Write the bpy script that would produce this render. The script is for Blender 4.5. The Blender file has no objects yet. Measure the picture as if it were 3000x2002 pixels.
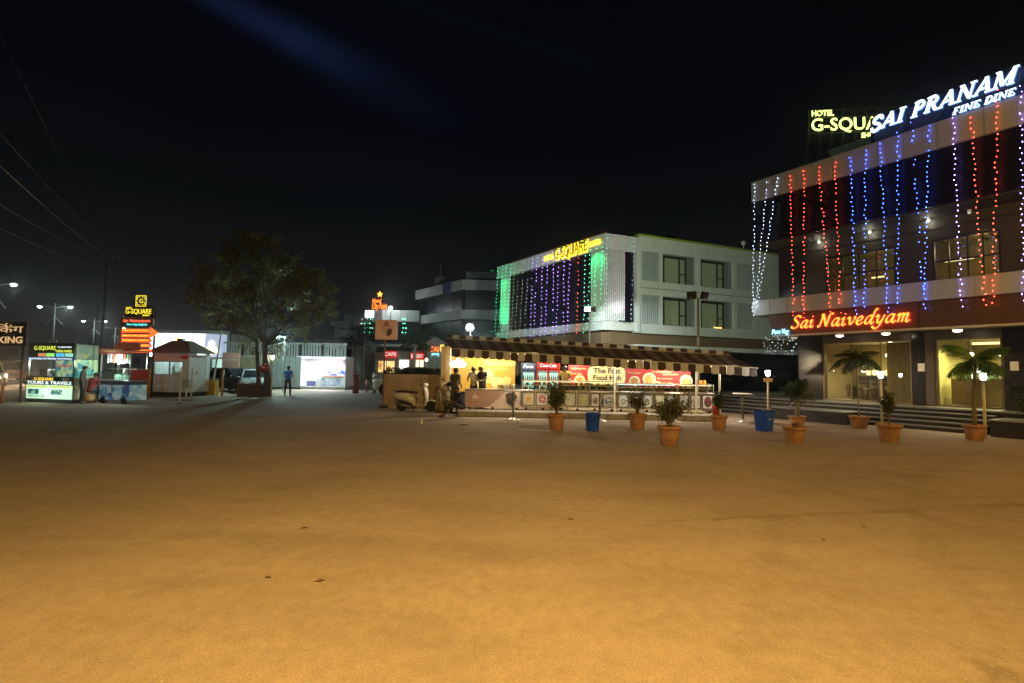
import bpy, bmesh, math, random
from mathutils import Vector, Matrix
random.seed(7)
HAZE = 0.0010
R_ = math.radians
scene = bpy.context.scene
col = scene.collection

# ------------------------------------------------------------------ camera
F, H = 1500.0, 1.7                       # focal length in pixels of a 3000 px wide frame, eye height
PITCH, ROLL = math.atan(81/1500), .015
cam_d = bpy.data.cameras.new('camera'); cam = bpy.data.objects.new('camera', cam_d); col.objects.link(cam)
cam_d.sensor_width = 36; cam_d.lens = 18; cam_d.clip_start = .05; cam_d.clip_end = 2000
CAMR = Matrix.Rotation(math.pi/2+PITCH, 3, 'X') @ Matrix.Rotation(ROLL, 3, 'Z')
cam.location = (0, 0, H); cam.rotation_euler = CAMR.to_euler()
scene.camera = cam
# ------------------------------------------------------------------ world: night sky with town glow low down
world = bpy.data.worlds.new('World'); scene.world = world; world.use_nodes = True
def build_world():
    nt = world.node_tree; N = nt.nodes; L = nt.links; N.clear()
    out = N.new('ShaderNodeOutputWorld'); bg = N.new('ShaderNodeBackground'); L.new(bg.outputs[0], out.inputs[0])
    sky = N.new('ShaderNodeTexSky'); sky.sky_type = 'NISHITA'; sky.sun_disc = False
    sky.sun_elevation = R_(-9.5); sky.sun_rotation = R_(200); sky.dust_density = 3
    tc = N.new('ShaderNodeTexCoord'); sep = N.new('ShaderNodeSeparateXYZ'); L.new(tc.outputs['Generated'], sep.inputs[0])
    cr = N.new('ShaderNodeValToRGB'); L.new(sep.outputs[2], cr.inputs[0])
    e = cr.color_ramp.elements; e[0].position = 0; e[0].color = (.0145, .0150, .0165, 1)
    e[1].position = .62; e[1].color = (.0009, .0012, .0030, 1)
    for p, c in ((.12, (.0080, .0088, .0100)), (.28, (.0034, .0046, .0056)), (.42, (.0017, .0021, .0040))):
        x = e.new(p); x.color = (*c, 1)
    no = N.new('ShaderNodeTexNoise'); no.inputs['Scale'].default_value = 2.2; no.inputs['Detail'].default_value = 4
    L.new(tc.outputs['Generated'], no.inputs[0])
    mr = N.new('ShaderNodeMapRange'); mr.inputs[1].default_value = .3; mr.inputs[2].default_value = .7
    mr.inputs[3].default_value = .8; mr.inputs[4].default_value = 1.2; L.new(no.outputs[0], mr.inputs[0])
    mx = N.new('ShaderNodeVectorMath'); mx.operation = 'SCALE'; L.new(cr.outputs[0], mx.inputs[0]); L.new(mr.outputs[0], mx.inputs[3])
    sc = N.new('ShaderNodeVectorMath'); sc.operation = 'SCALE'; sc.inputs[3].default_value = .02; L.new(sky.outputs[0], sc.inputs[0])
    ad = N.new('ShaderNodeVectorMath'); ad.operation = 'ADD'; L.new(mx.outputs[0], ad.inputs[0]); L.new(sc.outputs[0], ad.inputs[1])
    # two long thin streaks of bluish light painted into the sky colour
    last = ad.outputs[0]
    for (u0, v0), (u1, v1), w0, w1, c in (((560, -40), (1420, 400), .022, .060, (.0060, .0140, .0480)), ((1560, 130), (1960, 260), .016, .03, (.0008, .0030, .0036))):
        a = Vector(ray(u0, v0)).normalized(); b = Vector(ray(u1, v1)).normalized()
        nrm = a.cross(b).normalized(); tng = (b-a).normalized(); a0, a1 = a.dot(tng), b.dot(tng)
        d1 = N.new('ShaderNodeVectorMath'); d1.operation = 'DOT_PRODUCT'; d1.inputs[1].default_value = nrm; L.new(tc.outputs['Generated'], d1.inputs[0])
        d2 = N.new('ShaderNodeVectorMath'); d2.operation = 'DOT_PRODUCT'; d2.inputs[1].default_value = tng; L.new(tc.outputs['Generated'], d2.inputs[0])
        t = N.new('ShaderNodeMapRange'); t.inputs[1].default_value = a0; t.inputs[2].default_value = a1; L.new(d2.outputs['Value'], t.inputs[0])
        wd = N.new('ShaderNodeMapRange'); wd.inputs[3].default_value = w0; wd.inputs[4].default_value = w1; L.new(t.outputs[0], wd.inputs[0])
        dv = N.new('ShaderNodeMath'); dv.operation = 'DIVIDE'; L.new(d1.outputs['Value'], dv.inputs[0]); L.new(wd.outputs[0], dv.inputs[1])
        sq = N.new('ShaderNodeMath'); sq.operation = 'POWER'; sq.inputs[1].default_value = 2; ab = N.new('ShaderNodeMath'); ab.operation = 'ABSOLUTE'
        L.new(dv.outputs[0], ab.inputs[0]); L.new(ab.outputs[0], sq.inputs[0])
        ng = N.new('ShaderNodeMath'); ng.operation = 'MULTIPLY'; ng.inputs[1].default_value = -2; L.new(sq.outputs[0], ng.inputs[0])
        ex = N.new('ShaderNodeMath'); ex.operation = 'EXPONENT'; L.new(ng.outputs[0], ex.inputs[0])
        fr = N.new('ShaderNodeValToRGB'); L.new(t.outputs[0], fr.inputs[0]); fe = fr.color_ramp.elements
        fe[0].position = 0; fe[0].color = (.55,)*3+(1,); fe[1].position = 1; fe[1].color = (0, 0, 0, 1); q = fe.new(.3); q.color = (.75,)*3+(1,); q = fe.new(.62); q.color = (.16,)*3+(1,)
        m2 = N.new('ShaderNodeMath'); m2.operation = 'MULTIPLY'; L.new(ex.outputs[0], m2.inputs[0]); L.new(fr.outputs[0], m2.inputs[1])
        cc = N.new('ShaderNodeVectorMath'); cc.operation = 'SCALE'; cc.inputs[0].default_value = c; L.new(m2.outputs[0], cc.inputs[3])
        a2 = N.new('ShaderNodeVectorMath'); a2.operation = 'ADD'; L.new(last, a2.inputs[0]); L.new(cc.outputs[0], a2.inputs[1]); last = a2.outputs[0]
    L.new(last, bg.inputs[0]); bg.inputs[1].default_value = .60
# sight lines: where a pixel of the photograph meets the ground, a given distance or a wall
def ray(u, v): return tuple(CAMR @ Vector(((u-1500)/F, -(v-1001)/F, -1.)))
def gp(u, v, z=0):
    r = ray(u, v); t = (z-H)/r[2]; return (r[0]*t, r[1]*t, z)
def dp(u, v, Y):
    r = ray(u, v); t = Y/r[1]; return (r[0]*t, Y, H+r[2]*t)
def pl(u, v, o, rz, y=0):
    r = ray(u, v); ax = (math.cos(rz), math.sin(rz)); ay = (-ax[1], ax[0])
    t = (y+o[0]*ay[0]+o[1]*ay[1])/(r[0]*ay[0]+r[1]*ay[1])
    X, Y = r[0]*t-o[0], r[1]*t-o[1]
    return (X*ax[0]+Y*ax[1], H+r[2]*t)
build_world()
# moonlight stands in for the sun: far weaker than the lamps
sd = bpy.data.lights.new('moon', 'SUN'); sd.energy = .004; sd.angle = R_(2); sd.color = (.8, .88, 1)
so = bpy.data.objects.new('moon', sd); col.objects.link(so); so.rotation_euler = (R_(35), 0, R_(200))
vs = scene.view_settings; vs.view_transform = 'Standard'; vs.look = 'None'; vs.exposure = .35; vs.gamma = 1
cy = scene.cycles; cy.use_denoising = True; cy.max_bounces = 5; cy.diffuse_bounces = 2; cy.glossy_bounces = 3; cy.transmission_bounces = 4
cy.transparent_max_bounces = 10; cy.volume_bounces = 0; cy.sample_clamp_indirect = 2.5; cy.sample_clamp_direct = 0; cy.use_light_tree = True
cy.caustics_reflective = False; cy.caustics_refractive = False
try: cy.denoiser = 'OPENIMAGEDENOISE'
except Exception: pass

# ------------------------------------------------------------------ helpers
def empty(name, loc=(0, 0, 0), rz=0):
    o = bpy.data.objects.new(name, None); col.objects.link(o); o.location = loc; o.rotation_euler = (0, 0, rz); o.empty_display_size = .2; return o
def tag(o, label=None, cat=None, group=None, kind=None):
    if label: o['label'] = label
    if cat: o['category'] = cat
    if group: o['group'] = group
    if kind: o['kind'] = kind
    return o
def thing(name, label, cat, loc=(0, 0, 0), rz=0, group=None): return tag(empty(name, loc, rz), label, cat, group)
def link(name, me, parent=None):
    o = bpy.data.objects.new(name, me); col.objects.link(o)
    if parent: o.parent = parent
    return o
def copy_tree(o, parent=None):
    c = o.copy(); col.objects.link(c); c.parent = parent
    for ch in list(o.children): copy_tree(ch, c)
    return c
class MB:
    def __init__(s): s.v = []; s.f = []; s.mi = []; s.cur = 0
    def add(s, vs, fs):
        n = len(s.v); s.v += [tuple(p) for p in vs]; s.f += [tuple(i+n for i in q) for q in fs]; s.mi += [s.cur]*len(fs); return s
    def box(s, x0, y0, z0, x1, y1, z1):
        return s.add([(x0,y0,z0),(x1,y0,z0),(x1,y1,z0),(x0,y1,z0),(x0,y0,z1),(x1,y0,z1),(x1,y1,z1),(x0,y1,z1)],
                     [(0,3,2,1),(4,5,6,7),(0,1,5,4),(1,2,6,5),(2,3,7,6),(3,0,4,7)])
    def bbox(s, x0, y0, z0, x1, y1, z1, b=.02):           # box with chamfered edges
        X=(x0,x0+b,x1-b,x1); Y=(y0,y0+b,y1-b,y1); Z=(z0,z0+b,z1-b,z1); bm=bmesh.new()
        r=bmesh.ops.create_cube(bm,size=1)
        for v in r['verts']: v.co=Vector(((x0+x1)/2+v.co.x*(x1-x0),(y0+y1)/2+v.co.y*(y1-y0),(z0+z1)/2+v.co.z*(z1-z0)))
        bmesh.ops.bevel(bm,geom=bm.edges[:],offset=b,segments=1,affect='EDGES'); bm.verts.index_update()
        s.add([v.co for v in bm.verts],[[v.index for v in f.verts] for f in bm.faces]); bm.free(); return s
    def quad(s, a, b, c, d): return s.add([a,b,c,d],[(0,1,2,3)])
    def cyl(s, p0, p1, r0, r1=None, n=10, caps=True): return s.tube([p0,p1],[r0,r0 if r1 is None else r1],n,caps)
    def tube(s, pts, rad, n=8, caps=True, sq=1):
        pts=[Vector(p) for p in pts]
        if not hasattr(rad,'__len__'): rad=[rad]*len(pts)
        vs=[]; up=None
        for i,p in enumerate(pts):
            d=(pts[min(i+1,len(pts)-1)]-pts[max(i-1,0)]).normalized()
            if up is None: up=Vector((0,0,1)) if abs(d.z)<.9 else Vector((1,0,0))
            a=d.cross(up).normalized(); b=a.cross(d).normalized(); up=b
            for k in range(n):
                t=2*math.pi*(k+.5)/n; vs.append(p+a*math.cos(t)*rad[i]+b*math.sin(t)*rad[i]*sq)
        fs=[]
        for i in range(len(pts)-1):
            for k in range(n): fs.append((i*n+k,i*n+(k+1)%n,(i+1)*n+(k+1)%n,(i+1)*n+k))
        if caps: fs.append(tuple(range(n-1,-1,-1))); fs.append(tuple(range((len(pts)-1)*n,len(pts)*n)))
        return s.add(vs,fs)
    def lathe(s, prof, n=16, c=(0,0,0), ax='z'):
        vs=[]
        for r,z in prof:
            for k in range(n):
                t=2*math.pi*k/n; x,y=r*math.cos(t),r*math.sin(t)
                vs.append((c[0]+x,c[1]+y,c[2]+z) if ax=='z' else (c[0]+x,c[1]+z,c[2]+y) if ax=='y' else (c[0]+z,c[1]+x,c[2]+y))
        fs=[]
        for i in range(len(prof)-1):
            for k in range(n): fs.append((i*n+k,i*n+(k+1)%n,(i+1)*n+(k+1)%n,(i+1)*n+k))
        if prof[0][0]>1e-4: fs.append(tuple(range(n-1,-1,-1)))
        if prof[-1][0]>1e-4: fs.append(tuple(range((len(prof)-1)*n,len(prof)*n)))
        return s.add(vs,fs)
    def ball(s, c, r, n=8, m=5, sc=(1,1,1)):
        prof=[(math.sin(math.pi*i/m)*r,-math.cos(math.pi*i/m)*r) for i in range(m+1)]
        k=len(s.v); s.lathe([(max(p,1e-5),z) for p,z in prof],n)
        for i in range(k,len(s.v)): x,y,z=s.v[i]; s.v[i]=(c[0]+x*sc[0],c[1]+y*sc[1],c[2]+z*sc[2])
        return s
    def octa(s, c, r, rz=1):
        x,y,z=c; return s.add([(x+r,y,z),(x,y+r,z),(x-r,y,z),(x,y-r,z),(x,y,z+r*rz),(x,y,z-r*rz)],[(0,1,4),(1,2,4),(2,3,4),(3,0,4),(1,0,5),(2,1,5),(3,2,5),(0,3,5)])
    def prism(s, poly, a, b, ax='y'):                       # poly in the plane across ax, extruded a..b
        n=len(poly); f={'y':lambda p,t:(p[0],t,p[1]),'x':lambda p,t:(t,p[0],p[1]),'z':lambda p,t:(p[0],p[1],t)}[ax]
        vs=[f(p,a) for p in poly]+[f(p,b) for p in poly]
        return s.add(vs,[tuple(range(n)),tuple(range(2*n-1,n-1,-1))]+[(i,i+n,(i+1)%n+n,(i+1)%n) for i in range(n)])
    def xf(s, M, start=0):
        for i in range(start,len(s.v)): s.v[i]=tuple(M@Vector(s.v[i]))
        return s
    def mesh(s, name, mats, smooth=False):
        me=bpy.data.meshes.new(name); me.from_pydata(s.v,[],s.f)
        mats=mats if isinstance(mats,(list,tuple)) else [mats]
        for m in mats: me.materials.append(m)
        if len(mats)>1:
            me.polygons.foreach_set('material_index',s.mi)
        if smooth: me.polygons.foreach_set('use_smooth',[True]*len(me.polygons))
        bm=bmesh.new(); bm.from_mesh(me); bmesh.ops.recalc_face_normals(bm,faces=bm.faces); bm.to_mesh(me); bm.free()
        me.update(); return me
    def build(s, name, mats, parent=None, smooth=False):
        return link(name, s.mesh(name,mats,smooth), parent)
def rawmesh(name, v, f, mat):
    me=bpy.data.meshes.new(name); me.from_pydata(v,[],f); me.materials.append(mat); return me
def bx(name, mat, parent, *a): return MB().box(*a).build(name, mat, parent)

# ------------------------------------------------------------------ materials
_m={}
def M(name, c=(.5,.5,.5), rough=.6, metal=0, var=.18, scale=6., bump=0., emit=None, es=0., stain=0., tr=0., spec=.5):
    if name in _m: return _m[name]
    m=bpy.data.materials.new(name); m.use_nodes=True; nt=m.node_tree; N=nt.nodes; L=nt.links; b=N['Principled BSDF']
    b.inputs['Roughness'].default_value=rough; b.inputs['Metallic'].default_value=metal; b.inputs['Specular IOR Level'].default_value=spec
    if tr: b.inputs['Transmission Weight'].default_value=tr
    tc=N.new('ShaderNodeTexCoord')
    if var>0:
        no=N.new('ShaderNodeTexNoise'); no.inputs['Scale'].default_value=scale; no.inputs['Detail'].default_value=6; no.inputs['Roughness'].default_value=.62
        L.new(tc.outputs['Object'],no.inputs[0])
        r=N.new('ShaderNodeValToRGB'); L.new(no.outputs[0],r.inputs[0]); e=r.color_ramp.elements
        e[0].position=.3; e[1].position=.72
        e[0].color=(*[x*(1-var) for x in c],1); e[1].color=(*[min(1,x*(1+var)) for x in c],1)
        outc=r.outputs[0]
        if stain:
            mp=N.new('ShaderNodeMapping'); mp.inputs['Scale'].default_value=(3,3,.35); L.new(tc.outputs['Object'],mp.inputs[0])
            n2=N.new('ShaderNodeTexNoise'); n2.inputs['Scale'].default_value=2.; n2.inputs['Detail'].default_value=5; L.new(mp.outputs[0],n2.inputs[0])
            r2=N.new('ShaderNodeMapRange'); r2.inputs[1].default_value=.45; r2.inputs[2].default_value=.75; r2.inputs[4].default_value=stain; L.new(n2.outputs[0],r2.inputs[0])
            mx=N.new('ShaderNodeMixRGB'); mx.inputs[2].default_value=(*[x*.35 for x in c],1); L.new(r2.outputs[0],mx.inputs[0]); L.new(outc,mx.inputs[1]); outc=mx.outputs[0]
        L.new(outc,b.inputs['Base Color'])
        rr=N.new('ShaderNodeMapRange'); rr.inputs[3].default_value=max(0,rough-.1); rr.inputs[4].default_value=min(1,rough+.12); L.new(no.outputs[0],rr.inputs[0]); L.new(rr.outputs[0],b.inputs['Roughness'])
        if bump:
            bu=N.new('ShaderNodeBump'); bu.inputs['Strength'].default_value=bump; bu.inputs['Distance'].default_value=.02; L.new(no.outputs[0],bu.inputs['Height']); L.new(bu.outputs[0],b.inputs['Normal'])
    else: b.inputs['Base Color'].default_value=(*c,1)
    if emit: b.inputs['Emission Color'].default_value=(*emit,1); b.inputs['Emission Strength'].default_value=es
    _m[name]=m; return m
def EM(name, c=None, s=0, base=(.02,.02,.02)):
    return M(name, base, .5, var=0, emit=c, es=s)
def GL(name, tint=(.9,.95,.92), rough=.02, k=1.0):          # thin window pane
    if name in _m: return _m[name]
    m=bpy.data.materials.new(name); m.use_nodes=True; nt=m.node_tree; N=nt.nodes; L=nt.links; N.clear()
    o=N.new('ShaderNodeOutputMaterial'); mx=N.new('ShaderNodeMixShader'); t=N.new('ShaderNodeBsdfTransparent'); g=N.new('ShaderNodeBsdfGlossy')
    t.inputs[0].default_value=(*tint,1); g.inputs['Roughness'].default_value=rough
    ge=N.new('ShaderNodeNewGeometry'); dt=N.new('ShaderNodeVectorMath'); dt.operation='DOT_PRODUCT'; L.new(ge.outputs['Incoming'],dt.inputs[0]); L.new(ge.outputs['Normal'],dt.inputs[1])
    ab=N.new('ShaderNodeMath'); ab.operation='ABSOLUTE'; L.new(dt.outputs['Value'],ab.inputs[0]); su=N.new('ShaderNodeMath'); su.operation='SUBTRACT'; su.inputs[0].default_value=1; L.new(ab.outputs[0],su.inputs[1])
    po=N.new('ShaderNodeMath'); po.operation='POWER'; po.inputs[1].default_value=5; L.new(su.outputs[0],po.inputs[0])
    mu=N.new('ShaderNodeMath'); mu.operation='MULTIPLY_ADD'; mu.inputs[1].default_value=.9*k; mu.inputs[2].default_value=.045*k; mu.use_clamp=True; L.new(po.outputs[0],mu.inputs[0])
    L.new(mu.outputs[0],mx.inputs[0]); L.new(t.outputs[0],mx.inputs[1]); L.new(g.outputs[0],mx.inputs[2]); L.new(mx.outputs[0],o.inputs[0])
    _m[name]=m; return m
def LEAF(name, c=None, var=.35):
    if name in _m: return _m[name]
    m=bpy.data.materials.new(name); m.use_nodes=True; nt=m.node_tree; N=nt.nodes; L=nt.links; N.clear()
    o=N.new('ShaderNodeOutputMaterial'); mx=N.new('ShaderNodeMixShader'); d=N.new('ShaderNodeBsdfPrincipled'); t=N.new('ShaderNodeBsdfTranslucent')
    tc=N.new('ShaderNodeTexCoord'); no=N.new('ShaderNodeTexNoise'); no.inputs['Scale'].default_value=3.; no.inputs['Detail'].default_value=5; L.new(tc.outputs['Object'],no.inputs[0])
    r=N.new('ShaderNodeValToRGB'); L.new(no.outputs[0],r.inputs[0]); e=r.color_ramp.elements; e[0].position=.35; e[1].position=.65
    e[0].color=(*[x*(1-var) for x in c],1); e[1].color=(c[0]*(1+var*1.3),c[1]*(1+var),c[2]*(1+var*.5),1)
    L.new(r.outputs[0],d.inputs['Base Color']); L.new(r.outputs[0],t.inputs[0]); d.inputs['Roughness'].default_value=.5
    mx.inputs[0].default_value=.3; L.new(d.outputs[0],mx.inputs[1]); L.new(t.outputs[0],mx.inputs[2]); L.new(mx.outputs[0],o.inputs[0])
    _m[name]=m; return m
def FOOD(name, bg, plate, c1, c2, seed=0., r=.36, es=0.):   # printed food photograph: dish on a ground
    if name in _m: return _m[name]
    m=bpy.data.materials.new(name); m.use_nodes=True; nt=m.node_tree; N=nt.nodes; L=nt.links; b=N['Principled BSDF']; b.inputs['Roughness'].default_value=.35
    tc=N.new('ShaderNodeTexCoord'); mp=N.new('ShaderNodeMapping'); L.new(tc.outputs['Generated'],mp.inputs[0])
    mp.inputs['Location'].default_value=(-.5+.05*math.sin(seed*7),0,-.45+.06*math.cos(seed*5)); mp.inputs['Scale'].default_value=(1,0,1)
    ln=N.new('ShaderNodeVectorMath'); ln.operation='LENGTH'; L.new(mp.outputs[0],ln.inputs[0])
    vo=N.new('ShaderNodeTexVoronoi'); vo.inputs['Scale'].default_value=6+seed%4; ad=N.new('ShaderNodeVectorMath'); ad.operation='ADD'; ad.inputs[1].default_value=(seed,seed*2,0)
    L.new(tc.outputs['Generated'],ad.inputs[0]); L.new(ad.outputs[0],vo.inputs[0])
    sx=N.new('ShaderNodeSeparateXYZ'); L.new(vo.outputs['Color'],sx.inputs[0])
    m1=N.new('ShaderNodeMixRGB'); m1.inputs[1].default_value=(*c1,1); m1.inputs[2].default_value=(*c2,1); L.new(sx.outputs[0],m1.inputs[0])
    def step(th):
        q=N.new('ShaderNodeMapRange'); q.inputs[1].default_value=th-.02; q.inputs[2].default_value=th+.02; L.new(ln.outputs['Value'],q.inputs[0]); return q
    m2=N.new('ShaderNodeMixRGB'); L.new(step(r*.78).outputs[0],m2.inputs[0]); L.new(m1.outputs[0],m2.inputs[1]); m2.inputs[2].default_value=(*plate,1)
    nz=N.new('ShaderNodeTexNoise'); nz.inputs['Scale'].default_value=4; L.new(ad.outputs[0],nz.inputs[0])
    m4=N.new('ShaderNodeMixRGB'); m4.inputs[1].default_value=(*bg,1); m4.inputs[2].default_value=(*[x*.5 for x in bg],1); L.new(nz.outputs[0],m4.inputs[0])
    m3=N.new('ShaderNodeMixRGB'); L.new(step(r).outputs[0],m3.inputs[0]); L.new(m2.outputs[0],m3.inputs[1]); L.new(m4.outputs[0],m3.inputs[2])
    L.new(m3.outputs[0],b.inputs['Base Color'])
    if es: L.new(m3.outputs[0],b.inputs['Emission Color']); b.inputs['Emission Strength'].default_value=es
    _m[name]=m; return m
def BLOTCH(name, cols, scale=5., es=0., seed=0., rough=.4): # printed collage of coloured blocks
    if name in _m: return _m[name]
    m=bpy.data.materials.new(name); m.use_nodes=True; nt=m.node_tree; N=nt.nodes; L=nt.links; b=N['Principled BSDF']; b.inputs['Roughness'].default_value=rough
    tc=N.new('ShaderNodeTexCoord'); ad=N.new('ShaderNodeVectorMath'); ad.operation='ADD'; ad.inputs[1].default_value=(seed,seed*.7,seed*1.3); L.new(tc.outputs['Object'],ad.inputs[0])
    vo=N.new('ShaderNodeTexVoronoi'); vo.distance='CHEBYCHEV'; vo.inputs['Scale'].default_value=scale; L.new(ad.outputs[0],vo.inputs[0])
    sx=N.new('ShaderNodeSeparateXYZ'); L.new(vo.outputs['Color'],sx.inputs[0]); r=N.new('ShaderNodeValToRGB'); r.color_ramp.interpolation='CONSTANT'; L.new(sx.outputs[0],r.inputs[0])
    e=r.color_ramp.elements; e[0].color=(*cols[0],1); e[1].color=(*cols[-1],1); e[1].position=1-1/len(cols)
    for i in range(1,len(cols)-1): q=e.new(i/len(cols)); q.color=(*cols[i],1)
    no=N.new('ShaderNodeTexNoise'); no.inputs['Scale'].default_value=scale*5; L.new(ad.outputs[0],no.inputs[0])
    mx=N.new('ShaderNodeMixRGB'); mx.blend_type='MULTIPLY'; mx.inputs[0].default_value=.6; L.new(r.outputs[0],mx.inputs[1]); L.new(no.outputs[0],mx.inputs[2])
    L.new(mx.outputs[0],b.inputs['Base Color'])
    if es: L.new(mx.outputs[0],b.inputs['Emission Color']); b.inputs['Emission Strength'].default_value=es
    _m[name]=m; return m

white=M('white_paint',(.78,.78,.75),.45,var=.06,scale=3,stain=.15)
black=M('black_metal',(.02,.02,.022),.4,var=.2)
steel=M('steel',(.55,.55,.54),.3,metal=.9,var=.15)
pole_grey=M('pole_grey',(.32,.33,.33),.45,metal=.3,var=.2)
cream=M('cream_post',(.72,.68,.55),.5,var=.1,stain=.2)
wood=M('brown_wood',(.18,.10,.05),.5,var=.3)
concrete=M('concrete',(.32,.30,.27),.85,var=.25,bump=.3,stain=.3)
soil=M('soil',(.05,.035,.025),.95,var=.4,scale=40,bump=.6)
rubber=M('tyre_rubber',(.018,.018,.018),.75,var=.2)
darkglass=M('dark_glass',(.012,.014,.017),.08,var=0)
clear=GL('clear_pane')

# ------------------------------------------------------------------ lettering
def text_mesh(s, mat, h=1., width=None, depth=.02, shear=0., sx=1., bold=0.):
    cu=bpy.data.curves.new('t','FONT'); cu.body=s; cu.size=1; cu.extrude=.5; cu.shear=shear; cu.resolution_u=3
    if bold: cu.offset=bold
    o=bpy.data.objects.new('t',cu); col.objects.link(o)
    me=bpy.data.meshes.new_from_object(o.evaluated_get(bpy.context.evaluated_depsgraph_get())); bpy.data.objects.remove(o); bpy.data.curves.remove(cu)
    if not len(me.vertices): return me,0,0
    xs=[v.co.x for v in me.vertices]; ys=[v.co.y for v in me.vertices]; x0,y0=min(xs),min(ys)
    base=0 if y0<0 and any(c in s for c in 'gjpqy,Q') else y0
    top=max(ys)
    k=h/(top-base); kx=k*sx if width is None else width/(max(xs)-x0)
    for v in me.vertices: v.co=((v.co.x-x0)*kx, -v.co.z*depth, (v.co.y-base)*k)
    me.materials.clear(); me.materials.append(mat); return me,(max(xs)-x0)*kx,h
def lettering(name, s, mat, parent, x, y, z, h, width=None, depth=.02, shear=0., center=False, bold=0.):
    me,w,_=text_mesh(s,mat,h,width,depth,shear,bold=bold); o=link(name,me,parent); o.location=(x-(w/2 if center else 0),y,z); return o
def crom(pts, n=6):
    P=[pts[0]]+list(pts)+[pts[-1]]; out=[]
    for i in range(1,len(P)-2):
        for k in range(n):
            t=k/n; out.append(tuple(.5*((2*P[i][a])+(-P[i-1][a]+P[i+1][a])*t+(2*P[i-1][a]-5*P[i][a]+4*P[i+1][a]-P[i+2][a])*t*t+(-P[i-1][a]+3*P[i][a]-3*P[i+1][a]+P[i+2][a])*t**3) for a in range(2)))
    out.append(pts[-1]); return out
def ribbon(mb, path, wid, y0, y1):                          # path with a left/right offset vector per point -> solid strip
    L=[(p[0]+w[0],p[1]+w[1]) for p,w in zip(path,wid)]; Rr=[(p[0]-w[0],p[1]-w[1]) for p,w in zip(path,wid)]; n=len(path)
    vs=[(a,y0,b) for a,b in L]+[(a,y0,b) for a,b in Rr]+[(a,y1,b) for a,b in L]+[(a,y1,b) for a,b in Rr]; fs=[]
    for i in range(n-1):
        mb.cur=0; mb_f=[(i,i+1,n+i+1,n+i)]; fs+=mb_f
        fs+=[(2*n+i,3*n+i,3*n+i+1,2*n+i+1),(i,2*n+i,2*n+i+1,i+1),(n+i,n+i+1,3*n+i+1,3*n+i)]
    fs+=[(0,n,3*n,2*n),(n-1,3*n-1,4*n-1,2*n-1)]
    k=len(mb.mi); mb.add(vs,fs)
    for j in range(len(fs)):
        if not (j%4==0 and j<4*(n-1)): mb.mi[k+j]=1
def nib(path, w, ang, thin):
    nx,nz=math.cos(ang)*w,math.sin(ang)*w; out=[]
    for i,p in enumerate(path):
        a=path[max(i-1,0)]; b=path[min(i+1,len(path)-1)]; d=(b[0]-a[0],b[1]-a[1]); l=math.hypot(*d) or 1; n=(-d[1]/l,d[0]/l)
        s=n[0]*nx+n[1]*nz
        if abs(s)<thin: s=thin if s>=0 else -thin
        out.append((n[0]*s,n[1]*s))
    for i in range(1,len(out)):
        if out[i][0]*out[i-1][0]+out[i][1]*out[i-1][1]<0: out[i]=(-out[i][0],-out[i][1])
    return out
SCRIPT={'S':(1.0,[[(.98,1.40),(.88,1.62),(.6,1.70),(.3,1.55),(.25,1.25),(.5,.95),(.75,.65),(.7,.25),(.4,.02),(.05,.05),(-.08,.3)]]),
'a':(1.0,[[(.78,.9),(.55,1.02),(.22,.78),(.06,.35),(.18,.03),(.45,.18),(.72,.7),(.8,.95)],[(.84,1.0),(.72,.5),(.68,.12),(.82,.0),(1.02,.22)]]),
'i':(.55,[[(.02,.72),(.2,1.0),(.26,.85),(.16,.3),(.2,.03),(.36,.03),(.52,.22)],[(.28,1.42),(.36,1.5)]]),
'N':(1.45,[[(-.12,.12),(.05,.02),(.2,.45),(.42,1.62)],[(.22,1.5),(.42,1.62),(.62,1.0),(.92,.02)],[(.92,.02),(1.08,.8),(1.22,1.5),(1.42,1.68),(1.6,1.58)]]),
'v':(.9,[[(.0,.8),(.18,1.0),(.28,.75),(.32,.3),(.38,.02)],[(.38,.02),(.7,.4),(.86,.85),(.78,1.02)]]),
'e':(.82,[[(.1,.42),(.42,.5),(.64,.74),(.52,1.0),(.25,.85),(.08,.4),(.22,.03),(.5,.06),(.76,.3)]]),
'd':(1.0,[[(.78,.9),(.55,1.02),(.22,.78),(.06,.35),(.18,.03),(.45,.18),(.72,.7),(.8,.95)],[(1.22,1.72),(1.06,1.78),(.92,1.35),(.74,.5),(.68,.12),(.82,.0),(1.02,.22)]]),
'y':(.98,[[(.02,.75),(.2,1.0),(.3,.8),(.24,.3),(.42,.05),(.7,.4)],[(.92,1.0),(.74,.4),(.5,-.3),(.18,-.62),(-.12,-.5),(-.2,-.3)]]),
'm':(1.4,[[(.0,.75),(.18,1.0),(.22,.75),(.12,.0)],[(.14,.3),(.38,.85),(.56,1.0),(.62,.75),(.5,.0)],[(.52,.3),(.78,.85),(.96,1.0),(1.02,.75),(.92,.2),(1.04,.0),(1.26,.24)]])}
def script_word(s, mats, parent, x0, x1, y, z, xh, depth=.05):
    adv=sum(SCRIPT[c][0]+.12 if c!=' ' else .55 for c in s); k=(x1-x0)/(adv+.15); x=x0
    for c in s:
        if c==' ': x+=.55*k; continue
        a,st=SCRIPT[c]; mb=MB()
        for j,p in enumerate(st):
            pp=crom(p,6); pp=[((q[0]+.16*q[1])*k,q[1]*xh) for q in pp]; ribbon(mb,pp,nib(pp,.112*k,R_(38),.034*k),-depth-.002*j,0)
        o=mb.build('letter',mats,parent); o.location=(x,y,z); x+=(a+.12)*k
T,t_=.115,.06
def _st(*p): return list(p)
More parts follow.
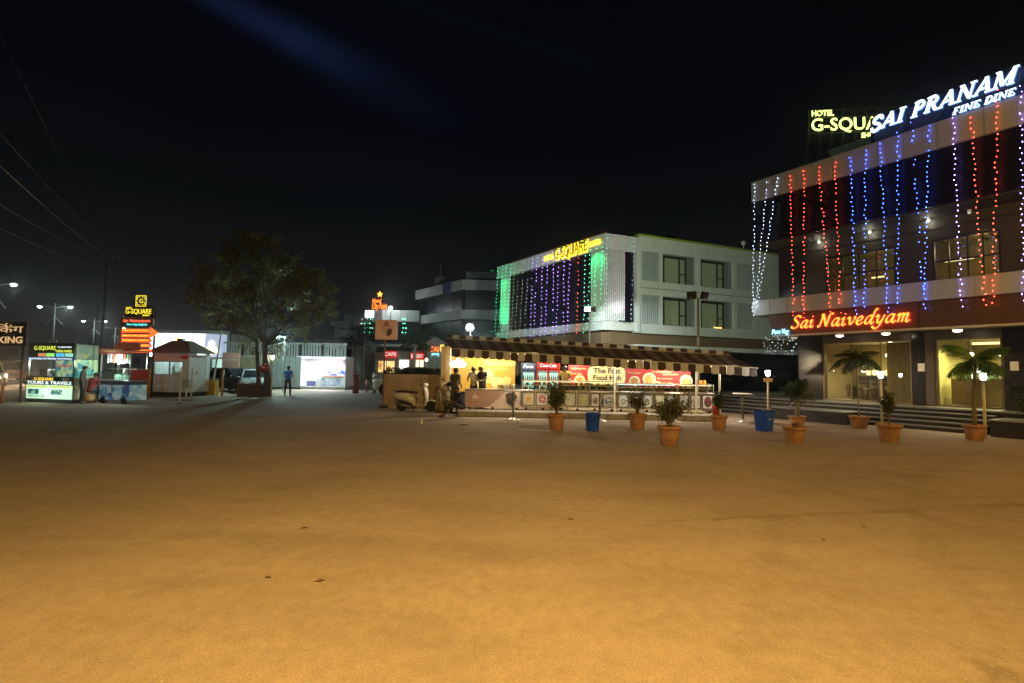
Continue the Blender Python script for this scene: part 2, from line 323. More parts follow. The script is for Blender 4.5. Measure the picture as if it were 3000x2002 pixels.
SERIF={'S':(.86,[('c',[(.74,.70),(.70,.92),(.42,.99),(.14,.82),(.2,.58),(.55,.44),(.76,.24),(.58,.02),(.24,.01),(.08,.28)],.1)]),
'A':(1.02,[('l',(.08,.03),(.52,.98),t_),('l',(.5,1.0),(.86,.03),T),('l',(.26,.32),(.72,.32),t_),('s',.08,0,.17),('s',.86,0,.19)]),
'I':(.56,[('l',(.28,0),(.28,1),T),('s',.28,0,.24),('s',.28,1,.24)]),
'P':(.84,[('l',(.24,0),(.24,1),T),('s',.24,0,.23),('s',.2,1,.18),('c',[(.24,.95),(.56,.95),(.74,.74),(.56,.5),(.24,.5)],.085)]),
'R':(1.0,[('l',(.24,0),(.24,1),T),('s',.24,0,.2),('s',.2,1,.18),('c',[(.24,.95),(.56,.95),(.74,.76),(.56,.52),(.24,.52)],.085),('l',(.48,.52),(.84,.03),T),('s',.88,0,.14)]),
'N':(1.08,[('l',(.18,0),(.18,1),t_),('l',(.2,.97),(.86,.05),T),('l',(.88,0),(.88,1),t_),('s',.18,0,.19),('s',.16,1,.14),('s',.88,1,.19)]),
'M':(1.28,[('l',(.16,0),(.16,1),t_),('l',(.18,.97),(.6,.08),T),('l',(.6,.08),(1.04,.97),t_),('l',(1.06,0),(1.06,1),T),('s',.16,0,.19),('s',.12,1,.14),('s',1.06,0,.22),('s',1.12,1,.16)]),
'F':(.8,[('l',(.22,0),(.22,1),T),('s',.22,0,.22),('l',(.08,.95),(.78,.95),t_),('l',(.22,.5),(.58,.5),t_),('l',(.76,.95),(.74,.74),t_*.7)]),
'E':(.84,[('l',(.22,0),(.22,1),T),('l',(.06,.95),(.78,.95),t_),('l',(.06,.05),(.8,.05),t_),('l',(.22,.5),(.6,.5),t_),('l',(.78,.05),(.8,.27),t_*.7),('l',(.76,.95),(.74,.74),t_*.7)]),
'D':(.96,[('l',(.22,0),(.22,1),T),('s',.18,0,.15),('s',.18,1,.15),('c',[(.22,.95),(.6,.95),(.86,.7),(.86,.3),(.6,.05),(.22,.05)],.095)])}
def serif_word(s, mats, parent, x0, x1, y, z, h, depth=.08, sh=.3):
    adv=sum(SERIF[c][0]+.06 if c!=' ' else .5 for c in s); k=(x1-x0-sh*h*.6)/adv; x=x0
    for c in s:
        if c==' ': x+=.5*k; continue
        a,st=SERIF[c]; mb=MB()
        for j,q in enumerate(st):
            if q[0]=='l': pts=[q[1],q[2]]; w=q[3]
            elif q[0]=='s': pts=[(q[1]-q[3],.04 if q[2]==0 else .96),(q[1]+q[3],.04 if q[2]==0 else .96)]; w=.045
            else: pts=crom(q[1],5); w=q[2]
            pp=[(p[0]*k+sh*h*p[1],p[1]*h) for p in pts]; wid=[]
            for i,p in enumerate(pp):
                A=pp[max(i-1,0)]; B=pp[min(i+1,len(pp)-1)]; d=(B[0]-A[0],B[1]-A[1]); l=math.hypot(*d) or 1
                wid.append((-d[1]/l*w*k,d[0]/l*w*h))
            ribbon(mb,pp,wid,-depth-.002*j,0)
        o=mb.build('letter',mats,parent); o.location=(x,y,z); x+=(a+.06)*k
def light(name, kind, loc, power, color, parent=None, size=.2, aim=None, spot=None, blend=.6):
    d=bpy.data.lights.new(name,kind); d.energy=power; d.color=color
    if kind=='AREA': d.size=size
    else: d.shadow_soft_size=size
    if kind=='SPOT': d.spot_size=R_(spot or 90); d.spot_blend=blend
    o=bpy.data.objects.new(name,d); col.objects.link(o); o.location=loc
    if parent: o.parent=parent
    if aim: o.rotation_euler=(Vector(aim)-Vector(loc)).to_track_quat('-Z','Y').to_euler()
    return o
ORD=['first','second','third','fourth','fifth','sixth','seventh','eighth','ninth','tenth','eleventh','twelfth','thirteenth','fourteenth','fifteenth','sixteenth','seventeenth','eighteenth','nineteenth','twentieth','twenty-first','twenty-second','twenty-third','twenty-fourth','twenty-fifth','twenty-sixth','twenty-seventh','twenty-eighth','twenty-ninth','thirtieth','thirty-first','thirty-second','thirty-third','thirty-fourth']
# ================================================================== GROUND
def ground_mat(name, c, seam=False):
    m=bpy.data.materials.new(name); m.use_nodes=True; nt=m.node_tree; N=nt.nodes; L=nt.links; b=N['Principled BSDF']; b.inputs['Roughness'].default_value=.82; b.inputs['Specular IOR Level'].default_value=.3
    tc=N.new('ShaderNodeTexCoord')
    def noise(s,d=5,r=.6,st=(1,1,1)):
        mp=N.new('ShaderNodeMapping'); mp.inputs['Scale'].default_value=st; L.new(tc.outputs['Object'],mp.inputs[0])
        n=N.new('ShaderNodeTexNoise'); n.inputs['Scale'].default_value=s; n.inputs['Detail'].default_value=d; n.inputs['Roughness'].default_value=r; L.new(mp.outputs[0],n.inputs[0]); return n.outputs[0]
    def mul(a,lo,hi,i0=.3,i1=.7):
        q=N.new('ShaderNodeMapRange'); q.inputs[1].default_value=i0; q.inputs[2].default_value=i1; q.inputs[3].default_value=lo; q.inputs[4].default_value=hi; L.new(a,q.inputs[0]); return q.outputs[0]
    big=mul(noise(.22,6,.62),.84,1.12); mid=mul(noise(1.1,7,.7,(.6,1.6,1)),.89,1.09); fine=mul(noise(80,6,.85),.62,1.38,.36,.64); blot=mul(noise(.9,3,.5,(.6,1,1)),.90,1.03,.25,.5)
    med=mul(noise(9,6,.7,(1,.8,1)),.86,1.13)
    wv=N.new('ShaderNodeTexWave'); wv.wave_type='RINGS'; wv.inputs['Scale'].default_value=.16; wv.inputs['Distortion'].default_value=3.2; wv.inputs['Detail'].default_value=3; wv.inputs['Detail Scale'].default_value=.7; L.new(tc.outputs['Object'],wv.inputs[0])
    trk=mul(wv.outputs[0],.86,1.02,.0,.12)
    f=fine
    for q in (big,mid,blot,med):
        k=N.new('ShaderNodeMath'); k.operation='MULTIPLY'; L.new(f,k.inputs[0]); L.new(q,k.inputs[1]); f=k.outputs[0]
    # scattered pale grit and dark oil spots
    vo=N.new('ShaderNodeTexVoronoi'); vo.inputs['Scale'].default_value=16; L.new(tc.outputs['Object'],vo.inputs[0])
    gr=N.new('ShaderNodeMapRange'); gr.inputs[1].default_value=.05; gr.inputs[2].default_value=.02; gr.inputs[4].default_value=.55; L.new(vo.outputs['Distance'],gr.inputs[0])
    ad=N.new('ShaderNodeMath'); ad.operation='ADD'; L.new(f,ad.inputs[0]); L.new(gr.outputs[0],ad.inputs[1])
    oil=mul(noise(.5,2,.4),1.,.78,.64,.72); k=N.new('ShaderNodeMath'); k.operation='MULTIPLY'; L.new(ad.outputs[0],k.inputs[0]); L.new(oil,k.inputs[1])
    # wear with a shape of its own: an old trench patch and tyre arcs, broken up by noise
    def op(o,a,b=None):
        q=N.new('ShaderNodeMath'); q.operation=o
        for i_,z_ in enumerate((a,b)):
            if z_ is None: continue
            if isinstance(z_,(int,float)): q.inputs[i_].default_value=z_
            else: L.new(z_,q.inputs[i_])
        return q.outputs[0]
    wob=op('MULTIPLY',op('SUBTRACT',noise(3.5,6,.7),.5),.35); brk=mul(noise(1.3,5,.6),.15,1.,.38,.6); val=k.outputs[0]
    def dark(dist,w,soft,amt):
        nonlocal val
        e_=N.new('ShaderNodeMapRange'); e_.interpolation_type='SMOOTHSTEP'; e_.inputs[1].default_value=w+soft; e_.inputs[2].default_value=w; e_.inputs[3].default_value=0; e_.inputs[4].default_value=amt; L.new(op('ABSOLUTE',op('ADD',dist,wob)),e_.inputs[0])
        val=op('MULTIPLY',val,op('SUBTRACT',1.,op('MULTIPLY',e_.outputs[0],brk)))
    sp_=N.new('ShaderNodeSeparateXYZ'); L.new(tc.outputs['Object'],sp_.inputs[0])
    A_,B_=Vector(gp(640,1592)),Vector(gp(3080,1474)); d_=(B_-A_).normalized(); n_=Vector((-d_.y,d_.x,0))
    dl=N.new('ShaderNodeVectorMath'); dl.operation='DOT_PRODUCT'; dl.inputs[1].default_value=n_; L.new(tc.outputs['Object'],dl.inputs[0]); xm_=N.new('ShaderNodeMapRange'); xm_.inputs[1].default_value=gp(900,1575)[0]; xm_.inputs[2].default_value=gp(2700,1490)[0]; xm_.inputs[3].default_value=3.; xm_.inputs[4].default_value=0.; L.new(sp_.outputs[0],xm_.inputs[0]); dark(op('ADD',op('ABSOLUTE',op('SUBTRACT',dl.outputs['Value'],n_.dot(A_))),op('MULTIPLY',xm_.outputs[0],.08)),.06,.10,.34); 
    for cx_,cy_,R0_,am_ in ((-14,2,19.5,.10),(-14,2,20.9,.09),(22,-6,21.,.08),(22,-6,22.4,.08),(4,30,21.5,.09),(4,30,22.9,.08),(-3,-9,14.2,.07),(-3,-9,15.5,.07)):
        ds=N.new('ShaderNodeVectorMath'); ds.operation='DISTANCE'; ds.inputs[1].default_value=(cx_,cy_,0); L.new(tc.outputs['Object'],ds.inputs[0]); dark(op('SUBTRACT',ds.outputs['Value'],R0_),.06,.16,am_)
    for u_,v_,r_,am_ in ((2900,1960,.10,.22),(2960,1990,.12,.2),(900,1430,.5,.12),(1700,1400,.35,.14),(2300,1640,.22,.12),(500,1700,.3,.1),(1250,1830,.14,.14)):
        ds=N.new('ShaderNodeVectorMath'); ds.operation='DISTANCE'; ds.inputs[1].default_value=gp(u_,v_); L.new(tc.outputs['Object'],ds.inputs[0]); dark(ds.outputs['Value'],r_*.5,r_,am_)
    vm=N.new('ShaderNodeVectorMath'); vm.operation='SCALE'; vm.inputs[0].default_value=c; L.new(val,vm.inputs[3]); L.new(vm.outputs[0],b.inputs['Base Color'])
    bu=N.new('ShaderNodeBump'); bu.inputs['Strength'].default_value=.22; bu.inputs['Distance'].default_value=.012; L.new(noise(34,6,.75),bu.inputs['Height'])
    b2=N.new('ShaderNodeBump'); b2.inputs['Strength'].default_value=.35; b2.inputs['Distance'].default_value=.05; L.new(noise(2.4,6,.65),b2.inputs['Height']); L.new(bu.outputs[0],b2.inputs['Normal']); L.new(b2.outputs[0],b.inputs['Normal'])
    return m
g=MB(); g.quad((-700,-300,0),(700,-300,0),(700,1100,0),(-700,1100,0)); tag(g.build('ground',ground_mat('dusty_concrete',(.325,.250,.182))),kind='structure')
def strip(name,pts,w,mat,z=.004,jag=.03):
    L=[];R=[]
    for i,p in enumerate(pts):
        a=Vector(pts[max(i-1,0)][:2]); b=Vector(pts[min(i+1,len(pts)-1)][:2]); d=(b-a).normalized(); n=Vector((-d.y,d.x))
        c=Vector(p[:2]); L.append((*(c+n*(w/2+random.uniform(-jag,jag))),z)); R.append((*(c-n*(w/2+random.uniform(-jag,jag))),z))
    n=len(pts); m=MB(); m.add(L+R,[(i,n+i,n+i+1,i+1) for i in range(n-1)]); return tag(m.build(name,mat),kind='structure')
a,b=gp(1520,1258),gp(1612,1263); strip('painted_line',[(a[0]+(b[0]-a[0])*i/8,a[1]+(b[1]-a[1])*i/8) for i in range(9)],.16,M('worn_yellow_paint',(.62,.55,.36),.7,var=.3),.004,.01)
a=gp(1356,1245); tag(MB().add([(a[0]-.16,a[1]-.08,.012),(a[0]+.02,a[1]-.13,.05),(a[0]+.2,a[1]+.02,.008),(a[0]+.01,a[1]+.13,.03)],[(0,1,2,3)]).build('paper_scrap',M('white_paper',(.8,.78,.7),.7,var=.05)),'crumpled white paper scrap lying on the ground before the seated man','litter')
a=gp(1235,1243); tag(MB().add([(a[0]-.03,a[1],.005),(a[0]+.03,a[1],.005),(a[0]+.03,a[1]+.01,.16),(a[0]-.02,a[1]+.02,.15)],[(0,1,2,3)]).build('paper_scrap',M('white_paper')),'tiny pale paper scrap on the ground left of the seated man','litter')

m=MB()
for i in range(1500):
    d=2.4+13*random.random()**1.6; x_=random.uniform(-1.05,1.05)*d; r0=random.uniform(.003,.009)*(1+.12*d/3); m.octa((x_,d,r0*.4),r0*random.uniform(.7,1.3),.55)
tag(m.build('loose_grit',M('grit_stone',(.36,.31,.25),.9,var=.4,scale=50)),'scattered small stones and grit on the plaza','grit',kind='stuff')
m=MB()
for i in range(22):
    d=4+11*random.random(); x_=random.uniform(-1,1)*d; leaf1_=random.uniform(.02,.05); a0=random.uniform(0,6.28); c_,s_=math.cos(a0)*leaf1_,math.sin(a0)*leaf1_
    m.add([(x_-c_,d-s_,.006),(x_+s_*.5,d-c_*.5,.012),(x_+c_,d+s_,.008),(x_-s_*.5,d+c_*.5,.016)],[(0,1,2,3)])
tag(m.build('fallen_leaves',M('dead_leaf',(.16,.09,.045),.8,var=.4,scale=9)),'few dry leaves and scraps blown over the plaza','leaf litter',kind='stuff')
# ================================================================== SODIUM STREET LAMPS behind and beside the viewer
SOD=(1.,.60,.14)
def tall_lamp(x,y,z,power,label,aimx=0,aimy=1,colr=SOD,spot=None):
    t=thing('street_lamp',label,'street lamp',(x,y,0),math.atan2(aimy,aimx)-math.pi/2)
    MB().tube([(0,0,0),(0,0,z*.6),(0,0,z)],[.1,.08,.05],12).build('pole',pole_grey,t,True)
    MB().tube([(0,0,z-.02),(0,.5,z+.12),(0,1.1,z+.14)],[.04,.035,.03],8).build('arm',pole_grey,t,True)
    MB().bbox(-.16,.95,z+.04,.16,1.6,z+.2,.03).build('lamp_head',pole_grey,t)
    MB().box(-.12,1.05,z+.015,.12,1.55,z+.035).build('lens',EM('sodium_lens_%d'%int(x),colr,12),t)
    if spot: light('sodium_lamp','SPOT',(0,1.3,z-.12),power,colr,t,.14,spot=spot,aim=(0,5.6,0),blend=1.)
    else: light('sodium_lamp','POINT',(0,1.3,z-.12),power,colr,t,.14)
    return t
tall_lamp(.1,-1.5,5.9,3450,'tall street lamp standing behind the photographer',0,1,(1.,.62,.17),150)
tall_lamp(15.5,5.0,7.0,1500,'street lamp on the right edge of the plaza, outside the picture',-1,.1,(1.,.56,.08))

# ================================================================== RIGHT BUILDING
BR=R_(-58.45); B0=(10.321,21.919)
RB=thing('restaurant_building','two-storey restaurant block with white fascia bands, dark upper facade and lit ground-floor windows','building',(*B0,0),BR)
def rb(u,v,y=0): return pl(u,v,B0,BR,y)
XE=12.5
acp=M('white_cladding',(.44,.49,.53),.38,var=.06,scale=1.2,stain=.12,spec=.5)
granite=M('dark_granite',(.035,.033,.034),.16,var=.45,scale=30); granite2=M('grey_granite',(.20,.19,.185),.35,var=.3,scale=26)
maroon=M('maroon_cladding',(.12,.068,.055),.3,var=.12); darkclad=M('dark_glazing',(.006,.008,.018),.36,var=.1)
trim=M('pale_trim',(.6,.56,.5),.4,var=.08)
# podium, steps
bx('podium',granite,RB,-2.4,.36,0,XE,9,.60)
bx('podium_paving',granite2,RB,-2.4,.33,.603,XE,9,.65)
for i in range(4):
    y=-.85+.3*i; z=.13*(i+1)
    s=bx('step',granite,RB,-2.4+.0*i,y,0,7.75,y+.3+.0,z-.035); bx('tread',granite2,s,-2.4,y-.025,z-.033,7.75,y+.302,z)
gb=bx('planter_box',granite,RB,1.9,-1.75,0,4.5,-.9,.40); bx('coping',granite2,gb,1.87,-1.78,.402,4.53,-.87,.43)
gp2=bx('planter_box',granite,RB,7.95,-1.1,0,11,.3,.44); bx('coping',granite2,gp2,7.92,-1.13,.442,11.03,.33,.48)
# ground floor piers in granite tiles
def tiles(x0,x1,y,z0,z1,nx,nz,mat,parent,gap=.012,th=.03):
    dx=(x1-x0)/nx; dz=(z1-z0)/nz
    me={}
    for i in range(nx):
        for k in range(nz):
            o=MB().box(gap/2,-th,gap/2,dx-gap/2,0,dz-gap/2).build('tile',mat,parent) if not me else link('tile',me[0],parent)
            me[0]=o.data; o.location=(x0+i*dx,y+random.uniform(0,.004),z0+k*dz)
W0=1.3
wl=bx('ground_floor_wall',M('wall_core',(.03,.028,.027),.7),RB,1.25,W0,.65,2.2,W0+.35,3.25); tiles(1.25,2.2,W0,.65,3.2,1,5,granite,wl)
wl=bx('ground_floor_wall',M('wall_core'),RB,5.26,W0,.65,5.9,W0+.35,3.25); tiles(5.26,5.62,W0,.65,3.2,1,5,granite,wl); bx('panel',M('brown_panel',(.10,.07,.05),.35),wl,5.64,W0-.035,.65,5.9,W0-.002,3.2)
wl=bx('ground_floor_wall',M('wall_core'),RB,7.68,W0,.65,XE,W0+.35,3.25); tiles(7.68,XE,W0,.65,3.2,6,5,granite,wl)
wl=bx('ground_floor_wall',M('wall_core'),RB,2.2,W0,2.97,7.68,W0+.3,3.25)
for x0,x1 in ((2.22,5.24),(5.92,7.66)):
    bx('window_lintel',M('brown_panel'),RB,x0,W0-.03,2.97,x1,W0-.004,3.2)
# return wall going back at the left end of the ground floor, dark glass
bx('side_wall',M('wall_core'),RB,1.0,W0+.36,.65,1.24,8.8,4.15)
bx('side_glazing',darkglass,RB,.2,3.2,.66,1.0,3.3,4.1)
# windows
def shopwin(x0,x1,z0,z1,splits,fr):
    w=empty('window',(0,0,0)); w.parent=RB
    m=MB(); m.box(x0,W0-.02,z0,x0+.06,W0+.12,z1); m.box(x1-.06,W0-.02,z0,x1,W0+.12,z1); m.box(x0+.06,W0-.02,z1-.06,x1-.06,W0+.12,z1); m.box(x0+.06,W0-.02,z0,x1-.06,W0+.12,z0+.05)
    m.build('frame',fr,w)
    xs=[x0+.06]+splits+[x1-.06]
    for a,b in zip(xs,xs[1:]): bx('pane',clear,w,a+.01,W0+.04,z0+.05,b-.01,W0+.052,z1-.06)
    for a in splits: bx('mullion',fr,w,a-.012,W0+.02,z0+.05,a+.012,W0+.07,z1-.06)
bronze=M('bronze_frame',(.16,.11,.06),.35,metal=.5)
shopwin(2.22,5.24,.66,2.97,[3.25,4.25],bronze); shopwin(5.92,7.66,.66,2.97,[6.8],bronze)
# interior of the two rooms
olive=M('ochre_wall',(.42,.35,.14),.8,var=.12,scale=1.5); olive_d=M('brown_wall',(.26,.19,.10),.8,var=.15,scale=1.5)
bx('interior_floor',M('interior_floor_tile',(.25,.2,.13),.25),RB,1.26,1.66,.652,XE,6.9,.662)
bx('interior_ceiling',M('interior_ceiling_paint',(.6,.55,.42),.9,var=.05),RB,1.26,1.66,3.05,XE,6.9,3.10)
bx('interior_back_wall',olive,RB,1.26,6.0,.67,XE,6.1,3.04)
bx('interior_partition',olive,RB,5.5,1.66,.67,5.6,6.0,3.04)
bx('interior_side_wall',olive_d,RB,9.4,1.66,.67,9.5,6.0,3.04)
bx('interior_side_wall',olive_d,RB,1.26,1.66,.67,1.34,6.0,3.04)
m=MB()
for i in range(26):
    x=4.28+i*.036; m.box(x,1.75+.03*(i%2),.7,x+.034,1.80+.03*(i%2),2.9)
m.build('curtain',M('tan_curtain',(.42,.27,.12),.85,var=.2),RB)
for i in range(9): bx('wall_panel',olive_d,RB,5.62+.0,5.93,.7,5.62+.42*(i+1)-.03,5.96-.001*i,1.25) if False else None
PEND=[]
def table_set(x,y,lab,dark=True):
    t=thing('dining_table',lab,'table',(0,0,0)); t.location=RBp(x,y,.665); t.rotation_euler=(0,0,BR)
    MB().bbox(-.45,-.4,.7,.45,.4,.74,.01).build('tabletop',wood,t)
    for sx in (-.4,.4):
        for sy in (-.34,.34): MB().cyl((sx,sy,0),(sx,sy,.7),.025).build('leg',wood,t)
def RBp(x,y,z):
    c,s=math.cos(BR),math.sin(BR); return (B0[0]+c*x-s*y,B0[1]+s*x+c*y,z)
def chair(x,y,lab,r=0,grp=None):
    t=thing('dining_chair',lab,'chair',RBp(x,y,.665),BR+r,grp); mt=M('dark_wood',(.035,.02,.015),.4)
    MB().bbox(-.2,-.2,.42,.2,.2,.47,.015).build('seat',mt,t); m=MB(); m.bbox(-.2,.17,.62,.2,.2,.98,.01); m.build('backrest',mt,t)
    for sx in (-.18,.18):
        MB().cyl((sx,-.17,0),(sx,-.17,.42),.018).build('leg',mt,t); MB().cyl((sx,.18,0),(sx,.19,.95),.018).build('leg',mt,t)
table_set(3.9,2.6,'dark dining table behind the curtained shop window'); table_set(2.9,4.0,'dark dining table deep in the left dining room')
for i,(x,y,r,l) in enumerate([(3.5,2.2,0,'dark dining chair nearest the left window'),(4.1,2.2,.1,'dark dining chair beside the tan curtain'),(3.6,3.2,3.1,'dark dining chair on the far side of the window table'),(2.6,3.5,.2,'dark dining chair in front of the deep table'),(3.2,3.5,-.1,'dark dining chair between the two dining tables')]): chair(x,y,l,r)
# sideboard with row of lit jars
t=thing('service_counter','low counter with glowing amber lamps at the back of the left dining room','counter',RBp(3.0,5.2,.665),BR)
MB().bbox(-1.1,-.3,0,1.1,.3,.95,.02).build('body',wood,t); MB().bbox(-1.15,-.33,.95,1.15,.33,1.0,.01).build('top',granite2,t)
for i in range(7): MB().lathe([(.03,0),(.09,.04),(.10,.2),(.05,.24)],10,(-.8+.24*i,-.1,1.0)).build('lamp_shade',EM('amber_lamp',(1,.66,.22),2.2),t)
light('amber_glow','POINT',(0,-.5,1.5),18,(1,.66,.28),t,.25)
# reception desk
t=thing('reception_desk','curved ochre reception desk inside the right-hand lit room','desk',RBp(6.95,3.3,.665),BR)
MB().prism([(-1.0,-.35),(-.4,-.5),(.5,-.5),(1.0,-.3),(1.0,.25),(-1.0,.25)],0,.95,'z').build('body',M('ochre_laminate',(.35,.26,.1),.4),t)
MB().prism([(-1.05,-.4),(-.4,-.56),(.5,-.56),(1.05,-.35),(1.05,.3),(-1.05,.3)],.951,1.0,'z').build('top',M('cream_stone',(.6,.55,.35),.3),t)
MB().prism([(-1.02,-.42),(-.62,-.50),(-.42,-.53),(-.42,-.57),(-.66,-.58),(-1.1,-.5)],.02,.93,'z').build('side_panel',wood,t)
t=thing('framed_notice','framed notice standing by the curtain inside the left window','picture frame',RBp(5.0,1.9,.9),BR)
MB().box(-.15,0,.5,.15,.03,.9).build('frame',black,t); MB().box(-.1,-.006,.56,.1,-.002,.84).build('print',M('cream_paper',(.7,.65,.45),.7,var=.05),t); MB().cyl((0,.02,-.235),(0,.02,.5),.02).build('stand',black,t)
t=thing('computer_monitor','black computer monitor on the reception desk','monitor',RBp(6.35,3.1,1.665),BR)
MB().box(-.22,0,.1,.22,.03,.4).build('screen',black,t); MB().cyl((0,.02,0),(0,.02,.12),.03).build('stand',black,t)
t=thing('desk_lamp','lit white table lamp on the reception desk','lamp',RBp(6.6,2.95,1.665),BR)
MB().cyl((0,0,0),(0,0,.18),.02).build('stem',steel,t); MB().lathe([(.11,.15),(.07,.33)],14).build('lamp_shade',EM('white_lamp',(1,.95,.8),3.5),t)
# ceiling lamps inside
for i,(x,y,c,p) in enumerate([(2.6,2.4,(1,.86,.5),14),(3.9,3.0,(1,.86,.5),16),(3.3,4.6,(1,.85,.45),16),(6.4,2.6,(1,.88,.4),26),(7.2,3.2,(1,.88,.4),26),(6.9,4.6,(1,.88,.4),26),(8.6,3.6,(1,.88,.4),18)]):
    t=thing('ceiling_downlight',('warm ceiling downlight in the left dining room, %s from the side wall'%ORD[i]) if i<3 else ('warm ceiling downlight over the reception room, %s from the partition'%ORD[i-3]),'downlight',RBp(x,y,2.99),BR,'downlights inside the restaurant')
    MB().lathe([(.09,.0),(.11,.055)],14).build('housing',white,t); MB().lathe([(.07,-.006),(.001,-.012)],12).build('lens',EM('warm_lens',(1,.85,.5),12),t)
    light('downlight','SPOT',(0,0,-.03),p*13,c,t,.08,spot=150,aim=(0,0,-2))
for i,(x,y,z,w_,h_,l) in enumerate(((6.3,5.95,1.75,.5,.36,'framed picture on the ochre back wall, above the monitor'),(7.3,5.95,1.8,.42,.55,'tall framed picture on the ochre back wall, right of the desk lamp'),(2.3,5.95,1.7,.6,.4,'framed picture on the back wall of the left dining room'),(4.0,5.95,1.75,.4,.4,'square picture on the back wall of the left dining room'))):
    t=thing('wall_picture',l,'picture',RBp(x,y,z),BR); MB().box(-w_/2,-.03,-h_/2,w_/2,.04,h_/2).build('frame',wood,t); MB().box(-w_/2+.04,-.036,-h_/2+.04,w_/2-.04,-.031,h_/2-.04).build('print',BLOTCH('wall_print_%d'%i,((.5,.42,.25),(.2,.15,.08),(.6,.55,.4),(.12,.2,.15)),5,0.,i*2.),t)
for i,(x,y,l) in enumerate(((2.9,3.0,'small lit globe pendant over the deep dining table'),(4.0,2.5,'small lit globe pendant beside the tan curtain'),(6.5,2.6,'small lit globe pendant left in the reception room'),(7.2,2.9,'small lit globe pendant right in the reception room'))):
    t=thing('pendant_lamp',l,'lamp',RBp(x,y,2.45),BR); MB().ball((0,0,0),.07,10,6).build('globe',EM('globe_glow',(1,.9,.6),7),t,True); MB().cyl((0,0,.07),(0,0,.6),.006,n=5).build('cord',black,t)
for i in range(3):
    bx('wall_panel',M('dark_panelling',(.13,.085,.04),.5),RB,5.75+.75*i,5.955,.68,6.35+.75*i,5.99,1.45)
cv=bx('ceiling_cove',EM('cove_glow',(1,.86,.36),1.4),RB,5.75,5.2,2.90,9.2,5.26,3.0)
bx('ceiling_cove',EM('cove_glow'),RB,3.9,1.95,2.97,5.2,1.99,3.02)
# notices on the piers
for u,v,l in ((2699,1077,'small white notice on the granite pier between the two lit windows'),(2972,1073,'small white notice on the granite pier right of the reception window')):
    x,z=rb(u,v,W0-.04); o=bx('paper_notice',M('white_paper'),None,-.1,0,-.14,.1,.006,.14); o.location=RBp(x,W0-.045,z); o.rotation_euler=(0,0,BR); tag(o,l,'notice')
# sign band and slab
# band: chamfered left end
m=MB(); m.prism([(.62,4.14),(XE,4.14),(XE,3.26),(.86,3.26)],.10,1.0,'y'); band=m.build('sign_band',maroon,RB)
for x in (1.62,5.9,8.6): bx('band_joint',black,band,x,.094,3.28,x+.02,.099,4.12)
bx('soffit',M('brown_soffit',(.16,.11,.08),.5),RB,.87,.11,3.215,XE,W0-.05,3.255); bx('band_trim',trim,RB,.84,.06,3.20,XE,.105,3.27)
bx('slab_core',M('grey_render',(.4,.4,.38),.7),RB,.05,.06,4.16,XE,8.8,4.76)
n=9; xs=[0,.78,1.5,2.35,3.25,4.25,5.05,6.05,7.4,8.9,10.6,XE]
for a,b in zip(xs,xs[1:]): MB().bbox(a+.008,0,4.15,b-.008,.05,4.77,.006).build('fascia_panel',acp,RB)
bx('slab_end',acp,RB,0,.055,4.15,.048,3.0,4.77)
bx('slab_end_soffit',acp,RB,.06,.06,4.12,.6,3.0,4.155)
bx('balcony_floor',granite2,RB,.06,.06,4.772,XE,1.6,4.80)
# upper storey
xs=[0,.72,1.35,2.0,2.65,3.35,4.1,4.85,5.65,6.6,7.75,9.2,10.8,XE]
for a,b in zip(xs,xs[1:]): MB().bbox(a+.008,0,9.1,b-.008,.05,9.97,.006).build('parapet_panel',acp,RB)
bx('parapet_core',M('grey_render'),RB,.05,.06,9.12,XE,.4,9.95); bx('parapet_end',acp,RB,0,.055,9.1,.048,6,9.97)
bx('roof_slab',M('grey_render'),RB,.05,.42,9.1,XE,8.8,9.3)
# dark glazing hung from the parapet to the balcony soffit
xs=[.06,1.35,2.65,4.1,5.65,7.75,9.2,10.8,XE]
for a,b in zip(xs,xs[1:]): bx('dark_glazing_panel',darkclad,RB,a+.006,.12,7.25,b-.006,.18,9.09)
m=MB()
bx('glazing_backing',M('wall_core'),RB,.06,.2,7.25,XE,.32,9.09)
bx('balcony_soffit',M('green_grey_soffit',(.07,.072,.055),.7),RB,.06,.33,7.22,XE,1.6,7.3)
bx('upper_beam',M('olive_beam',(.05,.05,.04),.7,var=.1),RB,1.5,1.5,6.45,XE,1.62,7.2)
bx('beam_shadow_strip',black,RB,1.5,1.47,6.80,XE,1.498,6.84)  # black strip drawn for the shade of a gap, no recess cut
bx('upper_end_wall',M('brown_end_wall',(.02,.016,.016),.5),RB,.3,1.5,4.8,1.5,1.62,7.2)
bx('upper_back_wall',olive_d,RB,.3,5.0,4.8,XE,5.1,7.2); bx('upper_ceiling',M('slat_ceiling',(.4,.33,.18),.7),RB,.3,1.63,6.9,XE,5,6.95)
for i in range(36): bx('ceiling_slat',M('slat_wood',(.34,.23,.1),.6),RB,3.8+.16*i,1.7,6.80,3.86+.16*i,4.9,6.895) if i%2==0 else None
for a,b,spl in ((2.3,4.75,[2.9,3.5,4.1]),(5.85,7.65,[6.3,6.8,7.2]),(8.2,11,[9,10])):
    w=empty('upper_window'); w.parent=RB
    m=MB(); m.box(a,1.5,4.82,a+.06,1.6,6.44); m.box(b-.06,1.5,4.82,b,1.6,6.44); m.box(a+.06,1.5,6.38,b-.06,1.6,6.44); m.box(a+.06,1.51,5.62,b-.06,1.59,5.67); m.build('frame',black,w)
    xs=[a+.06]+spl+[b-.06]
    for p,q in zip(xs,xs[1:]): bx('pane',clear,w,p+.012,1.54,4.82,q-.012,1.55,6.38)
    for p in spl: bx('mullion',black,w,p-.014,1.515,4.82,p+.014,1.585,6.38)
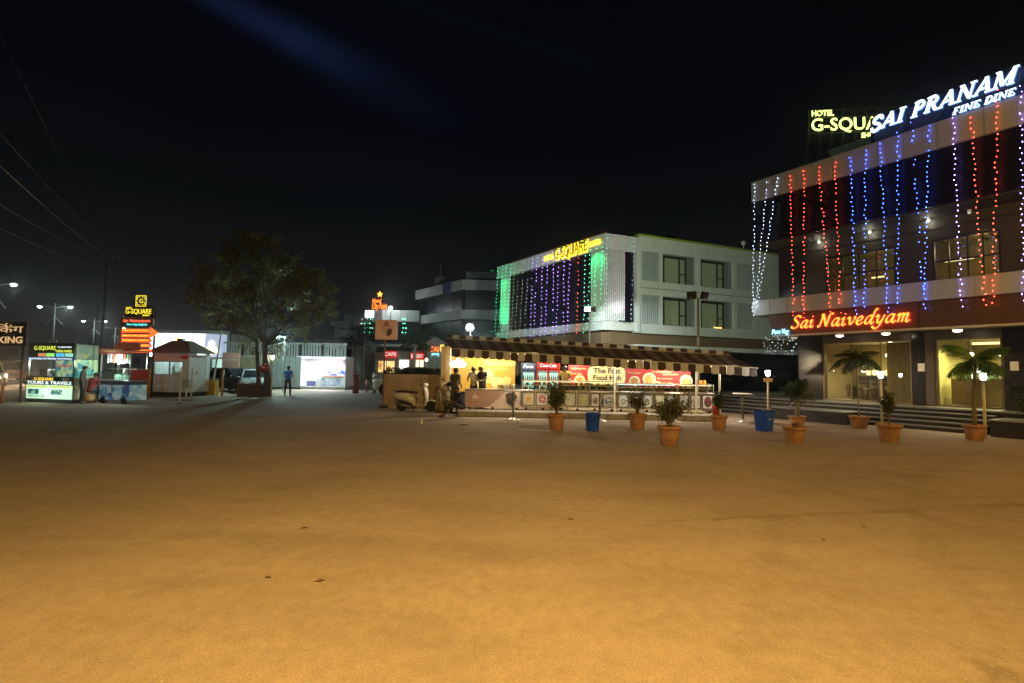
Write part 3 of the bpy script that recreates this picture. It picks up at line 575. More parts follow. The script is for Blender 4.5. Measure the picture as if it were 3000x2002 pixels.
for a,b in ((1.5,2.3),(4.75,5.85),(7.65,8.2)): bx('upper_pier',M('olive_beam'),RB,a,1.5,4.8,b,1.6,6.449)
bx('light_trough',EM('trough_glow',(1,.75,.3),1.3),RB,5.9,2.4,5.75,6.7,2.45,5.80); bx('light_trough',EM('trough_glow'),RB,3.3,3.0,5.6,3.75,3.05,5.66)
light('upper_room_lamp','POINT',(6.7,3.2,6.3),26,(1,.8,.4),RB,.2); light('upper_room_lamp','POINT',(3.3,3.4,6.3),12,(1,.8,.4),RB,.2)
for i,(u,v) in enumerate(((2400,719),(2548,692),(2720,657),(2840,632))):
    x,z=rb(u,v,1.38); t=thing('soffit_lamp','small bright lamp under the upper balcony soffit, %s from the left'%ORD[i],'lamp',RBp(x,1.38,7.14),BR,'lamps under the balcony soffit')
    MB().cyl((0,0,.08),(0,0,.0),.06,.05,12).build('housing',white,t); MB().ball((0,0,-.02),.045).build('bulb',EM('soffit_bulb' if i<3 else 'soffit_bulb_dim',(1,.97,.78),6 if i<3 else .5),t)
    if i<3: light('soffit_light','POINT',(0,-.06,-.12),3.5,(1,.97,.75),t,.05)
# canopy downlights under the band
for i,(u,v) in enumerate(((2326,985),(2460,978),(2595,972),(2805,960))):
    x,z=rb(u,v,.3); t=thing('canopy_downlight','round white downlight under the maroon sign band, %s from the left'%ORD[i],'downlight',RBp(x,.3,3.15),BR,'downlights under the sign band')
    MB().lathe([(.13,.06),(.15,.01),(.12,0)],18).build('ring',white,t); MB().lathe([(.125,-.004),(.10,-.045),(.001,-.06)],16).build('diffuser',EM('canopy_lens' if i else 'canopy_lens_dim',(1,.88,.62),10 if i else .4),t)
    if i: light('canopy_light','SPOT',(0,0,-.08),34,(1,.8,.5),t,.1,spot=150,aim=(0,0,-2))
# roof headroom and coping, green light put into the render colour
hr=MB().box(2.2,2.2,9.32,5.6,6,11.05).build('roof_headroom',M('green_lit_render',(.42,.5,.42),.7,stain=.2),RB); bx('coping',M('green_lit_render'),hr,2.12,2.12,11.052,5.68,6.08,11.15)
# ---- SAI PRANAM
sp=thing('rooftop_sign','glowing white slanted serif letters SAI PRANAM FINE DINE on the restaurant parapet','sign',(*B0,0),BR)
wl_=[EM('white_letter_face',(.80,.9,1.),2.6),EM('white_letter_side',(.2,.45,1.),1.2)]
serif_word('SAI PRANAM',wl_,sp,4.66,8.58,.0,10.36,.48); serif_word('FINE DINE',wl_,sp,7.02,8.52,-.02,9.99,.20)
m=MB()
for z in (10.36,10.84): m.box(4.65,.06,z-.015,8.8,.09,z+.015)
for x in (4.7,5.7,6.7,7.7,8.7): m.box(x,.095,9.95,x+.03,.125,10.9)
m.build('support_frame',black,sp); bx('back_panel',M('navy_panel',(.03,.045,.10),.5),sp,4.6,.14,9.975,8.85,.17,10.95)
# ---- Sai Naivedyam
sn=thing('shop_sign','glowing orange script letters Sai Naivedyam on the maroon band','sign',(*B0,0),BR)
script_word('Sai Naivedyam',[EM('amber_letter_face',(1.,.50,.02),1.7),EM('red_letter_side',(1.,.05,.03),5.0)],sn,1.70,5.80,.055,3.50,.285,.06)
pv=thing('shop_sign','small cyan neon words Pure Veg at the left end of the maroon band','sign',(*B0,0),BR)
script_pv=lettering('lettering','Pure Veg',EM('cyan_neon',(.25,.8,1.),2.4),pv,.86,.02,3.31,.19,.70,.05,.25)
# ---- HOTEL G-SQUARE rooftop sign on a steel lattice behind the parapet
sd_=26.5; a=dp(2378,380,sd_); hs=thing('rooftop_sign','yellow-green glowing letters HOTEL G-SQUARE SHIRDI on a roof lattice, partly hidden by the white letters','sign',(a[0],a[1],0),R_(-6))
def hp(u,v): return pl(u,v,(a[0],a[1]),R_(-6))
lime=EM('lime_letter',(.78,1.,.22),2.2)
x,z=hp(2378,384); x1,_=hp(2540,384); 
lettering('lettering','HOTEL',lime,hs,hp(2379,341)[0],0,hp(2379,341)[1],.30,hp(2443,341)[0]-hp(2379,341)[0],.06)
lettering('lettering','G-SQUARE',lime,hs,x,0,z,.66,hp(2632,384)[0]-x,.06); lettering('lettering','SHIRDI',lime,hs,hp(2524,404)[0],0,hp(2524,404)[1],.26,.95,.06)
m=MB()
for zz in (z-.62,z-.1,z+.75,z+1.15): m.box(-.1,.1,zz,4.6,.14,zz+.04)
for i in range(9):
    xx=-.08+.58*i; m.box(xx,.145,10.9,xx+.04,.185,z+1.2)
    m.tube([(xx,.2,z-1.3),(xx+.58,.2,z-.6)],.018,5); m.tube([(xx,.9,11.1),(xx,.2,z+.2)],.02,5)
m.build('lattice_frame',M('rusty_steel',(.04,.04,.03),.7),hs)

# ---- strings of coloured bulbs on the facade
BULB={'white':EM('white_bulb',(.6,.75,1.),12),'red':EM('red_bulb',(1.,.05,.025),28),'blue':EM('blue_bulb',(.035,.095,1.),32),'purple':EM('purple_bulb',(.4,.22,1.),26),'green':EM('green_bulb',(.1,1.,.45),16),'warm':EM('warm_bulb',(1.,.75,.4),6),'pink':EM('pink_bulb',(1.,.12,.6),7),'violet':EM('violet_bulb',(.5,.22,1.),22),'pale':EM('pale_bulb',(.7,.8,.85),6)}
wirem=M('string_wire',(.02,.025,.02),.6,var=0)
def bulb_string(p0,p1,colr,origin,rz,label,group,step=.165,r=.0125,jit=.018,sag=0.,drop=.06):
    t=thing('light_string',label,'string lights',(*origin,0),rz,group)
    p0,p1=Vector(p0),Vector(p1); n=max(3,int((p1-p0).length/step)); pts=[]
    for i in range(n+1):
        f=i/n; p=p0.lerp(p1,f); pts.append(p+Vector((random.uniform(-jit,jit),random.uniform(-.02,0)-sag*math.sin(math.pi*f),random.uniform(-.02,.02))))
    MB().tube(pts,.0035,3,False).build('wire',wirem,t)
    m=MB()
    for p in pts:
        if random.random()<drop: continue
        k=random.uniform(.75,1.15); m.octa(p+Vector((random.choice((-1,1))*.02,-.012,0)),r*k,1.3)
    tag(m.build('bulbs',BULB[colr],t),kind='stuff'); return t
def rs(u,v): return rb(u,v,-.14)
SL=[(2207,540,2204,935,'white'),(2244,532,2211,900,'white'),(2276,520,2216,895,'white'),(2312,515,2322,925,'red'),(2353,500,2352,930,'red'),(2397,488,2432,925,'red'),(2444,475,2460,915,'red'),
(2489,460,2505,922,'blue'),(2533,440,2530,900,'blue'),(2576,420,2600,914,'blue'),(2628,385,2628,888,'blue'),(2669,355,2703,870,'blue'),(2719,368,2706,905,'blue'),(2788,330,2815,897,'purple'),(2842,342,2884,894,'red'),(2920,245,2908,886,'red'),(2988,250,2996,880,'purple')]
for i,(u0,v0,u1,v1,c) in enumerate(SL):
    x0,z0=rs(u0,v0); x1,z1=rs(u1,v1)
    bulb_string((x0,-.05,z0),(x1,-.07,z1),c,B0,BR,'%s bulb string hanging down the restaurant facade, %s from its left end'%(c,ORD[i]),'bulb strings on the restaurant facade',drop=.03 if c!='blue' or i!=11 else .2)
for i,u in enumerate((2246,2262,2275,2292,2312,2330)):
    x0,z0=rb(u,988,.7); x1,z1=rb(u+random.uniform(-8,8),1038,.7); bulb_string((x0,.7,min(z0,3.4)),(x1,.7,z1),'pale',B0,BR,'short pale bulb string below the left end of the white slab, %s from the left'%ORD[i],'short bulb strings below the slab end',step=.12,r=.011,jit=.1)
# ================================================================== HOTEL BEHIND THE STALL
HO=(7.14,39.3); WR=R_(23.5)
HB=thing('hotel_building','three-storey white hotel with green-lit pillar ends and rows of windows, behind the food stall','building',(*HO,0),BR)
def hq(u,v,y=0): return pl(u,v,HO,BR,y)
def wq(u,v,y=0): return pl(u,v,HO,WR,y)
hwhite=M('hotel_white',(.72,.72,.68),.5,var=.07,scale=1.5,stain=.18); hgrey=M('hotel_grey',(.28,.28,.27),.6,var=.12,stain=.2)
hbrown=M('hotel_brown',(.22,.14,.08),.5,var=.15); core=M('hotel_core',(.05,.05,.05),.7)
LX=-16.8
bx('facade_core',core,HB,LX+.05,.35,5.55,-.05,1.2,11.18)
for i in range(9):
    a=LX+(-LX)*i/9; b=LX+(-LX)*(i+1)/9
    MB().bbox(a+.01,0,11.2,b-.01,.1,12.4,.01).build('parapet_panel',hwhite,HB); MB().bbox(a+.01,0,4.85,b-.01,.1,5.53,.01).build('band_panel',hwhite,HB)
bx('parapet_core',hgrey,HB,LX+.02,.11,11.22,-.02,1.2,12.38); bx('band_core',hgrey,HB,LX+.02,.11,4.87,-.02,1.2,5.5)
bx('parapet_coping',M('dark_red_coping',(.10,.02,.02),.5),HB,LX-.05,-.06,12.403,.05,.4,12.5)
# dark glazing panels between the two fluted pillars
n=12
for i in range(n):
    a=-14.35+(12.55)*i/n; b=-14.35+(12.55)*(i+1)/n; bx('glazing_panel',darkclad,HB,a+.02,.25,5.56,b-.02,.33,11.17)
m=MB()
for i in range(n+1): a=-14.35+(12.55)*i/n; m.box(a-.02,.2,5.56,a+.02,.26,11.17)
m.build('glazing_mullions',black,HB)
def fluted(x0,x1,parent,z0,z1,mat,pitch=.17,y=.0):
    b=bx('pillar',M('groove_shade_grey',(.26,.27,.27),.6),parent,x0,y+.14,z0,x1,.34,z1); n=int((x1-x0)/pitch); w=(x1-x0)/n; me=None  # groove shade is put into the darker backing colour
    for i in range(n):
        if me is None: me=MB().bbox(0,y+.02,z0,w*.56,y+.138,z1,.015).mesh('flute',mat)
        o=link('flute',me,b); o.location=(x0+i*w+w*.19,0,0)
fluted(-16.1,-14.4,HB,5.56,11.17,hwhite); fluted(-1.77,-.06,HB,5.56,11.17,hwhite)
bx('ground_floor',hbrown,HB,LX+.6,1.0,0,-.4,9,4.84)
for i in range(4): bx('ground_floor_glass',darkglass,HB,-15.6+3.8*i,.93,.2,-12.4+3.8*i,.98,3.9)
# wing turned towards the viewer
WG=empty('wing',(0,0,0)); WG.parent=HB; WG.rotation_euler=(0,0,WR-BR)
def W(name,mat,*a): return bx(name,mat,WG,*a)
x_f1=wq(1833,850)[0]; x_d1=wq(1863,850)[0]; XW=wq(2262,850)[0]+3
W('wing_core',core,.1,1.3,4.9,XW,9,12.0)
fluted(.1,x_f1,WG,5.56,11.17,hwhite); W('glazing_panel',darkclad,x_f1+.02,.25,5.56,x_d1-.02,.33,11.17)
W('corner_parapet',hwhite,.03,0,11.2,x_d1,.3,12.38); W('corner_band',hwhite,.03,0,4.85,x_d1,.3,5.53)
W('corner_pier',hwhite,x_d1+.01,-.12,4.75,x_d1+.32,.5,12.36)
X0=x_d1+.33; wy=.02
def win_cells(xs,zs,openings):
    pass
wc=[X0,wq(1881,780)[0],wq(1932,780)[0],wq(1942,790)[0],wq(2041,790)[0],wq(2053,790)[0],wq(2150,800)[0],wq(2160,810)[0],wq(2206,810)[0],XW]
zr=[4.72,5.47,7.83,8.98,11.38,12.55]
# wall built as strips round the openings
def wallbox(a,b,z0,z1): W('wall_panel',hwhite,a,wy,z0,b,wy+.25,z1)
wallbox(X0,XW,zr[0],zr[1]-.002); wallbox(X0,XW,zr[2]+.002,zr[3]-.002); wallbox(X0,XW,zr[4]+.002,zr[5])
for z0,z1 in ((zr[1],zr[2]),(zr[3],zr[4])):
    for a,b in ((wc[0],wc[1]),(wc[2],wc[3]),(wc[4],wc[5]),(wc[6],wc[7]),(wc[8],XW)): wallbox(a,b,z0,z1)
W('string_course',hgrey,X0,wy-.03,8.36,XW,wy-.002,8.42); W('roof_coping',M('lime_lit_coping',(.34,.42,.06),.6),X0-.1,-.1,12.553,XW,9,12.70)  # lime light of the sign is put into the coping colour
finm=M('fin_grey',(.5,.52,.52),.45)
for (a,b) in ((wc[1],wc[2]),(wc[7],wc[8])):
    for z0,z1 in ((zr[1],zr[2]),(zr[3],zr[4])):
        bk=W('fin_recess',M('fin_back',(.09,.10,.11),.6),a,.24,z0,b,.28,z1); n=9; dx=(b-a)/n
        for i in range(n): o=MB().box(0,wy+.01,z0+.003,dx*.4,.238,z1-.003).build('fin',finm,bk) if i==0 else link('fin',bk.children[0].data,bk); o.location=(a+dx*(i+.3),0,0)
cur=M('beige_lit_curtain',(.50,.46,.33),.85,var=.12,scale=3,emit=(.55,.55,.36),es=.035)  # faint emission stands for room light behind the cloth
for r,(z0,z1) in enumerate(((zr[1],zr[2]),(zr[3],zr[4]))):
    for k,(a,b) in enumerate(((wc[3],wc[4]),(wc[5],wc[6]))):
        w=empty('window'); w.parent=WG
        m=MB(); m.box(a,.27,z0,a+.02,.85,z1); m.box(b-.02,.27,z0,b,.85,z1); m.box(a+.02,.27,z1-.02,b-.02,.85,z1); m.box(a+.02,.27,z0,b-.02,.85,z0+.02); m.build('reveal',hgrey,w)
        w1=a+.02; w2=b-.55
        m=MB(); m.box(w1,.62,z1-.18,w2,.70,z1-.02); m.box(w1,.62,z0+.02,w2,.70,z0+.10)
        xs=[w1+.03,w1+.62,w2-.75,w2-.05]
        for q in xs: m.box(q-.05,.615,z0+.1,q+.05,.695,z1-.18)
        zz=z0+(z1-z0)*.42; m.box(xs[0]+.05,.63,zz,xs[1]-.05,.69,zz+.1); m.box(xs[2]+.05,.63,zz-.1,xs[3]-.05,.69,zz)
        m.build('frame',M('bronze_dark',(.035,.03,.025),.4),w)
        for p,q in zip(xs,xs[1:]): bx('pane',clear,w,p+.05,.655,z0+.1,q-.05,.66,z1-.18)
        m=MB()
        for i in range(40):
            x=w1+.05+(w2-w1-.1)*i/40; m.box(x,.76+.025*(i%2),z0+.1,x+(w2-w1)/40,.80+.025*(i%2),z1-.1)
        m.build('curtain',cur,w); bx('jamb_wall',M('hotel_shadow_grey',(.2,.22,.2),.7),w,w2+.01,.60,z0+.02,b-.02,.84,z1-.02)
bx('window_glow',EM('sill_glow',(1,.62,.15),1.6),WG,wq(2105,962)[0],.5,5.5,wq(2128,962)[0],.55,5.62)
# lower slab and plinth storey of the wing
W('brown_band',hbrown,.05,.6,3.82,XW,6,4.70); W('lower_slab',hwhite,2.6,-.6,3.42,XW+4,5,3.78); W('lower_glass',darkglass,2.9,1.2,.0,XW+4,1.3,3.4)
for i in range(3): lettering('lettering','SQUARE' if i==0 else 'HOTEL SQUARE' if i==1 else 'WELCOME',M('dull_gold',(.16,.12,.05),.5),WG,12.4+.3*i,1.1,2.1-.55*i,.42-.14*i,2.8-.7*i,.03)
# roof bits
W('roof_parapet',M('lime_lit_coping'),wq(1892,690)[0],1.5,12.72,wq(2095,700)[0],2.2,13.35); W('roof_tank',black,wq(1985,690)[0],1.2,12.72,wq(2005,690)[0],1.45,13.5)
t=MB().ball((0,0,0),.22,10,6,(1,.5,1)); t.cyl((0,0,-.9),(0,0,-.2),.05); x,z=wq(2178,712,.5); o=t.build('satellite_dish',white); c,s=math.cos(WR),math.sin(WR); o.location=(HO[0]+c*x-s*.5,HO[1]+s*x+c*.5,13.4); tag(o,'small pale dish on the right end of the hotel roof','satellite dish')
# sign
hs2=thing('hotel_sign','glowing yellow HOTEL G-SQUARE SHIRDI letters on the hotel parapet','sign',(*HO,0),BR)
gold=EM('gold_letter',(1.,.66,.03),2.2); golddk=M('gold_letter_core',(.10,.06,.0),.4,var=0,emit=(1.,.5,.02),es=.12)
lettering('lettering','HOTEL',gold,hs2,hq(1596,765)[0],-.08,11.55,.45,hq(1624,760)[0]-hq(1596,765)[0],.05,bold=.02)
lettering('halo','G-SQUARE',gold,hs2,hq(1627,755)[0]-.05,-.03,11.36,1.02,hq(1722,740)[0]-hq(1627,755)[0]+.1,.03,bold=.06)
lettering('lettering','G-SQUARE',golddk,hs2,hq(1627,755)[0],-.10,11.42,.92,hq(1722,740)[0]-hq(1627,755)[0],.04)
lettering('lettering','SHIRDI',gold,hs2,hq(1726,726)[0],-.08,11.62,.42,hq(1760,718)[0]-hq(1726,726)[0],.05,bold=.02)
# bulb strings on the hotel
HS=[]
def hstr(u0,v0,u1,v1,c): HS.append((hq(u0,v0,-.1),hq(u1,v1,-.1),c))
for u0,u1,c in ((1459,1452,'green'),(1473,1462,'green'),(1484,1474,'green'),(1498,1486,'green')):
    hstr(u0,776,u1,990,c)
for u0,u1,c in ((1508,1499,'warm'),(1522,1510,'warm'),(1534,1524,'warm'),(1549,1538,'pale'),(1561,1556,'violet'),(1574,1566,'violet'),(1590,1586,'violet'),(1607,1598,'violet'),(1622,1622,'violet'),(1638,1632,'violet'),(1654,1652,'violet'),(1671,1664,'violet'),(1697,1692,'red'),(1716,1712,'green'),(1731,1722,'green'),(1746,1742,'green'),(1765,1760,'green')):
    f=(u0-1459)/(1773-1459); hstr(u0,782-98*f+10,u1,992-20*f,c)
for i,((x0,z0),(x1,z1),c) in enumerate(HS):
    bulb_string((x0,-.10,min(z0,12.35)),(x1,-.16,z1),c,HO,BR,'%s bulb string on the hotel facade, %s from its left pillar'%(c,ORD[i]),'bulb strings on the hotel facade',step=.36,r=.019,jit=.06,drop=.1)
for i,(u0,v0,u1,v1,c) in enumerate(((1777,700,1773,965,'pale'),(1805,690,1800,960,'pink'),(1831,690,1827,930,'pink'),(1859,695,1847,935,'pale'))):
    (x0,z0),(x1,z1)=wq(u0,v0,-.2),wq(u1,v1,-.2)
    bulb_string((x0,-.2,min(z0,12.3)),(x1,-.25,z1),c,HO,WR,'%s bulb string on the hotel corner, %s from the corner edge'%(c,ORD[i]),'bulb strings on the hotel corner',step=.38,r=.020,jit=.06,drop=.1)
# colour washers at the pillar feet
def washer(x,y,z,colr,p,label,aimz,spot=55,fr=HB):
    t=thing('wall_washer',label,'floodlight'); t.parent=None
    c,s=math.cos(fr.rotation_euler.z if fr is HB else WR),math.sin(fr.rotation_euler.z if fr is HB else WR)
    t.location=(HO[0]+c*x-s*y,HO[1]+s*x+c*y,z); t.rotation_euler=(0,0,BR if fr is HB else WR)
    MB().bbox(-.25,-.08,-.06,.25,.08,.06,.02).build('housing',black,t); MB().box(-.22,-.06,.062,.22,.06,.068).build('lens',EM('washer_lens_%s'%label[:4],colr,3),t)
    light('washer','SPOT',(0,0,.1),p,colr,t,.1,spot=spot,aim=(0,1.5,aimz))
washer(-15.25,-1.5,5.4,(.0,1.,.22),700,'green LED washer at the foot of the left hotel pillar',2.6,75); washer(-15.25,-1.5,11.6,(.0,1.,.22),700,'green LED washer at the head of the left hotel pillar',-2.6,75); washer(-.9,-1.5,11.6,(.0,1.,.25),1100,'green LED washer at the head of the right hotel pillar',-2.6,75)
washer(1.0,-.8,5.5,(.85,.75,1.),150,'white LED washer below the fluted hotel corner',3.5,80,WG)

# ================================================================== FLOODLIGHT POLES
COOL=(.78,1.,.95)
def flood_pole(u,vb,vt,Y,label,heads,lamp=None):
    b=dp(u,vb,Y); tp=dp(u,vt,Y); h=tp[2]; t=thing('floodlight_pole',label,'floodlight',(b[0],b[1],0))
    MB().tube([(0,0,0),(0,0,h)],[.07,.045],10).build('pole',pole_grey,t,True)
    for i,(dx,rz,tl,on) in enumerate(heads):
        hd=MB(); hd.bbox(-.2,-.07,-.16,.2,.07,.16,.02); hd.xf(Matrix.Rotation(R_(tl),4,'X')); hd.xf(Matrix.Rotation(R_(rz),4,'Z')); o=hd.build('lamp_head',black,t); o.location=(dx,0,h+.12)
        ln=MB(); ln.box(-.17,-.078,-.13,.17,-.072,.13); ln.xf(Matrix.Rotation(R_(tl),4,'X')); ln.xf(Matrix.Rotation(R_(rz),4,'Z'))
        ln.build('lens',EM('flood_lens_on',(.8,1,.98),60) if on else M('flood_glass',(.25,.27,.27),.1,var=0),o)
    MB().box(-.35,-.02,h-.02,.35,.02,h+.02).build('crossbar',pole_grey,t)
    if lamp:
        off,p,c,aim,sp=lamp; light('flood','SPOT',(off[0],off[1],h+.1+off[2]),p,c,t,.15,spot=sp,aim=(aim[0]-b[0],aim[1]-b[1],aim[2]))
    return t
FP1=flood_pole(2046,1030,874,22.0,'slim pole with two unlit-looking black floodlights before the hotel wing',[(-.28,150,-20,False),(.28,215,-20,False)],((0,.25,0),4300,(.78,1.,.74),(13,42,7),120))
flood_pole(1727,1010,912,33,'slim pole with one lit floodlight before the green hotel pillar',[(-.12,-20,-10,True),(.2,160,-20,False)],((.2,.3,0),1900,(.8,.97,1.),(8.2,39.4,4.6),46))
flood_pole(1376,1060,962,36,'pole with a dazzling white floodlight behind the stall awning',[(0,8,0,True)],((0,-.3,0),220,(.75,.95,1.),(-3,10,0),140))
for x in ('flood_lens_on',): pass
fl_=bpy.data.objects[FP1.name]; light('flood','SPOT',(.28,.1,dp(2046,874,22.0)[2]+.1),520,(.86,1.,.97),FP1,.15,spot=50,aim=(B0[0]+.7-FP1.location.x,B0[1]-.6-FP1.location.y,4.4))
# strong head on the dazzling pole
a=dp(1376,959,35.7); t=thing('flood_lamp','dazzling white lamp glaring above the left end of the awning','lamp',a); MB().ball((0,0,0),.21,14,8).build('bulb',EM('glare_bulb',(.75,.96,1.),120),t,True); MB().box(-.25,.22,-.25,.25,.3,.25).build('housing',black,t); MB().cyl((0,.26,-.25),(0,.26,-1.0),.03).build('bracket',black,t)
light('far_fill','SPOT',(0,.5,0),1700,(.66,.92,1.),t,.2,spot=120,aim=(-2,22,3))  # added spot behind the housing, brightens the far building

# ================================================================== BACKGROUND BUILDINGS
def band_building(name,label,uc,Y,zt,bands,left,right,mats,extra=None):
    c=dp(uc,900,Y); t=thing(name,label,'building',(c[0],c[1],0))
    aL,lL=left; aR,lR=right
    def wing(ang,ln,sgn):
        e=empty('wing'); e.parent=t; e.rotation_euler=(0,0,ang)
        s=(-ln,0) if sgn<0 else (0,ln)
        bx('core',mats[1],e,s[0],.5,0,s[1],.7,zt-.05)
        for z0,z1 in bands:
            n=max(2,int(ln/3.2))
            for i in range(n): MB().bbox(s[0]+ln*i/n+.02,0,z0,s[0]+ln*(i+1)/n-.02,.45,z1,.02).build('fascia_panel',mats[0],e)
        zs=[0]+[b for q in bands[::-1] for b in q]
        for z0,z1 in zip(zs[0::2],zs[1::2]):
            n=max(2,int(ln/2.2))
            for i in range(n): bx('window_pane',darkclad,e,s[0]+ln*i/n+.05,.42,z0+.05,s[0]+ln*(i+1)/n-.05,.49,z1-.05)
        return e
    return t,wing(aL,lL,-1),wing(aR,lR,1)
bgm=M('far_white',(.5,.52,.5),.6,var=.1,stain=.3)
t,wl1,wr1=band_building('office_building','far building with two pale bands and dark glazing left of the hotel','x' and 1351,64,13.0,[(11.6,12.9),(7.9,9.1)],(BR+R_(6),12.7),(R_(4),14),(bgm,core))
bx('roof_box',M('far_grey',(.2,.21,.2),.7),wr1,.5,2,12.95,7,6,14.3); bx('banner',M('blue_banner',(.03,.06,.2),.6),wl1,-4.6,-.08,11.4,-2.6,-.02,12.95)
m=MB(); m.cyl((-9,2,12.9),(-9,2,16.4),.06); m.box(-9.8,1.6,12.9,-8.4,2.4,14.6); m.tube([(-9,2,15),(-7.2,2,12.95)],.03,5); m.build('roof_mast',M('far_grey'),wl1)
t,wl2,wr2=band_building('hotel_building','distant corner hotel with an orange City Point roof sign','' or 1121,72,9.9,[(8.2,9.8),(4.6,5.0)],(BR+R_(8),10),(R_(3),5.2),(bgm,core))
cs=thing('rooftop_sign','small orange City Point sign with a star above the distant hotel','sign',dp(1090,906,71),R_(-8)); org=EM('orange_neon',(1.,.16,.015),2.6)
k=71/1500
lettering('lettering','Hotel',org,cs,0,0,.9,.55,1.3,.1,.2); lettering('lettering','City Point',org,cs,0,0,0,.85,2.2,.1,.2)
st=[(math.sin(i*math.pi/5)*(.45 if i%2==0 else .19)+1.1,math.cos(i*math.pi/5)*(.45 if i%2==0 else .19)+2.05) for i in range(10)]; MB().prism(st,-.1,0,'y').build('star',EM('star_neon',(1.,.45,.05),2.6),cs)
m=MB(); [m.box(x,.05,-1.2,x+.06,.1,1.6) for x in (.1,1.1,2.0)]; m.build('support_frame',black,cs)
a=dp(1083,920,71.2); ws=thing('shop_sign','white lit panel sign under the orange City Point letters','sign',a,R_(-8)); MB().bbox(-.7,0,-.5,.6,.15,.5,.04).build('panel',EM('white_panel_glow',(.8,.95,1.),2.0,(.8,.8,.8)),ws); lettering('lettering','P',EM('red_panel',(1,.05,.05),1.2),ws,-.1,-.04,-.3,.6,.4,.02)
a=dp(1144,904,70.5); t=thing('flood_lamp','bright floodlight on the corner of the distant City Point hotel','lamp',a); MB().ball((0,0,0),.28,10,6).build('bulb',EM('far_flood',(.8,.97,1.),45),t); MB().cyl((0,.3,-1.5),(0,.3,0),.06).build('bracket',black,t)
light('far_flood_light','POINT',(0,-.4,-.2),110,(.8,.97,1.),t,.3)
for i,u in enumerate((1060,1068,1076,1084,1092,1180,1188)):
    a=dp(u,935,70.4); b=dp(u,975,70.4); bulb_string((a[0],a[1],a[2]),(b[0],b[1],b[2]),'green' if u>1100 or i%2 else 'pale',(0,0),0,'%s bulb string on the distant City Point facade'%ORD[i],'bulb strings on the distant hotel',step=.5,r=.05,jit=.08)
# houses in the dark further back
for i,(u,v0,v1,wd,Y,l) in enumerate(((1008,938,1060,5,85,'pale balcony house in the dark behind the tree'),(985,990,1060,5.5,60,'low pale-roofed house behind the fence'))):
    a=dp(u,v0,Y); t=thing('house',l,'house',(a[0],a[1],0),R_(-10)); h=a[2]
    bx('wall',bgm,t,-wd/2+.4,.6,0,wd/2,5,h-.9); MB().bbox(-wd/2,0,h-.9,wd/2,5,h-.2,.03).build('roof_slab',bgm,t); bx('parapet',bgm,t,-.2,.3,h-.198,wd/2-.4,.5,h+1.0)
    for x in (-1.2,.6): w=bx('window',darkglass,t,x,.55,h-2.6,x+1.1,.595,h-1.3)
# dark blocks closing the far left street side
for i,(u0,u1,v,Y,l) in enumerate(((-260,70,1000,60,'dim low building at the far left edge'),(20,260,1030,95,'dim far building beyond the street lamps'),(250,420,1040,110,'dim distant building behind the pylon sign'))):
    a=dp(u0,v,Y); b=dp(u1,v,Y); t=thing('building',l,'building',(a[0],Y,0)); wd=b[0]-a[0]; h=a[2]
    bx('wall',M('dim_wall',(.16,.17,.14),.8,stain=.3),t,0,0,0,wd,8,h); bx('parapet',M('far_grey'),t,-.2,-.2,h,wd+.2,.3,h+.4)
    for k in range(6): bx('window',darkglass,t,wd*(k+.2)/6,-.06,h*.45,wd*(k+.7)/6,-.005,h*.8)
# ================================================================== FAST FOOD STALL
S0=gp(1400,1222)[:2]; S1=gp(2160,1238)[:2]; SR=math.atan2(S1[1]-S0[1],S1[0]-S0[0])
def sq(u,v,y=0): return pl(u,v,S0,SR,y)
def SP(x,y,z):
    c,s=math.cos(SR),math.sin(SR); return (S0[0]+c*x-s*y,S0[1]+s*x+c*y,z)
XL=sq(1345,1205,.2)[0]; XRr=sq(2120,1225,0)[0]
pf=tag(empty('stall_platform',(*S0,0),SR),kind='structure')
n=14
for i in range(n):
    a=XL+(XRr-XL)*i/n; b=XL+(XRr-XL)*(i+1)/n; MB().bbox(a+.008,0,0,b-.008,.16,.20,.015).build('kerb_stone',concrete,pf)
MB().box(XL,.165,0,XRr,5.2,.195).build('platform_floor',M('platform_tile',(.5,.42,.3),.5,var=.12),pf)
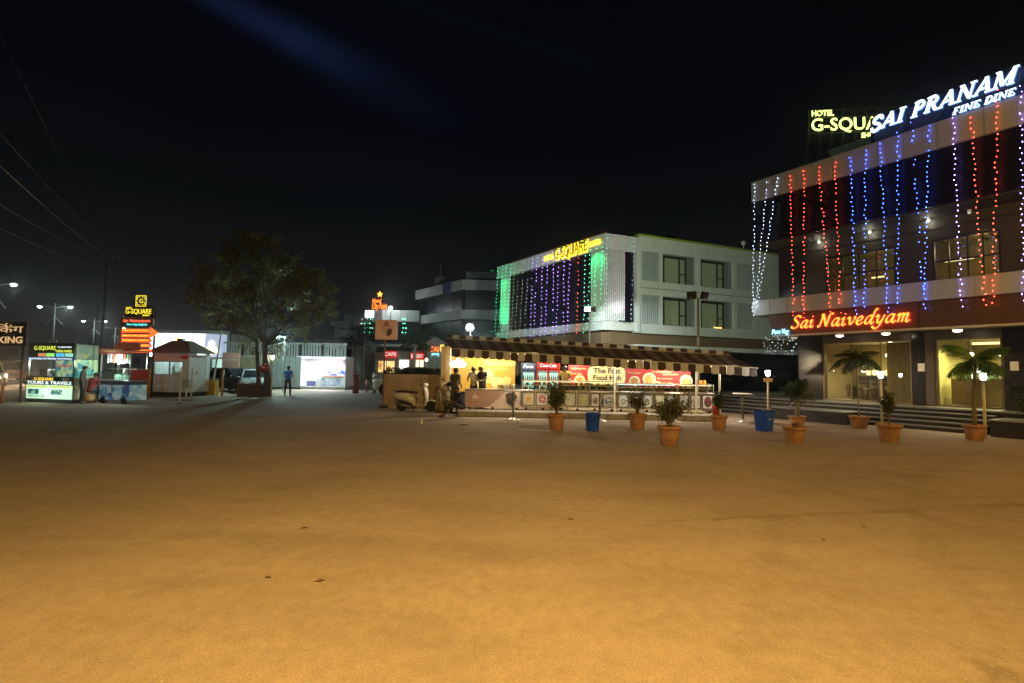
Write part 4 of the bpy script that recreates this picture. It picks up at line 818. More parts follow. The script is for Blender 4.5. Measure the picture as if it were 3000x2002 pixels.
# canopy: striped awning
aw=thing('striped_awning','long striped awning with scalloped valance over the fast food counters','awning',(*S0,0),SR)
fy,by=.35,2.9
def front(u): return sq(u,1022+(u-1328)*(1079-1022)/(2217-1328),fy)
fl=front(1328); fr=front(2217); bl=sq(1306,992,by); brr=sq(2140,1042,by)
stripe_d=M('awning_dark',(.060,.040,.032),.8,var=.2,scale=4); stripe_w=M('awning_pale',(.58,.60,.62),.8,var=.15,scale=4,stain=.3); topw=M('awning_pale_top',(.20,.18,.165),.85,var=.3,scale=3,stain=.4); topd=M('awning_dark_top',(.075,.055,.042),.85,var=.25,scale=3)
n=41
def lerp(a,b,t): return (a[0]+(b[0]-a[0])*t,a[1]+(b[1]-a[1])*t)
for i in range(n):
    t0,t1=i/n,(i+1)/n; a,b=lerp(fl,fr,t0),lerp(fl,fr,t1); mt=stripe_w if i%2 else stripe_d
    c,d=lerp(bl,brr,t0),lerp(bl,brr,t1); sg=.03*math.sin(math.pi*((i*.37)%1))
    rows=[]
    for q in range(5):
        f=q/4; s=-.10*math.sin(math.pi*f)-sg*f*(1-f)
        rows.append(((a[0]+(c[0]-a[0])*f,fy+(by-fy)*f,a[1]+(c[1]-a[1])*f+s),(b[0]+(d[0]-b[0])*f,fy+(by-fy)*f,b[1]+(d[1]-b[1])*f+s)))
    m=MB(); vs=[p for r in rows for p in r]; vs2=[(x,y,z-.006) for x,y,z in vs]
    m.add(vs+vs2,[(2*q,2*q+1,2*q+3,2*q+2) for q in range(4)]+[(10+2*q,12+2*q,13+2*q,11+2*q) for q in range(4)]+[(0,10,11,1),(8,9,19,18)]+[(2*q,2*q+2,12+2*q,10+2*q) for q in range(4)]+[(2*q+1,11+2*q,13+2*q,2*q+3) for q in range(4)])
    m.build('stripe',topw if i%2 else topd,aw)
    # valance flap with scalloped edge
    w=b[0]-a[0]; hgt=.27; z=(a[1]+b[1])/2; poly=[(a[0]+.004,a[1]-.01),(b[0]-.004,b[1]-.01)]+[(b[0]-.004-(w-.008)*k/4,z-hgt-.035*math.sin(math.pi*k/4)) for k in range(5)]
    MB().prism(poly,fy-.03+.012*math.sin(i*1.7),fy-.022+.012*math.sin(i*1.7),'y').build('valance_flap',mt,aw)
    poly=[(c[0]+.004,c[1]+.17),(d[0]-.004,d[1]+.17),(d[0]-.004,d[1]+.005),(c[0]+.004,c[1]+.005)]
    MB().prism(poly,by,by+.008,'y').build('ridge_flap',mt,aw)
# right hip panel
hx,hz=fr; MB().add([(fr[0],fy,fr[1]),(brr[0],by,brr[1]),(fr[0]+.1,by+.6,fr[1]-.02),(fr[0],fy,fr[1]-.006),(brr[0],by,brr[1]-.006),(fr[0]+.1,by+.6,fr[1]-.026)],[(0,1,2),(5,4,3)]).build('hip_panel',M('awning_maroon',(.16,.07,.06),.8,var=.2),aw)
MB().tube([(fl[0]-.05,fy,fl[1]),(fr[0]+.05,fy,fr[1])],.022,8).build('front_bar',M('pale_bar',(.6,.56,.5),.4),aw)
MB().tube([(bl[0],by,bl[1]),(brr[0],by,brr[1])],.03,8).build('ridge_bar',pole_grey,aw)
for u,y in ((1318,2.6),(1800,fy+.6),(2040,fy+.3),(2108,fy+.12)):
    x,_=sq(u,1120,y); t=(x-fl[0])/(fr[0]-fl[0]); MB().cyl((x,y,.195 if u<2100 else 0),(x,y,lerp(fl,fr,t)[1]-.01+ (y-fy)*.1),.035,n=8).build('post',cream,aw)
x,_=sq(1304,1100,2.75); MB().box(x-.17,2.7,.0,x+.17,2.95,2.6).build('end_column',M('yellow_column',(.62,.45,.2),.6),aw)
# lit tubes under the canopy
for i,f in enumerate((.10,.24,.42,.62,.78,.9)):
    p=lerp(fl,fr,f); y=.62 if i%2 else 2.2; z=(lerp(bl,brr,f)[1]-.42) if i%2==0 else p[1]-.02
    t=thing('tube_light','warm tube light hung under the awning, %s from the left'%ORD[i],'tube light',SP(p[0],y,z),SR,'tube lights under the awning')
    MB().tube([(-.5,0,0),(.5,0,0)],.02,8).build('tube',EM('tube_glow',(1,.78,.42),9),t); MB().box(-.52,-.02,.022,.52,.02,.06).build('batten',white,t)
    light('tube','POINT',(0,-.1,-.08),(170,100,120,115,110,95)[i],(1,.92,.76) if i%2 else (1,.80,.48),t,.15)
# back boards
def board(name,label,cat,u0,v0,u1,v1,y,mat,th=.05,frame=True):
    x0,z1=sq(u0,v0,y); x1,z0=sq(u1,v1,y); t=thing(name,label,cat,SP(x0,y,z0),SR); w,h=x1-x0,z1-z0
    MB().box(0,0,0,w,th,h).build('panel',mat,t)
    return t,w,h
cb,w,h=board('ice_cream_backboard','caramel yellow backboard with Caramel Rush lettering behind the ice cream counter','sign',1320,1044,1508,1150,3.0,M('caramel_board',(.62,.36,.06),.5,var=.08,scale=2))
lettering('lettering','Caramel',M('cream_print',(.9,.75,.4),.5,var=0),cb,w*.52,-.01,h*.74,.2,.75,.008,.2); lettering('lettering','Rush',M('cream_print'),cb,w*.52+.8,-.01,h*.74,.26,.5,.008,.2)
m=MB(); m.box(w*.55,-.008,h*.64,w*.9,-.003,h*.655); m.build('underline',M('cream_print'),cb)
for i,(cx,cz,r) in enumerate(((.58,.42,.30),(.46,.24,.34),(.74,.22,.30),(.88,.3,.2))): MB().lathe([(r,0),(r*.9,-.03),(r*.5,-.05),(.001,-.055)],18,(w*cx,-.004-.004*i,h*cz),'y').build('ice_cream_print',M('ice_cream_print_%d'%(i%2),(.85,.66,.22) if i%2 else (.9,.72,.3),.6,var=.25,scale=5),cb)
x,z=sq(1342,1066,2.3); lb=thing('lightbox_sign','white glowing house-shaped logo lightbox hanging over the ice cream counter','sign',SP(x,2.3,z),SR)
MB().prism([(-.34,-.02),(-.26,-.13),(.26,-.13),(.34,-.02),(.26,.07),(.12,.12),(0,.24),(-.12,.12),(-.26,.07)],-.05,.05,'y').build('panel',EM('logo_glow',(1,.95,.85),5.),lb); lettering('lettering','TOP N TOWN',M('maroon_print',(.3,.03,.08),.5,var=0),lb,0,-.055,-.03,.07,.44,.006,center=True); MB().cyl((-.2,0,.1),(-.2,0,.55),.012).build('hanger',steel,lb); MB().cyl((.2,0,.1),(.2,0,.55),.012).build('hanger',steel,lb)
# red banner boards + speech bubble
red=M('red_banner',(.45,.03,.035),.45,var=.1,scale=3)
rbn,w,h=board('menu_banner','red food banner left of the Fast Food Hub board','banner',1666,1070,1726,1132,2.75,red)
for s,zz,wd in (('Really Fun Menu',.86,.62),('Cold Shake',.62,.45)): lettering('lettering',s,M('cream_print'),rbn,.1,-.006,h*zz-.05,.07,wd,.006)
MB().lathe([(.24,0),(.22,-.02),(.001,-.03)],16,(w*.55,-.004,h*.28),'y').build('dish_print',FOOD('burger_print',(.6,.35,.15),(.85,.75,.5),(.5,.15,.05),(.6,.5,.2),1.,.45),rbn)
rbn,w,h=board('menu_banner','long red food banner right of the Fast Food Hub board','banner',1828,1080,2024,1136,2.75,red)
for s,fx,zz,wd in (('Thick Shakes',.06,.72,.5),('Quick Sandwich',.42,.80,.75),('Grilled Sandwich',.58,.66,.6),('Maxi Sandwiches',.5,.42,.6),('Cold Coffee',.54,.2,.5)): lettering('lettering',s,M('cream_print'),rbn,w*fx,-.006,h*zz,.075,wd,.006)
for fx,fz,r,s in ((.16,.3,.22,2.),(.38,.42,.27,3.),(.5,.12,.16,4.),(.93,.36,.26,5.)): MB().lathe([(r,0),(r*.92,-.02),(.001,-.03)],18,(w*fx,-.004-.002*s,h*fz),'y').build('dish_print',FOOD('dish_print_%d'%s,(.75,.6,.4),(.85,.8,.65),(.55,.3,.08),(.7,.55,.25) if s%2 else (.2,.12,.05),s,.46),rbn)
x0,z1=sq(1722,1073,2.6); x1,z0=sq(1832,1129,2.6); fh=thing('stall_name_board','cream cloud-shaped board reading The Fast Food Hub','sign',SP(x0,2.6,z0),SR); w,h=x1-x0,z1-z0
bp=[(w/2+w/2*math.copysign(abs(math.cos(t))**.45,math.cos(t)),h/2+h/2*math.copysign(abs(math.sin(t))**.45,math.sin(t))*(1+.03*math.sin(t*9))) for t in [2*math.pi*k/40 for k in range(40)]]
MB().prism(bp,0,.04,'y').build('panel',M('cream_board',(.85,.74,.38),.5,var=.04),fh); bk=M('black_print',(.01,.01,.01),.5,var=0)
lettering('lettering','The Fast',bk,fh,w*.15,-.008,h*.62,h*.29,w*.72,.006,bold=.015); lettering('lettering','Food Hub',bk,fh,w*.15,-.008,h*.25,h*.28,w*.74,.006,bold=.015)
# drinks fridges
def fridge(u0,v0,u1,v1,label,head,bodyc,txt,doors):
    x0,z1=sq(u0,v0,2.3); x1,_=sq(u1,v1,2.3); t=thing('drinks_fridge',label,'fridge',SP(x0,2.3,.195),SR); w,h=x1-x0,z1-.195
    bm=M('fridge_'+label[:4],bodyc,.35,var=.06)
    m=MB(); m.box(0,.05,0,.05,.6,h); m.box(w-.05,.05,0,w,.6,h); m.box(.05,.55,0,w-.05,.6,h); m.box(.05,.05,0,w-.05,.54,.25); m.box(.05,.05,h-.3,w-.05,.54,h); m.build('cabinet',bm,t)
    hd=MB().bbox(0,0,h-.3,w,.045,h,.01).build('header',head,t); lettering('lettering',txt,EM('fridge_white_print',(1,1,1),1.2,(.8,.8,.8)),hd,w/2,-.008,h-.21,.13,w*.7,.006,.2,True)
    for d in range(doors):
        a=.03+(w-.06)*d/doors; b=.03+(w-.06)*(d+1)/doors; dm=MB(); dm.box(a,.0,.27,a+.04,.045,h-.32); dm.box(b-.04,.0,.27,b,.045,h-.32); dm.box(a+.04,0,.27,b-.04,.045,.31); dm.box(a+.04,0,h-.36,b-.04,.045,h-.32); dr=dm.build('door',bm,t); bx('pane',clear,dr,a+.04,.02,.31,b-.04,.026,h-.36)
    bx('inner_glow',EM('fridge_glow',(.7,1,.85),1.0),t,.06,.5,.28,w-.06,.53,h-.34)
    for s in range(4):
        z=.3+.36*s; bx('shelf',steel,t,.05,.08,z,w-.05,.5,z+.02); k=int(w/.085)
        for i in range(k):
            cc=random.choice(((.5,.05,.03),(.05,.25,.08),(.5,.3,.05),(.15,.07,.03),(.6,.6,.55),(.5,.45,.1))); MB().lathe([(.028,0),(.03,.14),(.012,.2),(.012,.24)],7,(.09+.085*i,.16,z+.022)).build('bottle',M('bottle_%d'%int(cc[0]*100+cc[1]*10),cc,.2),t)
    return t
fridge(1527,1063,1569,1130,'blue-headed drinks fridge beside the caramel backboard',M('navy_header',(.02,.05,.12),.3),(.03,.06,.12),'Paras',1)
fridge(1572,1060,1640,1132,'red double-door cola fridge in the middle of the stall',M('red_header',(.55,.02,.02),.3),(.55,.02,.02),'Coca-Cola',2)
# counters
stl=M('counter_steel',(.55,.5,.42),.35,metal=.7,var=.15)
def counter(u0,u1,vt,vb,label,ngl=None,pics=(),y=.95,dep=.65,bodym=None,banner=None):
    x0,zt=sq(u0,vt,y); x1,_=sq(u1,vt,y); t=thing('food_counter',label,'counter',SP(x0,y,.195),SR); w=x1-x0; H_=max(.75,zt-.195)
    m=MB(); m.box(0,.02,.12,w,dep,H_-.04); m.build('body',bodym or stl,t); MB().bbox(-.02,-.03,H_-.038,w+.02,dep+.02,H_,.01).build('worktop',steel,t)
    for i in range(max(2,int(w/.55))):
        xx=.15+i*(w-.3)/max(1,int(w/.55)-1); MB().lathe([(.05,-.02),(.05,.02)],10,(xx,.06,.05),'y').build('caster',rubber,t); MB().cyl((xx,.06,.05),(xx,.06,.13),.015).build('leg',steel,t)
    for (a,b,mt) in pics:
        xa,_=sq(a,vt,y); xb,_=sq(b,vt,y); fr=MB(); X0,X1=xa-x0,xb-x0; za,zb=.17,H_-.07
        fr.box(X0,-.02,za,X0+.025,.018,zb); fr.box(X1-.025,-.02,za,X1,.018,zb); fr.box(X0+.025,-.02,za,X1-.025,.018,za+.025); fr.box(X0+.025,-.02,zb-.025,X1-.025,.018,zb)
        f=fr.build('picture_frame',M('frame_dark',(.03,.028,.025),.4),t); bx('print',mt,f,X0+.025,-.006,za+.025,X1-.025,.012,zb-.025)
    if ngl:
        gh=ngl; m=MB()
        for xx in (0,w-.03): 
            for yy in (0,dep-.03): m.box(xx,yy,H_,xx+.03,yy+.03,H_+gh)
        m.box(-.01,-.01,H_+gh,w+.01,dep+.01,H_+gh+.025); m.build('display_frame',steel,t); bx('front_pane',clear,t,.03,.005,H_+.01,w-.03,.012,H_+gh); bx('shelf',stl,t,.03,.05,H_+gh*.5,w-.03,dep-.05,H_+gh*.5+.015)
        bx('display_lamp',EM('display_cool',(.75,.95,1.),1.6) if 'behind the leafy' in label else EM('display_warm',(1,.8,.42),1.6),t,.06,.10,H_+gh-.03,w-.06,.13,H_+gh-.005)
        for i in range(int(w/.2)):
            xx=.14+.2*i+random.uniform(-.03,.03); cc=random.choice(((.6,.4,.12),(.5,.2,.06),(.65,.55,.3),(.3,.3,.08),(.4,.1,.05),(.6,.6,.55))); hh=random.uniform(.06,.16)
            MB().lathe([(.07,0),(.075,hh*.6),(.04,hh),(.001,hh*1.05)],9,(xx,.3+random.uniform(-.1,.1),H_+.005)).build('food_tray',M('food_%d'%int(cc[0]*100+cc[1]*10),cc,.6,var=.4,scale=30),t)
            MB().lathe([(.06,0),(.065,hh*.5),(.03,hh*.9)],8,(xx+.07,.35,H_+gh*.5+.018)).build('food_tray',M('food_%d'%int(cc[1]*100+17),(cc[1]+.2,cc[0]*.6,.1),.6,var=.4,scale=30),t)
    return t,w,H_,x0
pink=M('pink_banner',(.50,.30,.27),.5,var=.08); 
t,w,h,x0=counter(1362,1526,1142,1200,'ice cream counter with a pink swoosh banner at the left end of the stall')
bn=bx('banner',pink,t,.03,-.03,.08,w-.03,-.012,h-.05)
sw=[(w*.42,.1),(w*.98,.1),(w*.98,h-.07),(w*.72,h-.07),(w*.62,h*.6),(w*.52,h*.36)]; MB().prism(sw,-.036,-.032,'y').build('swoosh',M('pale_pink_print',(.72,.58,.52),.5,var=.08),bn)
MB().prism([(w*.12,h*.52),(w*.25,h*.52),(w*.225,h*.66),(w*.185,h*.8),(w*.145,h*.66)],-.036,-.032,'y').build('logo_print',M('pale_pink_print'),bn)
lettering('lettering','TOP N TOWN',M('pale_pink_print'),bn,w*.09,-.034,h*.38,.085,w*.24,.006); lettering('lettering','ice creams',M('pale_pink_print'),bn,w*.15,-.034,h*.24,.06,w*.14,.006)
MB().prism([(w*.73,h*.75),(w*.80,h*.86),(w*.88,h*.84),(w*.94,h*.68),(w*.90,h*.4),(w*.84,h*.14),(w*.76,h*.36)],-.044,-.038,'y').build('cone_print',M('chocolate_print',(.09,.075,.07),.4,var=.6,scale=14),bn)
m=MB(); m.box(w*.68,.05,h,w-.05,.5,h+.02); m.build('tray',steel,t); bx('display_pane',clear,t,w*.6,.0,h,w-.03,.01,h+.2)
for i in range(6): MB().lathe([(.05,0),(.06,.12),(.03,.16)],10,(w*.6+.11*i,.25,h+.02)).build('jar',M('jar_%d'%(i%3),((.6,.5,.3),(.5,.25,.08),(.7,.65,.5))[i%3],.3),t)
P=[FOOD('picture_%d'%i,bg,pt,c1,c2,i*1.37+.4,r,.04) for i,(bg,pt,c1,c2,r) in enumerate([((.72,.62,.5),(.6,.35,.06),(.6,.38,.05),(.5,.3,.05),.22),((.75,.7,.66),(.45,.05,.05),(.5,.04,.04),(.7,.65,.6),.3),((.05,.14,.08),(.1,.25,.12),(.08,.2,.1),(.2,.3,.1),.3),((.62,.64,.5),(.5,.52,.38),(.55,.58,.42),(.42,.45,.3),.42),((.5,.5,.42),(.3,.32,.2),(.3,.3,.12),(.5,.42,.2),.4),((.7,.66,.6),(.4,.3,.2),(.35,.26,.16),(.12,.09,.06),.3),((.5,.52,.5),(.05,.05,.05),(.06,.06,.05),(.5,.55,.5),.34),((.35,.4,.4),(.6,.62,.6),(.1,.2,.25),(.45,.35,.2),.4),((.15,.12,.1),(.6,.5,.35),(.5,.3,.1),(.3,.35,.12),.42),((.4,.42,.42),(.65,.65,.6),(.1,.25,.3),(.5,.4,.2),.4),((.65,.68,.68),(.3,.34,.34),(.35,.42,.42),(.55,.6,.62),.4),((.62,.62,.64),(.35,.33,.36),(.45,.42,.44),(.12,.1,.1),.44),((.75,.74,.72),(.06,.05,.06),(.25,.03,.03),(.05,.05,.06),.42)])]  # pictures carry a faint glow put into their prints
counter(1529,1806,1150,1200,'steel snack counter with glass display and seven food pictures, centre left of the stall',.33,[(1531,1566,P[0]),(1570,1606,P[1]),(1612,1646,P[2]),(1652,1687,P[3]),(1692,1728,P[4]),(1731,1760,P[5]),(1766,1803,P[6])])
counter(1808,1984,1160,1206,'steel snack counter with food pictures behind the leafy pots',.27,[(1810,1843,P[7]),(1848,1878,P[8]),(1882,1914,P[9]),(1918,1948,P[3]),(1952,1981,P[7])])
counter(1986,2092,1165,1210,'steel snack counter at the right end of the stall with three dish pictures',.27,[(1989,2018,P[10]),(2023,2053,P[11]),(2057,2088,P[12])])
for u,l in ((2053,'orange canister on the right counter, nearer the awning post'),(2064,'orange canister on the right counter, farther from the post')):
    x,z=sq(u,1136,1.2); t=thing('canister',l,'canister',SP(x,1.2,1.17),SR); MB().lathe([(.055,0),(.06,.02),(.06,.17),(.05,.2)],12).build('body',M('orange_plastic',(.75,.22,.02),.35,var=.05),t,True); MB().lathe([(.045,.2),(.05,.23),(.001,.235)],12).build('lid',M('orange_plastic'),t)
    zc,_z=sq(u,1136,1.2)
for u,l in ((2073,'small steel cup on the right counter, nearer the orange canisters'),(2079,'small steel cup at the far right of the right counter')):
    x,z=sq(u,1136,1.2); t=thing('steel_cup',l,'cup',SP(x,1.2,1.17),SR); MB().lathe([(.03,0),(.035,.1),(.03,.1),(.026,.01)],10).build('body',steel,t)
# standing tables
def stand_table(u,vb,label,top=True,h=.95):
    a=gp(u,vb); t=thing('standing_table',label,'table',a)
    MB().lathe([(.25,0),(.24,.02),(.1,.055),(.04,.1)],20).build('base',M('chrome_white',(.75,.72,.66),.25,metal=.4,var=.1),t,True); MB().cyl((0,0,.08),(0,0,h),.035,n=10).build('stem',M('chrome_dark',(.16,.15,.14),.3,metal=.6),t,True)
    MB().lathe([(.30,h),(.32,h+.012),(.32,h+.03),(.001,h+.032)],24).build('tabletop',M('pale_laminate',(.7,.66,.58),.4),t)
stand_table(1503,1231,'standing table with a conical white foot before the ice cream counter'); stand_table(1757,1234,'standing table half hidden behind the round blue bin'); stand_table(1975,1237,'standing table half hidden behind the nearest leafy pot'); stand_table(2176,1237,'thin standing table between the stall and the square blue bin')
# ================================================================== POTS AND PLANTS
terra=M('terracotta',(.42,.225,.13),.75,var=.22,scale=7,stain=.5,bump=.1)
def pot(u,vb,wpx,label,hpx=None):
    a=gp(u,vb); k=math.hypot(a[0],a[1])/1500; k=a[1]/1500; r=wpx*k/2; h=(hpx or wpx*.8)*k; t=thing('potted_plant',label,'potted plant',a,random.uniform(0,6))
    n=28
    MB().lathe([(r*.62,0),(r*.66,h*.05),(r*.66,h*.1),(r*.70,h*.14),(r*.74,h*.36),(r*.77,h*.40),(r*.76,h*.44),(r*.88,h*.80),(r*.9,h*.84),(r*1.0,h*.86),(r*1.02,h*.94),(r*.98,h),(r*.9,h),(r*.88,h*.88)],n).build('pot',terra,t,True)
    MB().lathe([(r*.885,h*.885),(.001,h*.90)],18).build('soil',soil,t)
    return t,r,h
def leafcloud(m,c,rad,n,ls,fl=.5,shape=None):
    for _ in range(n):
        while True:
            p=Vector((random.uniform(-1,1),random.uniform(-1,1),random.uniform(-1,1)))
            if .15<p.length<1: break
        q=Vector((p.x*rad[0],p.y*rad[1],p.z*rad[2]))+Vector(c); leaf1(m,q,ls*random.uniform(.6,1.3))
def leaf1(m,q,s,d=None):
    d=d or Vector((random.gauss(0,1),random.gauss(0,1),random.gauss(.25,.7))).normalized(); w=d.cross(Vector((random.gauss(0,1),random.gauss(0,1),random.gauss(0,1)))).normalized(); k=len(m.v)
    m.v+= [tuple(q-d*s*.5),tuple(q+w*s*.26),tuple(q+d*s*.55),tuple(q-w*s*.26)]; m.f.append((k,k+1,k+2,k+3)); m.mi.append(0)
lf1=LEAF('shrub_leaf',(.060,.085,.026)); lf2=LEAF('palm_leaf',(.085,.18,.04)); bark=M('twig_bark',(.16,.12,.075),.85,var=.3,scale=20)
def shrub(t,z0,H_,rad,nst,nlf,ls,mat=None,lean=0):
    st=MB(); lf=MB(); tips=[]
    for i in range(nst):
        a=2*math.pi*i/nst+random.uniform(-.4,.4); r=rad*random.uniform(.25,1.); hh=H_*random.uniform(.5,1.)*(1.05-.25*r/rad)
        p=[Vector((0,0,z0)),Vector((r*.22*math.cos(a),r*.22*math.sin(a),z0+hh*.35)),Vector((r*.65*math.cos(a),r*.65*math.sin(a),z0+hh*.72)),Vector((r*math.cos(a)+lean,r*math.sin(a),z0+hh))]
        st.tube(p,[.016,.012,.008,.004],5)
        for j in range(nlf//nst):
            f=random.uniform(.42,1.0)**.8*2.999; f=min(f,2.99); k=int(f); q=p[k].lerp(p[k+1],f-k); off=Vector((random.gauss(0,1),random.gauss(0,1),random.gauss(0,.8)))*(.03+.05*f/3)*rad*2.6
            leaf1(lf,q+off,ls*random.uniform(.6,1.3))
            if random.random()<.12: st.tube([q,q+off],.003,3,False)
    st.build('stem',bark,t); tag(lf.build('foliage',mat or lf1,t),kind='stuff')
t,r,h=pot(1630,1259,56,'terracotta pot with a tall leafy shrub, left of the round blue bin',46); shrub(t,h*.88,1.05,.40,17,1500,.062)
t,r,h=pot(1867,1258,56,'terracotta pot with a sparse shrub, just right of the round blue bin',46); shrub(t,h*.88,.84,.36,14,950,.060)
t,r,h=pot(1961,1304,68,'nearest terracotta pot with a bushy shrub in front of the stall',55); shrub(t,h*.88,.78,.46,18,1350,.060)
t,r,h=pot(2106,1260,50,'terracotta pot with a narrow upright plant beside the red bin',42); shrub(t,h*.88,.82,.17,7,1000,.08,LEAF('deep_leaf',(.04,.08,.03)))
t,r,h=pot(2606,1294,66,'terracotta pot with a thin twiggy plant in front of the middle bollard lamp',50); shrub(t,h*.88,.95,.22,6,700,.07)
# palms
def frond_mesh(L,droop,nl=22,wl=.30,mat=None,up=.5):
    m=MB(); pts=[]
    for i in range(9):
        f=i/8; pts.append(Vector((L*f*(1-.12*f),0,L*(up*f-droop*f*f))))
    m.tube(pts,[.014*(1-.8*i/8)+.002 for i in range(9)],4)
    for i in range(nl):
        f=.12+.88*i/nl; k=min(int(f*8),7); p=pts[k].lerp(pts[k+1],f*8-k); ll=wl*math.sin(math.pi*(.12+.85*f))*random.uniform(.85,1.1)
        tg=(pts[k+1]-pts[k]).normalized()
        for s in (-1,1):
            d=(Vector((0,s,0))*.62+tg*.5+Vector((0,0,random.uniform(-.75,-.1)))).normalized(); e=p+d*ll+Vector((0,0,-.35*ll)); n=tg*.017; mid=p.lerp(e,.5)+Vector((0,0,.06*ll))
            m.add([p-n,p+n,mid+n*1.2,e,mid-n*1.2],[(0,1,2,4),(4,2,3)])
    return m.mesh('frond',mat or lf2)
def palm(t,z0,th,nfr,L,droop,tr=.05,lean=(0,0),mat=None,up=.5,nl=22,wl=.3):
    top=Vector((lean[0],lean[1],z0+th)); pts=[Vector((lean[0]*f*f,lean[1]*f*f,z0+th*f)) for f in [i/8 for i in range(9)]]
    MB().tube(pts,[tr*(1.15-.5*i/8)*(1+.08*(i%2)) for i in range(9)],9).build('trunk',M('palm_bark',(.17,.15,.10),.8,var=.3,scale=18,bump=.3),t,True)
    ms=[frond_mesh(L*k,droop*random.uniform(.85,1.2),nl,wl,mat,up*random.uniform(.7,1.3)) for k in (1,.9,.8)]
    for i in range(nfr):
        o=link('frond',ms[i%3],t); o.location=top; o.rotation_euler=(random.uniform(-.15,.15),random.uniform(-.12,.12)+(-.85,-.05,-.45,.1)[i%4],2*math.pi*i/nfr+random.uniform(-.25,.25))
t,r,h=pot(2856,1290,58,'terracotta pot with a slender tall palm in front of the reception window',45); palm(t,h*.85,1.62,8,1.0,.95,.05,(-.06,.02),up=.75,nl=34,wl=.42)
t,r,h=pot(2517,1255,56,'terracotta pot with a thin dark tree before the granite block',36); palm(t,h*.85,1.72,10,.85,1.25,.022,(.05,0),LEAF('dark_palm_leaf',(.04,.07,.03)),up=.8,wl=.36)
t,r,h=pot(2336,1247,50,'small terracotta pot with a gnarled palm, behind a bigger pot',28); palm(t,h*.85,.62,9,.75,.55,.06,(.05,0),LEAF('dark_palm_leaf'),up=.9)
m=MB()
for i in range(26): leaf1(m,Vector((random.gauss(0,.14),random.gauss(0,.1),.75+random.gauss(0,.14))),.14)
tag(m.build('dry_leaves',LEAF('dry_leaf',(.22,.11,.045)),t),kind='stuff')
t,r,h=pot(2328,1297,64,'big terracotta pot with an empty rim, in front of the gnarled palm',46); shrub(t,h*.88,.22,.07,3,36,.06,LEAF('dry_leaf'))
# plants in the granite boxes at the right
for i,(x,y,z,hh,rd,l) in enumerate(((8.6,-.5,.47,1.25,.42,'dark bushy plant in the right granite planter box, nearest the reception window'),(9.8,-.5,.47,1.0,.4,'dark bushy plant farther along the right granite planter box'))):
    t=thing('planter_shrub',l,'plant',RBp(x,y,z)); shrub(t,-.02,hh,rd,8,900,.11,LEAF('dark_leaf',(.035,.06,.025)))
# ================================================================== BINS AND BOLLARD LAMPS
blue=M('blue_plastic',(.015,.085,.68),.38,var=.1,scale=4)
a=gp(1736,1262); t=thing('litter_bin','round blue litter bin standing between two leafy pots','bin',a); r=.205
MB().lathe([(r*.86,0),(r*.88,.02),(r*1.0,.46),(r*1.08,.47),(r*1.08,.5),(r*.98,.5),(r*.85,.05),(.001,.05)],28).build('body',blue,t,True)
a=gp(2239,1263); t=thing('litter_bin','tall square blue litter bin before the granite steps','bin',a,R_(28)); 
m=MB(); m.add([(-.16,-.16,0),(.16,-.16,0),(.16,.16,0),(-.16,.16,0),(-.2,-.2,.6),(.2,-.2,.6),(.2,.2,.6),(-.2,.2,.6)],[(0,3,2,1),(0,1,5,4),(1,2,6,5),(2,3,7,6),(3,0,4,7)]); m.build('body',blue,t)
m=MB(); m.box(-.215,-.215,.585,.215,-.195,.62); m.box(-.215,.195,.585,.215,.215,.62); m.box(-.215,-.194,.585,-.195,.194,.62); m.box(.195,-.194,.585,.215,.194,.62); m.build('rim',M('navy_plastic',(.01,.02,.09),.4),t); bx('bag',M('black_bag',(.012,.012,.014),.3,var=.3,bump=.8),t,-.19,-.19,.56,.19,.19,.598)
for ang in (0,90): o=lettering('lettering','USE ME',M('white_paper'),t,-.07,-.186,.33,.05,.14,.004) if ang==0 else None
a=gp(2097,1216); t=thing('litter_bin','small red bin beside the right end of the stall','bin',SP(sq(2097,1214,.3)[0],.3,.197)); MB().lathe([(.10,0),(.13,.33),(.14,.34),(.12,.34),(.1,.03)],16).build('body',M('red_plastic',(.5,.02,.015),.4),t,True)
def bollard_lamp(u,vb,label,h=1.77,glow=38,r=.032,colr=(.92,1.,.93),p=26):
    a=gp(u,vb); t=thing('bollard_lamp',label,'lamp post',a)
    MB().tube([(0,0,0),(0,0,h*.55),(0,0,h-.16)],[r*1.2,r,r],12).build('post',cream,t,True); MB().lathe([(.07,h-.2),(.075,h-.185),(.05,h-.16)],14).build('collar',steel,t)
    MB().lathe([(.045,h-.158),(.065,h-.14),(.075,h-.0),(.07,h+.005),(.001,h+.006)],14).build('lamp_shade',EM('bollard_glow_%d'%glow,colr,glow),t,True); MB().lathe([(.095,h+.008),(.095,h+.02),(.001,h+.03)],14).build('cap',white,t)
    return t
bollard_lamp(2887,1286,'bollard lamp right beside the potted tall palm'); bollard_lamp(2584,1262,'bollard lamp before the granite steps in the middle'); t=bollard_lamp(2251,1240,'bollard lamp behind the square blue bin')
x=MB(); x.box(-.14,-.04,1.40,.14,.02,1.52); x.build('junction_box',M('tan_board',(.6,.42,.2),.6),t)
